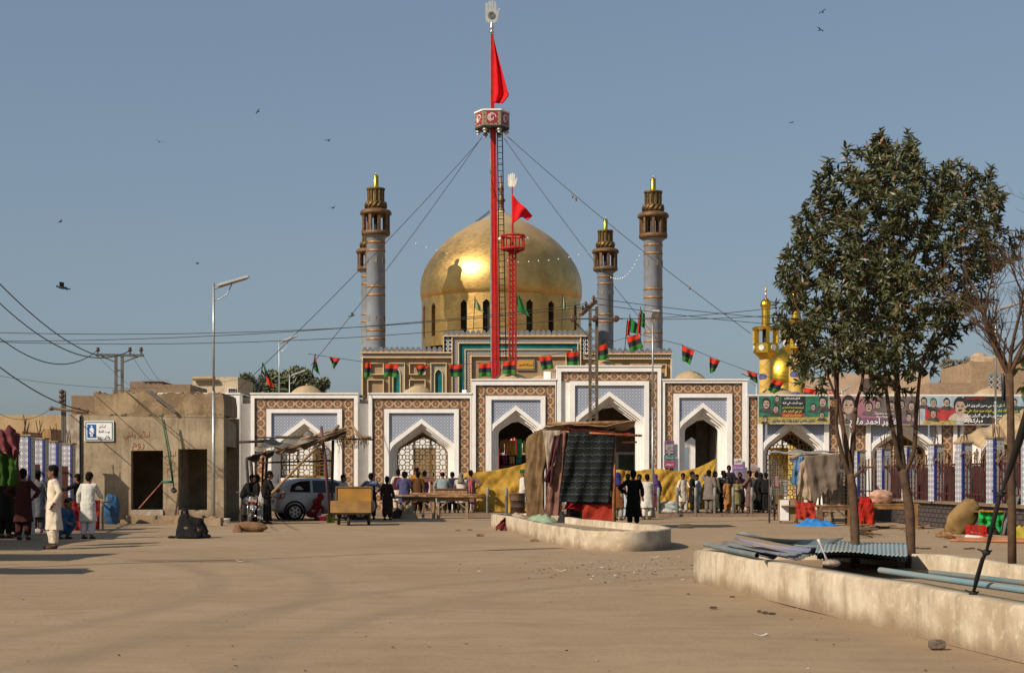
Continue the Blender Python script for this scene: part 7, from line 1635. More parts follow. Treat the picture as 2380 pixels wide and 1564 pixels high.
def person(x,yf,label,top,legs,yaw=0,H=1.7,D=None,z=0,arms=('down','down'),hair='short',lean=0,head=0,nod=0,hem=.44,skin=0,vest=None,shawl=None,scarf=None,pose='stand',wide=1.0,step=.0,vox=.017,group='people in the square',cap=None,sleeve=1.0):
    if D is None: D=GD(yf,z)
    s=H/1.72; t=thing('person',label,'person',(X_(x,D),D,z),group,rad(yaw)); t.scale=(s,s,s)
    loc=t.location.copy(); t.location=(0,0,0)          # build round the origin, then put it in its place
    sq=pose=='squat'; hz=.30 if sq else .92
    dz=hz-.92; la=rad(lean+(28 if sq else 0))
    def U(p):                                   # upper body: lower for squat, then lean forward about the hips
        v=Vector(p); v.z+=dz; r=v-Vector((0,0,hz)); c,sn=math.cos(la),math.sin(la)
        return Vector((r.x, r.y*c-r.z*sn, hz+r.y*sn+r.z*c))
    hc=U((0,-.015,1.595)); na=rad(nod)
    Rh=Matrix.Rotation(rad(head),3,'Z')@Matrix.Rotation(na,3,'X')
    def Hd(p): return hc+Rh@(Vector(p)*1.12)
    def HT(v): return Hd(v)
    k=wide; sk=SKINS[skin]
    b=MB()
    b.loft([(0,0,z_,rx*k,ry) for z_,rx,ry in ((.86,.12,.09),(.95,.145,.10),(1.05,.135,.095),(1.2,.155,.10),(1.33,.165,.10),(1.41,.13,.08),(1.45,.06,.06))],12,T=U)
    b.tube([U((0,.01,1.40)),U((0,.005,1.48)),Hd((0,.01,-.04))],[.064,.058,.058],10)
    b.ball((0,.005,.015),(.073,.092,.105),14,10,T=HT); b.ball((0,-.025,-.06),(.052,.06,.06),10,7,T=HT); b.tube([Hd((0,-.085,.02)),Hd((0,-.112,-.022)),Hd((0,-.09,-.032))],[.011,.017,.012],6)
    for sx_ in (-1,1): b.ball((sx_*.078,.015,-.005),(.014,.024,.034),8,6,T=HT)
    b.ball((0,-.082,.035),(.05,.02,.014),8,5,T=HT)
    gar=MB(); elb=[]
    for sx_,an in ((1,arms[0]),(-1,arms[1])):
        e,w=ARM[an]; S0=U((sx_*.178*k,.0,1.385)); E=U((sx_*e[0]*(k+.0),e[1],e[2])); Wr=U((sx_*w[0],w[1],w[2]))
        if sq: E=Vector((sx_*.24,-.22,.50)); Wr=Vector((sx_*.12,-.42,.42))
        b.tube([S0,S0.lerp(E,.5),E,E.lerp(Wr,.4),Wr],[.055,.05,.042,.040,.030],9)
        d=(Wr-E).normalized(); a=d.orthogonal().normalized(); c=d.cross(a)
        if abs(c.x)<abs(a.x): a,c=c,a
        b.ball((0,0,0),(.040,.020,.046),8,6,T=lambda v:Wr+d*(.05+v.z)+a*v.y+c*v.x)
        for i,l in enumerate((.062,.072,.068,.052)):
            o=c*(-.030+.02*i); p0=Wr+d*.075+o; p1=p0+d*l*.55; p2_=p1+(d*.75+a*.65*(-1 if a.y>0 else 1)).normalized()*l*.5
            b.tube([p0,p1,p2_],[.0105,.0095,.008],6)
        th=Wr+d*.03+c*(-.036*sx_); b.tube([Wr+d*.01,th,th+d*.04+c*(-.02*sx_)],[.014,.013,.010],6)
        se=E.lerp(Wr,.82*sleeve if sleeve>.5 else .02)
        gar.tube([U((sx_*.10*k,.0,1.40)),S0+Vector((0,0,.005)),S0.lerp(E,.5),E,E.lerp(se,.5),se],[.07,.074,.070,.064,.060,.056],10)
    if sq:
        hips=[Vector((sx_*.10,.06,.24)) for sx_ in (1,-1)]; kn=[Vector((sx_*.17,-.30,.47)) for sx_ in (1,-1)]; an_=[Vector((sx_*.14,-.12,.08)) for sx_ in (1,-1)]
    else:
        hips=[Vector((sx_*.095,0,.90)) for sx_ in (1,-1)]; kn=[Vector((sx_*.105,-.03-(step if sx_>0 else -step)*.6,.49)) for sx_ in (1,-1)]; an_=[Vector((sx_*.11,.01-(step if sx_>0 else -step),.09)) for sx_ in (1,-1)]
    tr=MB()
    for h,kk,a in zip(hips,kn,an_):
        b.tube([h,h.lerp(kk,.5),kk,kk.lerp(a,.35),a],[.085,.075,.055,.055,.036],9); b.tube([a,a+Vector((0,-.01,-.04)),a+Vector((0,-.10,-.055)),a+Vector((0,-.17,-.065))],[.038,.042,.036,.022],8)
        tr.tube([h+Vector((0,0,.06)),h.lerp(kk,.5),kk,kk.lerp(a,.5),a+Vector((0,0,.03))],[.115,.115,.10,.095,.075],11)
    tr.ball((0,.01,hz+.02),(.17*k,.125,.13),12,8)
    bo=b.build('body',sk,t,True); remesh(bo,max(.009,vox*.6),0,1)
    # kameez: shoulders to hem, folds growing towards the hem
    ph=R.uniform(0,6)
    if not sq:
        rings=[(0,0,1.44,.075,.07),(0,0,1.425,.13*k,.085),(0,.0,1.39,.178*k,.105),(0,.005,1.30,.19*k,.125),(0,.005,1.15,.18*k,.125),(0,.005,1.02,.185*k,.13)]
        gar.loft(rings+[(0,.005,.93,.19*k,.135)],16,T=U)
        low=[(0,.005-(1-z_/.95)*0,z_,(.19+.055*(1-(z_-hem)/(.95-hem)))*k,.135+.04*(1-(z_-hem)/(.95-hem))) for z_ in (.95,.82,.70,.58,.50,hem) if z_>=hem]
        gar.loft(low,20,wob=.09,ph=ph)
        if lean>8: gar.ball((0,0,.95),(.19*k,.14,.10),12,7)
    else:
        gar.loft([(0,0,1.44,.075,.07),(0,0,1.39,.178*k,.105),(0,0,1.2,.19*k,.14),(0,0,1.0,.20*k,.16),(0,0,.92,.20*k,.16)],16,T=U); gar.ball((0,.02,.26),(.24,.25,.16),14,8)
        for kk,h in zip(kn,hips): gar.tube([h,h.lerp(kk,.6),kk+Vector((0,-.02,.02)),kk+Vector((0,.02,-.2))],[.13,.12,.10,.09],9)
    remesh(gar.build('kameez',gm_(top),t,True),vox,.028,2)
    remesh(tr.build('trousers',gm_(legs),t,True),vox,.03,2)
    for a in an_:
        m=MB(); m.tube([a+Vector((0,.045,-.055)),a+Vector((0,-.02,-.045)),a+Vector((0,-.11,-.058)),a+Vector((0,-.185,-.07))],[.040,.046,.044,.026],8); m.v=[(v[0],v[1],max(v[2],.002)) for v in m.v]; m.build('shoe',MSHOE,t,True)
    if vest:
        m=MB(); m.loft([(0,0,1.425,.135*k,.092),(0,0,1.39,.185*k,.114),(0,.005,1.30,.20*k,.135),(0,.005,1.05,.198*k,.14),(0,.005,.88,.205*k,.145)],18,T=U); remesh(m.build('waistcoat',gm_(vest),t,True),vox,.012)
    if shawl:
        m=MB(); m.loft([(0,.01,1.45,.09,.085),(0,.015,1.40,.20*k,.13),(0,.02,1.25,.25*k,.175),(0,.02,1.05,.27*k,.19),(0,.02,.86,.26*k,.18)],20,T=U,wob=.10,ph=ph); remesh(m.build('shawl',gm_(shawl),t,True),vox,.05)
    if hair=='short':
        m=MB(); m.ball((0,.020,.052),(.090,.100,.095),14,9,T=HT); m.ball((0,.052,-.012),(.076,.058,.088),10,7,T=HT); o=m.build('hair',MHAIR,t,True); remesh(o,.016,.02,1)
    elif hair=='cap':
        m=MB(); m.ball((0,.022,.03),(.080,.088,.085),12,8,T=HT); m.build('hair',MHAIR,t,True)
        m=MB(); m.loft([(0,.015,.055,.086,.098),(0,.015,.115,.084,.096),(0,.015,.13,.06,.07)],16,T=HT); m.build('cap',gm_(cap),t,True)
    elif hair=='turban':
        m=MB()
        for i in range(4): m.tube([Hd((.082*math.cos(a*.4189+i),.015+.094*math.sin(a*.4189+i),.05+.025*i+.012*math.sin(a*.4189*2+i))) for a in range(16)],.030,7)
        m.ball((0,.015,.10),(.07,.08,.06),10,7,T=HT); remesh(m.build('turban',gm_(cap),t,True),.014,.01)
        m=MB(); m.ball((0,-.06,-.085),(.06,.045,.06),10,7,T=HT); m.build('beard',MHAIR,t,True)
    elif hair=='scarf':
        m=MB(); m.ball((0,.028,.02),(.098,.112,.128),14,10,T=HT); m.tube([Hd((0,.05,-.05)),U((0,.03,1.42)),U((0,.06,1.25))],[.095,.14,.17],12); remesh(m.build('head_scarf',gm_(scarf),t,True),vox,.03)
    elif hair=='beard':
        m=MB(); m.ball((0,.018,.045),(.083,.094,.092),14,9,T=HT); m.ball((0,-.055,-.075),(.062,.05,.06),10,7,T=HT); m.build('hair',MHAIR,t,True)
    if math.cos(rad(yaw+head))>-.25:
        for sx_ in (-1,1): e=MB(); e.ball((sx_*.030,-.083,.012),(.013,.010,.008),8,5,T=HT); e.build('eye',MEYE,t,True)
        e=MB(); e.tube([Hd((-.024,-.087,-.062)),Hd((0,-.093,-.060)),Hd((.024,-.087,-.062))],.006,5); e.build('mouth',MLIP,t,True)
        e=MB()
        for sx_ in (-1,1): e.tube([Hd((sx_*.012,-.094,.034)),Hd((sx_*.032,-.092,.040)),Hd((sx_*.052,-.078,.034))],.006,5)
        e.build('eyebrows',MHAIR,t,True)
    t.location=loc; return t
WH=(.60,.545,.445); WH2=(.56,.54,.47); BK=(.013,.012,.012); 
# left group
person(124,1275,'man in a long cream tunic standing in profile at the left, looking left',(.64,.54,.41),(.62,.52,.40),-62,1.76,arms=('pocket','pocket'),vox=.011,hem=.40,head=-22,skin=0)
person(204,1252,'man in a white tunic seen from behind with bowed head, near the red table',WH2,(.56,.54,.56),168,1.64,arms=('down','fwd'),vox=.012,hem=.46,nod=22,lean=6)
gl='shaded group of people at the left stall'
person(12,1250,'man in black at the very left edge, facing away under the green cloth',BK,BK,160,1.68,group=gl,arms=('cross','cross'))
person(54,1254,'man in dark maroon with hands on hips under the left stall',(.06,.018,.015),(.05,.016,.014),176,1.72,group=gl,arms=('hip','hip'))
person(30,1247,'person in dark brown clothes between the two men at the left edge',(.045,.022,.018),BK,150,1.6,group=gl,skin=1)
person(87,1238,'man in a grey shirt in shade beside the tiled pillars',(.15,.155,.165),(.06,.06,.065),200,1.70,group=gl,arms=('fwd','down'))
person(180,1232,'man in black reaching left behind the red table',(.02,.018,.018),(.02,.018,.018),-95,1.62,group=gl,arms=('reach','down'),D=48.5)
person(138,1252,'person in blue squatting behind the man in the cream tunic',(.03,.10,.22),(.03,.10,.22),60,1.7,group=gl,pose='squat')
# seated figure in black: one wrapped cloak on the ground
sw=thing('person','person wrapped in a black cloak sitting on the ground before the toilet block','person',G(440,1250),'people in the square')
c=G(440,1250); b=MB(); b.ball(c+Vector((-.12,0,.62)),(.085,.095,.115),12,9); b.tube([c+Vector((-.12,.02,.30)),c+Vector((-.12,0,.56))],[.12,.07],9); b.ball(c+Vector((0,0,.2)),(.34,.28,.2),12,8); b.tube([c+Vector((-.05,-.1,.2)),c+Vector((.3,-.15,.16)),c+Vector((.1,-.3,.08))],[.1,.08,.06],8); remesh(b.build('body',SKINS[1],sw,True),.016)
m=MB(); m.ball(c+Vector((-.12,.02,.635)),(.105,.115,.13),12,9); m.loft([(c.x-.12,c.y,.60,.10,.10),(c.x-.10,c.y,.50,.17,.15),(c.x-.05,c.y,.36,.25,.22),(c.x+.02,c.y,.18,.36,.30),(c.x+.06,c.y,.07,.42,.36),(c.x+.06,c.y,.02,.46,.38)],22,wob=.10); m.tube([c+Vector((0,0,.42)),c+Vector((.22,-.02,.40)),c+Vector((.42,-.04,.12))],[.14,.15,.10],10); m.ball(c+Vector((.40,-.05,.05)),(.17,.15,.06),10,6); m.ball(c+Vector((-.42,-.05,.03)),(.13,.12,.04),10,6)
remesh(m.build('cloak',gm_(BK),sw,True),.016,.05)
# by the car
gc='people beside the car and motorcycle'
person(572,1216,'person in a black cloak stooping beside the motorcycle',BK,BK,70,1.66,group=gc,lean=22,shawl=(.012,.011,.012),arms=('fwd','fwd'),hem=.12)
person(590,1216,'second black cloaked person between the motorcycle and the man in grey-white',BK,BK,120,1.62,group=gc,shawl=(.014,.013,.015),hem=.10,lean=10,hair='scarf',scarf=BK)
person(609,1217,'person in a grey-white robe under the awning beside the black cloaks',(.34,.33,.31),(.34,.33,.31),110,1.52,group=gc,arms=('fwd','fwd'),lean=14,hem=.16)
person(620,1217,'tall black cloaked person at the rear of the white car',BK,BK,95,1.74,group=gc,shawl=(.012,.011,.012),hem=.10,lean=8,arms=('fwd','fwd'))
person(727,1209,'person in red squatting by the open car door',(.15,.015,.02),(.25,.22,.19),110,1.62,group=gc,pose='squat',hair='scarf',scarf=(.26,.02,.025))
person(798,1200,'man in grey-white behind the yellow cart',(.46,.46,.44),(.4,.4,.38),60,1.62,group=gc,D=57)
person(862,1206,'man in dark navy with a pale blue shawl, right of the yellow cart',(.018,.024,.045),(.018,.022,.04),172,1.68,arms=('hip','hip'),group='people around the wooden tables',vest=None)
person(900,1208,'boy in a long dark brown robe left of the wooden tables',(.04,.026,.02),(.035,.022,.018),160,1.56,hem=.22,group='people around the wooden tables',wide=.9,skin=1)
gt_='people around the wooden tables'; ZP=.1
def pt(x,hd,label,top,legs,yaw=178,D=67.5,H=1.7,**k): return person(x,0,label,top,legs,yaw,H,D=D,z=k.pop('z',ZP),group=gt_,**k)
pt(925,0,'man in a maroon waistcoat over cream, leftmost at the grille',(.60,.52,.42),(.55,.42,.30),D=68.5,H=1.76,vest=(.07,.012,.02))
pt(943,0,'person in dark grey between the maroon waistcoat and the orange tunic',(.03,.03,.035),BK,D=69,H=1.66)
pt(939,0,'man in a violet-blue shirt leaning on the left wooden table',(.075,.075,.155),(.10,.08,.07),D=63.6,H=1.66,arms=('cross','cross'),wide=1.12)
pt(968,0,'tall man in an orange tunic with a maroon cap at the grille',(.36,.145,.025),(.35,.14,.03),D=69,H=1.86,hair='cap',cap=(.09,.01,.02))
pt(971,0,'man in a dark brown tunic in front of the orange one',(.10,.045,.018),BK,D=64.5,H=1.66,arms=('hip','down'),skin=1)
pt(987,0,'man in purple at the grille right of the orange tunic',(.075,.045,.14),(.05,.04,.07),D=69.2,H=1.72,arms=('reach','down'))
pt(1004,0,'person in pale pink at the right part of the grille',(.50,.36,.29),(.4,.3,.25),D=69.2,H=1.66,skin=1)
pt(1028,0,'broad man in a grey-teal tunic with a maroon cap, leaning forward',(.22,.27,.27),BK,D=64.5,H=1.66,hair='cap',cap=(.13,.015,.03),wide=1.25,lean=10,arms=('table','table'))
pt(1051,0,'man in dark navy between the grey-teal and the white backs',(.02,.02,.05),BK,D=65.5,H=1.66,lean=8,skin=1)
pt(1071,0,'man in white with a grey head cloth leaning on the right table',(.55,.47,.41),(.04,.035,.03),D=64.8,H=1.62,hair='scarf',scarf=(.16,.14,.12),lean=12,arms=('table','table'),wide=1.15)
pt(1094,0,'man in mauve-brown with a pink scarf, elbows out, at the right end of the tables',(.19,.115,.10),(.17,.10,.085),D=65,H=1.72,arms=('hip','hip'),lean=4)
m=MB(); sc_=[P(1088,1114,64.8),P(1093,1113,64.75),P(1096,1140,64.72)]
drape('scarf','pink striped scarf over the shoulder of the man in mauve-brown','scarf',(1087,1112,64.82),(1099,1112,64.82),(1090,1142,64.8),(1098,1146,64.8),cloth_m('pink_scarf',(.40,.10,.11)),fold=.03,nf=2,nu=8,nv=10)
drape('scarf','pale blue scarf over the shoulder of the man in navy','scarf',(860,1117,58.5),(876,1118,58.55),(858,1126,58.45),(880,1132,58.5),cloth_m('pale_blue_scarf',(.14,.19,.27)),fold=.03,nf=2,nu=8,nv=8)
person(1215,0,'bearded man in white with a green turban left of the kiosk',(.60,.56,.48),(.5,.46,.4),100,1.72,D=64.5,z=ZP,hair='turban',cap=(.015,.09,.03),head=-50,arms=('cross','down'))
# right of the kiosk
gk='people right of the kiosk'
person(1437,1209,'person in brown-orange with a blue and red head shawl behind the kiosk pole',(.16,.06,.02),(.3,.28,.25),150,1.7,group=gk,hair='scarf',scarf=(.03,.03,.14),D=57.5)
person(1459,1206,'man in a pale blue tunic seen from behind beside the man in black',(.37,.43,.48),(.37,.43,.48),176,1.66,group=gk,arms=('fwd','down'))
person(1472,1223,'man all in black seen from behind, tallest right of the kiosk',BK,BK,170,1.74,group=gk,arms=('hip','down'),D=50,hem=.30,wide=1.05)
person(1486,1204,'man in tan whose face shows behind the man all in black',(.25,.15,.09),(.2,.13,.08),-10,1.64,group=gk,D=61,skin=1)
person(1504,1206,'man in white tunic and trousers seen from behind, right of the man in black',(.62,.58,.50),(.60,.56,.49),190,1.64,group=gk,arms=('fwd','fwd'),wide=1.05)
person(1523,1192,'woman in a purple shawl over red clothes beside a bollard',(.15,.02,.04),(.16,.02,.04),200,1.56,group=gk,D=64.3,z=ZP,shawl=(.085,.045,.15),hair='scarf',scarf=(.085,.045,.15),hem=.3)
gq='people queueing by the yellow tarp'
def pq(x,label,top,legs,yaw,H,D=64.8,**k): return person(x,0,label,top,legs,yaw,H,D=D,z=k.pop('z',ZP),group=gq,**k)
pq(1587,'man in a cream tunic stepping right of the sandbags',(.62,.52,.38),(.50,.46,.42),35,1.6,arms=('fwd','down'),hem=.48,step=.10,head=-45,skin=1)
pq(1609,'man in black facing right beside the cream tunic',BK,BK,75,1.66,head=-30,skin=1)
pq(1619,'man in pale blue half behind the man in black',(.38,.47,.50),(.36,.45,.48),-60,1.55,D=65.3,skin=1)
pq(1648,'man in a grey-brown coat with a hand raised to his head',(.175,.145,.125),(.15,.125,.11),140,1.72,arms=('head','down'),wide=1.15,D=64.4,hem=.55)
pq(1662,'man in dark olive behind the grey-brown coat',(.10,.095,.06),(.12,.11,.08),120,1.68,D=65.6,hem=.2,shawl=(.02,.02,.018))
pq(1681,'man in pale blue with a red cap in the queue',(.40,.46,.52),(.38,.43,.48),170,1.72,D=66.4,hair='cap',cap=(.45,.04,.02))
pq(1694,'man in black standing higher against the wall, head above the others',(.025,.022,.03),BK,-20,1.72,D=68.5,z=.32,skin=1)
pq(1684,'person in black behind the boy in orange',BK,BK,170,1.62,D=65.8,shawl=BK)
pq(1691,'boy in an orange tunic and trousers in the queue',(.38,.17,.055),(.36,.16,.05),30,1.42,D=64.6,skin=1,wide=.85,head=-40)
pq(1712,'child in khaki with a hand at the mouth in the queue',(.25,.21,.09),(.25,.20,.09),20,1.42,D=64.5,arms=('face','cross'),wide=.85,skin=1)
pq(1720,'bearded man in black behind the child in khaki',BK,BK,0,1.64,D=65.6,hair='beard',skin=1)
pq(1741,'man in a mauve-brown robe facing left in the queue',(.155,.085,.075),(.14,.08,.07),-110,1.70,D=64.5,arms=('fwd','down'),hem=.26)
pq(1768,'person in a black shawl right of the mauve-brown robe',BK,BK,160,1.62,D=65.4,shawl=BK,hair='scarf',scarf=BK,hem=.12)
pq(1780,'person in a black cloak at the edge of the mesh stall',BK,BK,190,1.62,D=64.9,shawl=(.015,.014,.016),hem=.1)
pq(1759,'man in dark grey leaning behind the black shawl',(.05,.05,.055),BK,140,1.66,D=66.5)
pq(1806,'person in olive with a pink head cloth behind the wire mesh',(.11,.085,.03),(.20,.12,.11),150,1.48,D=63.5,hair='scarf',scarf=(.38,.15,.15))
person(1603,0,'man in dark clothes inside the open passage',(.06,.05,.05),BK,180,1.72,D=74,z=ZP,group=gq)
heap('grey_bag','grey bag held low among the black shawls','bag',1762,1175,64.3,.35,.3,mat('grey_bag',(.16,.17,.18),.5),z0=.5,seed=23) if False else None

# ------------------------------------------------------------------ trees
MBARK=plaster('bark',(.105,.062,.036),(.06,.036,.022),(.05,.03,.02),scale=6)
def leaf_m(name,c1,c2,c3,old=(.22,.09,.03)):
    m,nt,b=nodes(name); g=nt.nodes.new('ShaderNodeNewGeometry'); r=g.outputs['Random Per Island']
    oi=nt.nodes.new('ShaderNodeObjectInfo'); r=mt(nt,'FRACT',mt(nt,'ADD',r,oi.outputs['Random']))
    c=mix(nt,r,c1,c2); c=mix(nt,gt(nt,r,.86),c,c3); c=mix(nt,gt(nt,r,.972),c,old)
    nt.links.new(c,b.inputs['Base Color']); b.inputs['Roughness'].default_value=.42; b.inputs['Specular IOR Level'].default_value=.4
    return m
MLEAF=leaf_m('leaf_dark',(.045,.053,.017),(.085,.092,.032),(.15,.145,.08))
def leafgeo(L,w):
    return [(0,0,0),(w*.8,L*.3,.012*L/.15),(w,L*.55,.0),(0,L,-.03*L/.15),(-w,L*.55,0),(-w*.8,L*.3,.012*L/.15),(0,L*.5,-.012*L/.15)],[(0,1,6),(1,2,6),(2,3,6),(3,4,6),(4,5,6),(5,0,6)]
LEAFM=[]
for L,w in ((.135,.019),(.11,.017),(.125,.021)):
    v,f=leafgeo(L,w); mb=MB(); mb.add(v,f); LEAFM.append(mb.mesh('leaf',[MLEAF]))
CR=[(1807,626),(1841,514),(1893,413),(1919,376),(1964,364),(2035,322),(2121,305),(2154,364),(2229,379),(2300,398),(2334,461),(2315,518),(2375,555),(2330,630),(2300,705),(2240,780),(2195,840),(2170,900),(2120,930),(2040,925),(1990,940),(1930,925),(1860,905),(1830,840),(1796,745),(1800,690)]
def inside(x,y):
    c=False; n=len(CR)
    for i in range(n):
        (xa,ya),(xb,yb)=CR[i],CR[i-1]
        if (ya>y)!=(yb>y) and x<(xb-xa)*(y-ya)/(yb-ya)+xa: c=not c
    return c
def edged(x,y): 
    return min(((x-(xa+(xb-xa)*max(0,min(1,((x-xa)*(xb-xa)+(y-ya)*(yb-ya))/((xb-xa)**2+(yb-ya)**2+1e-9)))))**2+(y-(ya+(yb-ya)*max(0,min(1,((x-xa)*(xb-xa)+(y-ya)*(yb-ya))/((xb-xa)**2+(yb-ya)**2+1e-9)))))**2)**.5 for (xa,ya),(xb,yb) in zip(CR,CR[1:]+CR[:1]))
TD=22.0
def tpt(x,y,d=0): return P(x,y,TD)+Vector((0,d,0))
def limbs_tree(label,base,limbs,xr,seed,nclus,leaves_per,name='leafy_tree'):
    rr=random.Random(seed); t=thing(name,label,'tree',P(base[0],base[1],TD),'street trees in the near planter')
    m=MB(); nodesl=[]
    for pts,r0,r1 in limbs:
        q_=[tpt(*p) for p in pts]
        # smooth the polyline a little
        fine=[]
        for i in range(len(q_)-1):
            for k in range(4):
                u=k/4; a0=q_[max(i-1,0)];a1=q_[i];a2=q_[i+1];a3=q_[min(i+2,len(q_)-1)]
                fine.append(.5*((2*a1)+(a2-a0)*u+(2*a0-5*a1+4*a2-a3)*u*u+(3*a1-a0-3*a2+a3)*u**3))
        fine.append(q_[-1]); n=len(fine)
        m.tube(fine,[r0+(r1-r0)*i/(n-1)*(1+.0)+.006*rr.uniform(-1,1)*(r0/.06) for i in range(n)],9)
        nodesl+= [(p,r0+(r1-r0)*i/(n-1)) for i,p in enumerate(fine) if p.z>2.6]
    m.build('trunk',MBARK,t,True)
    cl=[]; tries=0
    while len(cl)<nclus and tries<60000:
        tries+=1; x=rr.uniform(*xr); y=rr.uniform(300,945)
        if not inside(x,y): continue
        e=edged(x,y); dmax=min(1.35,e/75.0)+.12; d=rr.uniform(-1,1)*dmax
        v=Vector((x*.02,y*.02,d*1.2+seed))
        if noise.noise(v)<-.16 and rr.random()<.85: continue
        if e<34 and rr.random()<.45: continue
        if y>850 and rr.random()<.8: continue
        p=tpt(x,y,d)
        if any((p-c).length<.13 for c in cl): continue
        cl.append(p)
    shoots=[]
    for sx_,sy_ in [s_ for s_ in ((1813,628),(1850,520),(1895,405),(1925,372),(1962,345),(2036,312),(2062,345),(2120,296),(2135,330),(2205,378),(2226,366),(2262,400),(2304,390),(2330,450),(2368,548),(2345,600),(2300,690),(1800,660),(1812,760),(1840,830)) if xr[0]-20<s_[0]<xr[1]+20]:
        d=rr.uniform(-.3,.3); tip=tpt(sx_,sy_,d); ax=(tip-tpt(2070,760,0)).normalized()*.35+Vector((0,0,.9)) if sy_<560 else (tip-tpt(2070,700,0)).normalized()+Vector((0,0,.25))
        ax.normalize(); cl+= [tip-ax*k for k in (0,.10,.20,.32)]
    tw=MB(); pts=[p for p,_ in nodesl]; cen=tpt(2070,640)
    order=sorted(cl,key=lambda p:min((p-a).length for a in pts))
    pool=list(pts); lf=MB(); singles=[]
    for p in order:
        dn=min(pool,key=lambda a:(a-p).length+ (0.6 if a.z>p.z+.1 else 0)); L=(p-dn).length
        midp=dn.lerp(p,.5)+Vector((0,0,.05*L)); r=.004+.004*min(1.5,L)
        tw.tube([dn,midp,p],[r*1.6,r*1.2,r],4,cap=False); pool.append(p)
        if L>.35: pool.append(midp)
        up=(p-dn).normalized() if L>1e-4 else Vector((0,0,1)); up=(up*.7+Vector((0,0,.55))+(p-cen).normalized()*.35).normalized()
        a=up.orthogonal().normalized(); b=up.cross(a); n=rr.randint(*leaves_per)
        for i in range(n):
            an=i*2.4+rr.uniform(-.4,.4); el=rr.uniform(.15,1.25); dirv=(up*math.sin(el)+(a*math.cos(an)+b*math.sin(an))*math.cos(el)).normalized()
            dirv=(dirv+Vector((0,0,-.22))).normalized(); st_=p-up*rr.uniform(0,.16)
            xx=dirv.cross(up); xx=xx.normalized() if xx.length>1e-3 else a; zz=xx.cross(dirv); roll=rr.uniform(-.7,.7); x2=xx*math.cos(roll)+zz*math.sin(roll); z2=zz*math.cos(roll)-xx*math.sin(roll)
            M_=Matrix(((x2.x,dirv.x,z2.x,st_.x),(x2.y,dirv.y,z2.y,st_.y),(x2.z,dirv.z,z2.z,st_.z),(0,0,0,1))); s_=rr.uniform(.75,1.15)
            singles.append((st_.y,M_,s_,rr.randrange(3)))
    singles.sort(key=lambda q_:q_[0])
    tw.build('twigs',MBARK,t,True)
    near=singles[:1500]; rr.shuffle(near); pick=near[:300]; ids=set(id(q_) for q_ in pick)
    off=t.location
    for q_ in pick:
        o=bpy.data.objects.new('leaf',LEAFM[q_[3]]); COL.objects.link(o); o.parent=t
        M2=q_[1].copy(); M2.translation=M2.translation-off; o.matrix_local=M2@Matrix.Scale(q_[2],4)
    geo=[leafgeo(L,w) for L,w in ((.135,.019),(.11,.017),(.125,.021))]
    for q_ in singles:
        if id(q_) in ids: continue
        v,f=geo[q_[3]]; M_=q_[1]; s_=q_[2]; lf.add([M_@(Vector(k)*s_) for k in v],f)
    tag(lf.build('crown',MLEAF,t),kind='stuff'); return t
limbs_tree('leafy tree on the left of the two in the near planter',(1988.4,1325),[
  ([(1988.4,1330,0),(1988,1230,.02),(1983,1150,0),(1977,1100,0)],.066,.058),
  ([(1977,1105,0),(1965,1085,-.02),(1951,1037,-.05),(1940,985,-.1),(1938,930,-.2),(1925,800,-.3),(1905,640,-.35),(1900,520,-.3)],.040,.012),
  ([(1978,1104,0),(1973,1060,.05),(1963,1000,.08),(1953,930,.1),(1949,890,.1),(1960,740,.15),(1990,600,.1),(2000,430,.0)],.044,.012),
  ([(1980,1104,.03),(1984,1050,.1),(1990,990,.15),(1999,930,.2),(2012,880,.2),(2030,740,.4),(2040,560,.5)],.040,.012),
  ([(1982,1110,0),(1995,1098,-.05),(2004,1088,-.08)],.028,.02),
  ([(1938,930,-.2),(1895,840,-.4),(1850,760,-.5),(1830,690,-.4)],.02,.006)],(1790,2060),11,570,(11,17))
limbs_tree('leafy tree on the right of the two in the near planter',(2117,1325),[
  ([(2117,1330,0),(2117,1260,.0),(2114,1190,0),(2107,1140,0),(2097,1090,0)],.072,.060),
  ([(2098,1095,0),(2084,1060,-.05),(2078,1028,-.08),(2064,970,-.12),(2050,890,-.2),(2046,840,-.25),(2030,690,-.3),(2050,520,-.2)],.042,.012),
  ([(2099,1092,0),(2093,1040,0),(2090,1000,0),(2084,930,.0),(2082,845,.0),(2080,690,.0),(2100,500,.05),(2121,330,.0)],.044,.010),
  ([(2102,1090,.03),(2098,1030,.1),(2096,960,.15),(2095,850,.2),(2110,700,.3),(2150,560,.3),(2200,430,.2)],.044,.012),
  ([(2104,1096,.0),(2118,1060,-.05),(2124,1030,-.05),(2128,930,-.1),(2140,830,-.2),(2200,700,-.3),(2270,560,-.3),(2310,450,-.2)],.038,.010),
  ([(2150,830,-.2),(2230,720,.2),(2300,620,.3)],.018,.006),
  ([(2092,1092,0),(2084,1085,-.05),(2078,1078,-.06)],.028,.022)],(2020,2380),12,650,(11,17))
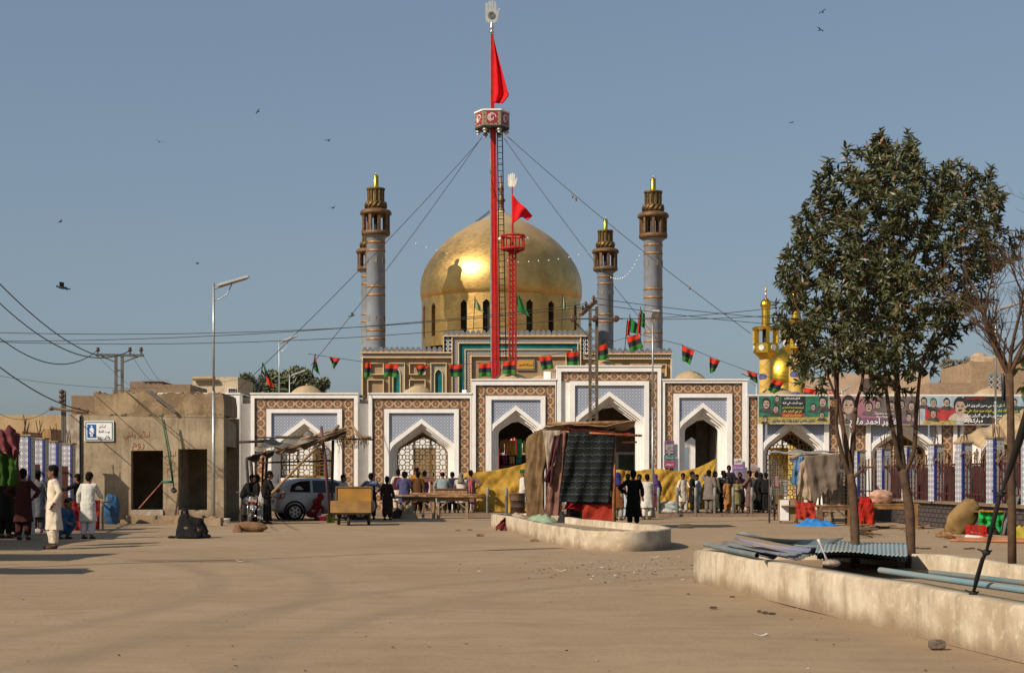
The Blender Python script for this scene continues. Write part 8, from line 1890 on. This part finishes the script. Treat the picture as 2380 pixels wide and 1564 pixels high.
# bare tree on the right
bt_=thing('bare_tree','slender leafless tree at the right edge of the near planter','tree',W(2352,1347,.27),'street trees in the near planter')
BD=W(2352,1347,.27).y; rr=random.Random(5)
def bp_(x,y,d=0): return P(x,y,BD)+Vector((0,d,0))
m=MB(); m.tube([bp_(2352.5,1350),bp_(2352,1200),bp_(2350,1080),bp_(2349,960),bp_(2346,868)],[.055,.050,.047,.045,.048],9); m.build('trunk',MBARK,bt_,True)
br=MB(); tw=MB()
def grow(p,d,L,r,lev):
    n=5; pts=[p]; q_=p.copy(); dd=d.copy()
    for i in range(n):
        dd=(dd+Vector((rr.uniform(-.16,.16),rr.uniform(-.2,.2),rr.uniform(-.06,.14)))).normalized(); q_=q_+dd*L/n; pts.append(q_.copy())
    (br if lev<2 else tw).tube(pts,[r*(1-.6*i/n) for i in range(n+1)],6 if lev<2 else 4,cap=False)
    if lev<4:
        for k in range(4 if lev<2 else 3):
            f=rr.randint(1,n); ax=dd.orthogonal().normalized(); nd_=(dd*.8+Matrix.Rotation(rr.uniform(0,6.28),3,dd)@ax*rr.uniform(.35,.75)+Vector((0,0,.12))).normalized()
            grow(pts[f],nd_,L*rr.uniform(.45,.72),r*(.5 if lev<2 else .55),lev+1)
top=bp_(2346,872)
for (x,y,d),r in (((2288,800,-.1),.032),((2240,690,.25),.030),((2330,780,.15),.026),((2375,790,-.2),.034),((2395,700,.2),.028),((2310,690,-.3),.026)):
    v=bp_(x,y,d)-top; grow(top.copy(),v.normalized(),v.length*1.25,r,0)
br.build('limbs',MBARK,bt_,True); tag(tw.build('twigs',MBARK,bt_,True),kind='stuff')
# foliage poking in at the right edge
lf=thing('leafy_tree','leafy branch tips poking in at the right edge','tree',P(2420,1345,20),'street trees in the near planter')
m=MB(); m.tube([P(2425,1345,20),P(2420,1100,20),P(2418,900,20),P(2395,880,20)],[.05,.045,.03,.01],7); m.build('trunk',MBARK,lf,True)
m=MB(); v,f=leafgeo(.19,.04)
for i in range(60):
    c=P(rr.uniform(2372,2440),rr.uniform(820,950),20)+Vector((0,rr.uniform(-.3,.3),0)); M_=Matrix.Translation(c)@Matrix.Rotation(rr.uniform(0,6.3),4,'Z')@Matrix.Rotation(rr.uniform(-1.2,.6),4,'X'); m.add([M_@Vector(k) for k in v],f)
m.build('crown',leaf_m('leaf_bright',(.06,.10,.02),(.09,.14,.03),(.12,.15,.04)),lf)
# far trees
def far_tree(label,x,y0,hw,hh,D,col,seed,n=2600,ls=.30,feather=True):
    rr=random.Random(seed); base=P(x,HY,D); base.z=0; t=thing('tree',label,'tree',base,'trees beyond the buildings'); px=D/F; cz=Z_(y0+hh,D)
    m=MB(); m.tube([base,base+Vector((.2,0,cz*.6)),base+Vector((0,0,cz))],[.35,.25,.12],7); m.build('trunk',MBARK,t,True)
    lf=MB(); blobs=[(Vector((rr.uniform(-.8,.8)*hw*px,rr.uniform(-.5,.5)*hw*px,rr.uniform(-.75,.72)*hh*px)),rr.uniform(.30,.52)*hw*px) for _ in range(18)]
    for i in range(n):
        c,r=rr.choice(blobs); d=Vector((rr.gauss(0,1),rr.gauss(0,1),rr.gauss(0,1))).normalized()*r*rr.random()**.45; p=base+Vector((0,0,cz))+c+d
        a=Vector((rr.gauss(0,1),rr.gauss(0,1),rr.gauss(0,.8))).normalized(); b=a.orthogonal().normalized(); s=ls*rr.uniform(.6,1.3)
        lf.add([p-a*s,p-b*s*.32,p+a*s,p+b*s*.32],[(0,1,2,3)])
    lf.build('crown',leaf_m('leaf_far_%d'%seed,col,tuple(k*1.5 for k in col),tuple(k*1.9 for k in col)),t); return t
far_tree('bushy tree behind the arcade, left of the tall back lamp',610,872,52,46,100,(.10,.112,.055),31,7000,.2)
far_tree('tallest feathery tree behind the arcade between two lamps',667,848,40,60,104,(.105,.118,.058),32,7000,.2)
far_tree('feathery tree behind the small lamp above the roof dome',706,852,36,56,104,(.095,.11,.055),33,6000,.2)
far_tree('round tree behind the arcade at the right of the left trees',738,876,28,40,98,(.095,.108,.052),34,4500,.2)
far_tree('low tree on the far left of the group behind the arcade',580,893,26,34,98,(.095,.108,.052),36,4500,.2)
far_tree('dusty grey tree beyond the brick house on the right',2228,826,42,44,120,(.12,.11,.075),35,3200,.24)
# dusty weathered look for flat lettering: turn text curves into plain meshes
bpy.context.view_layer.update(); dg=bpy.context.evaluated_depsgraph_get()
for o in [o for o in S.objects if o.type=='FONT']:
    me=bpy.data.meshes.new_from_object(o.evaluated_get(dg)); n=bpy.data.objects.new('tmp',me); COL.objects.link(n); n.parent=o.parent; n.location=o.location; n.rotation_euler=o.rotation_euler; n.scale=o.scale
    nm=o.name.split('.')[0]; bpy.data.objects.remove(o); n.name=nm
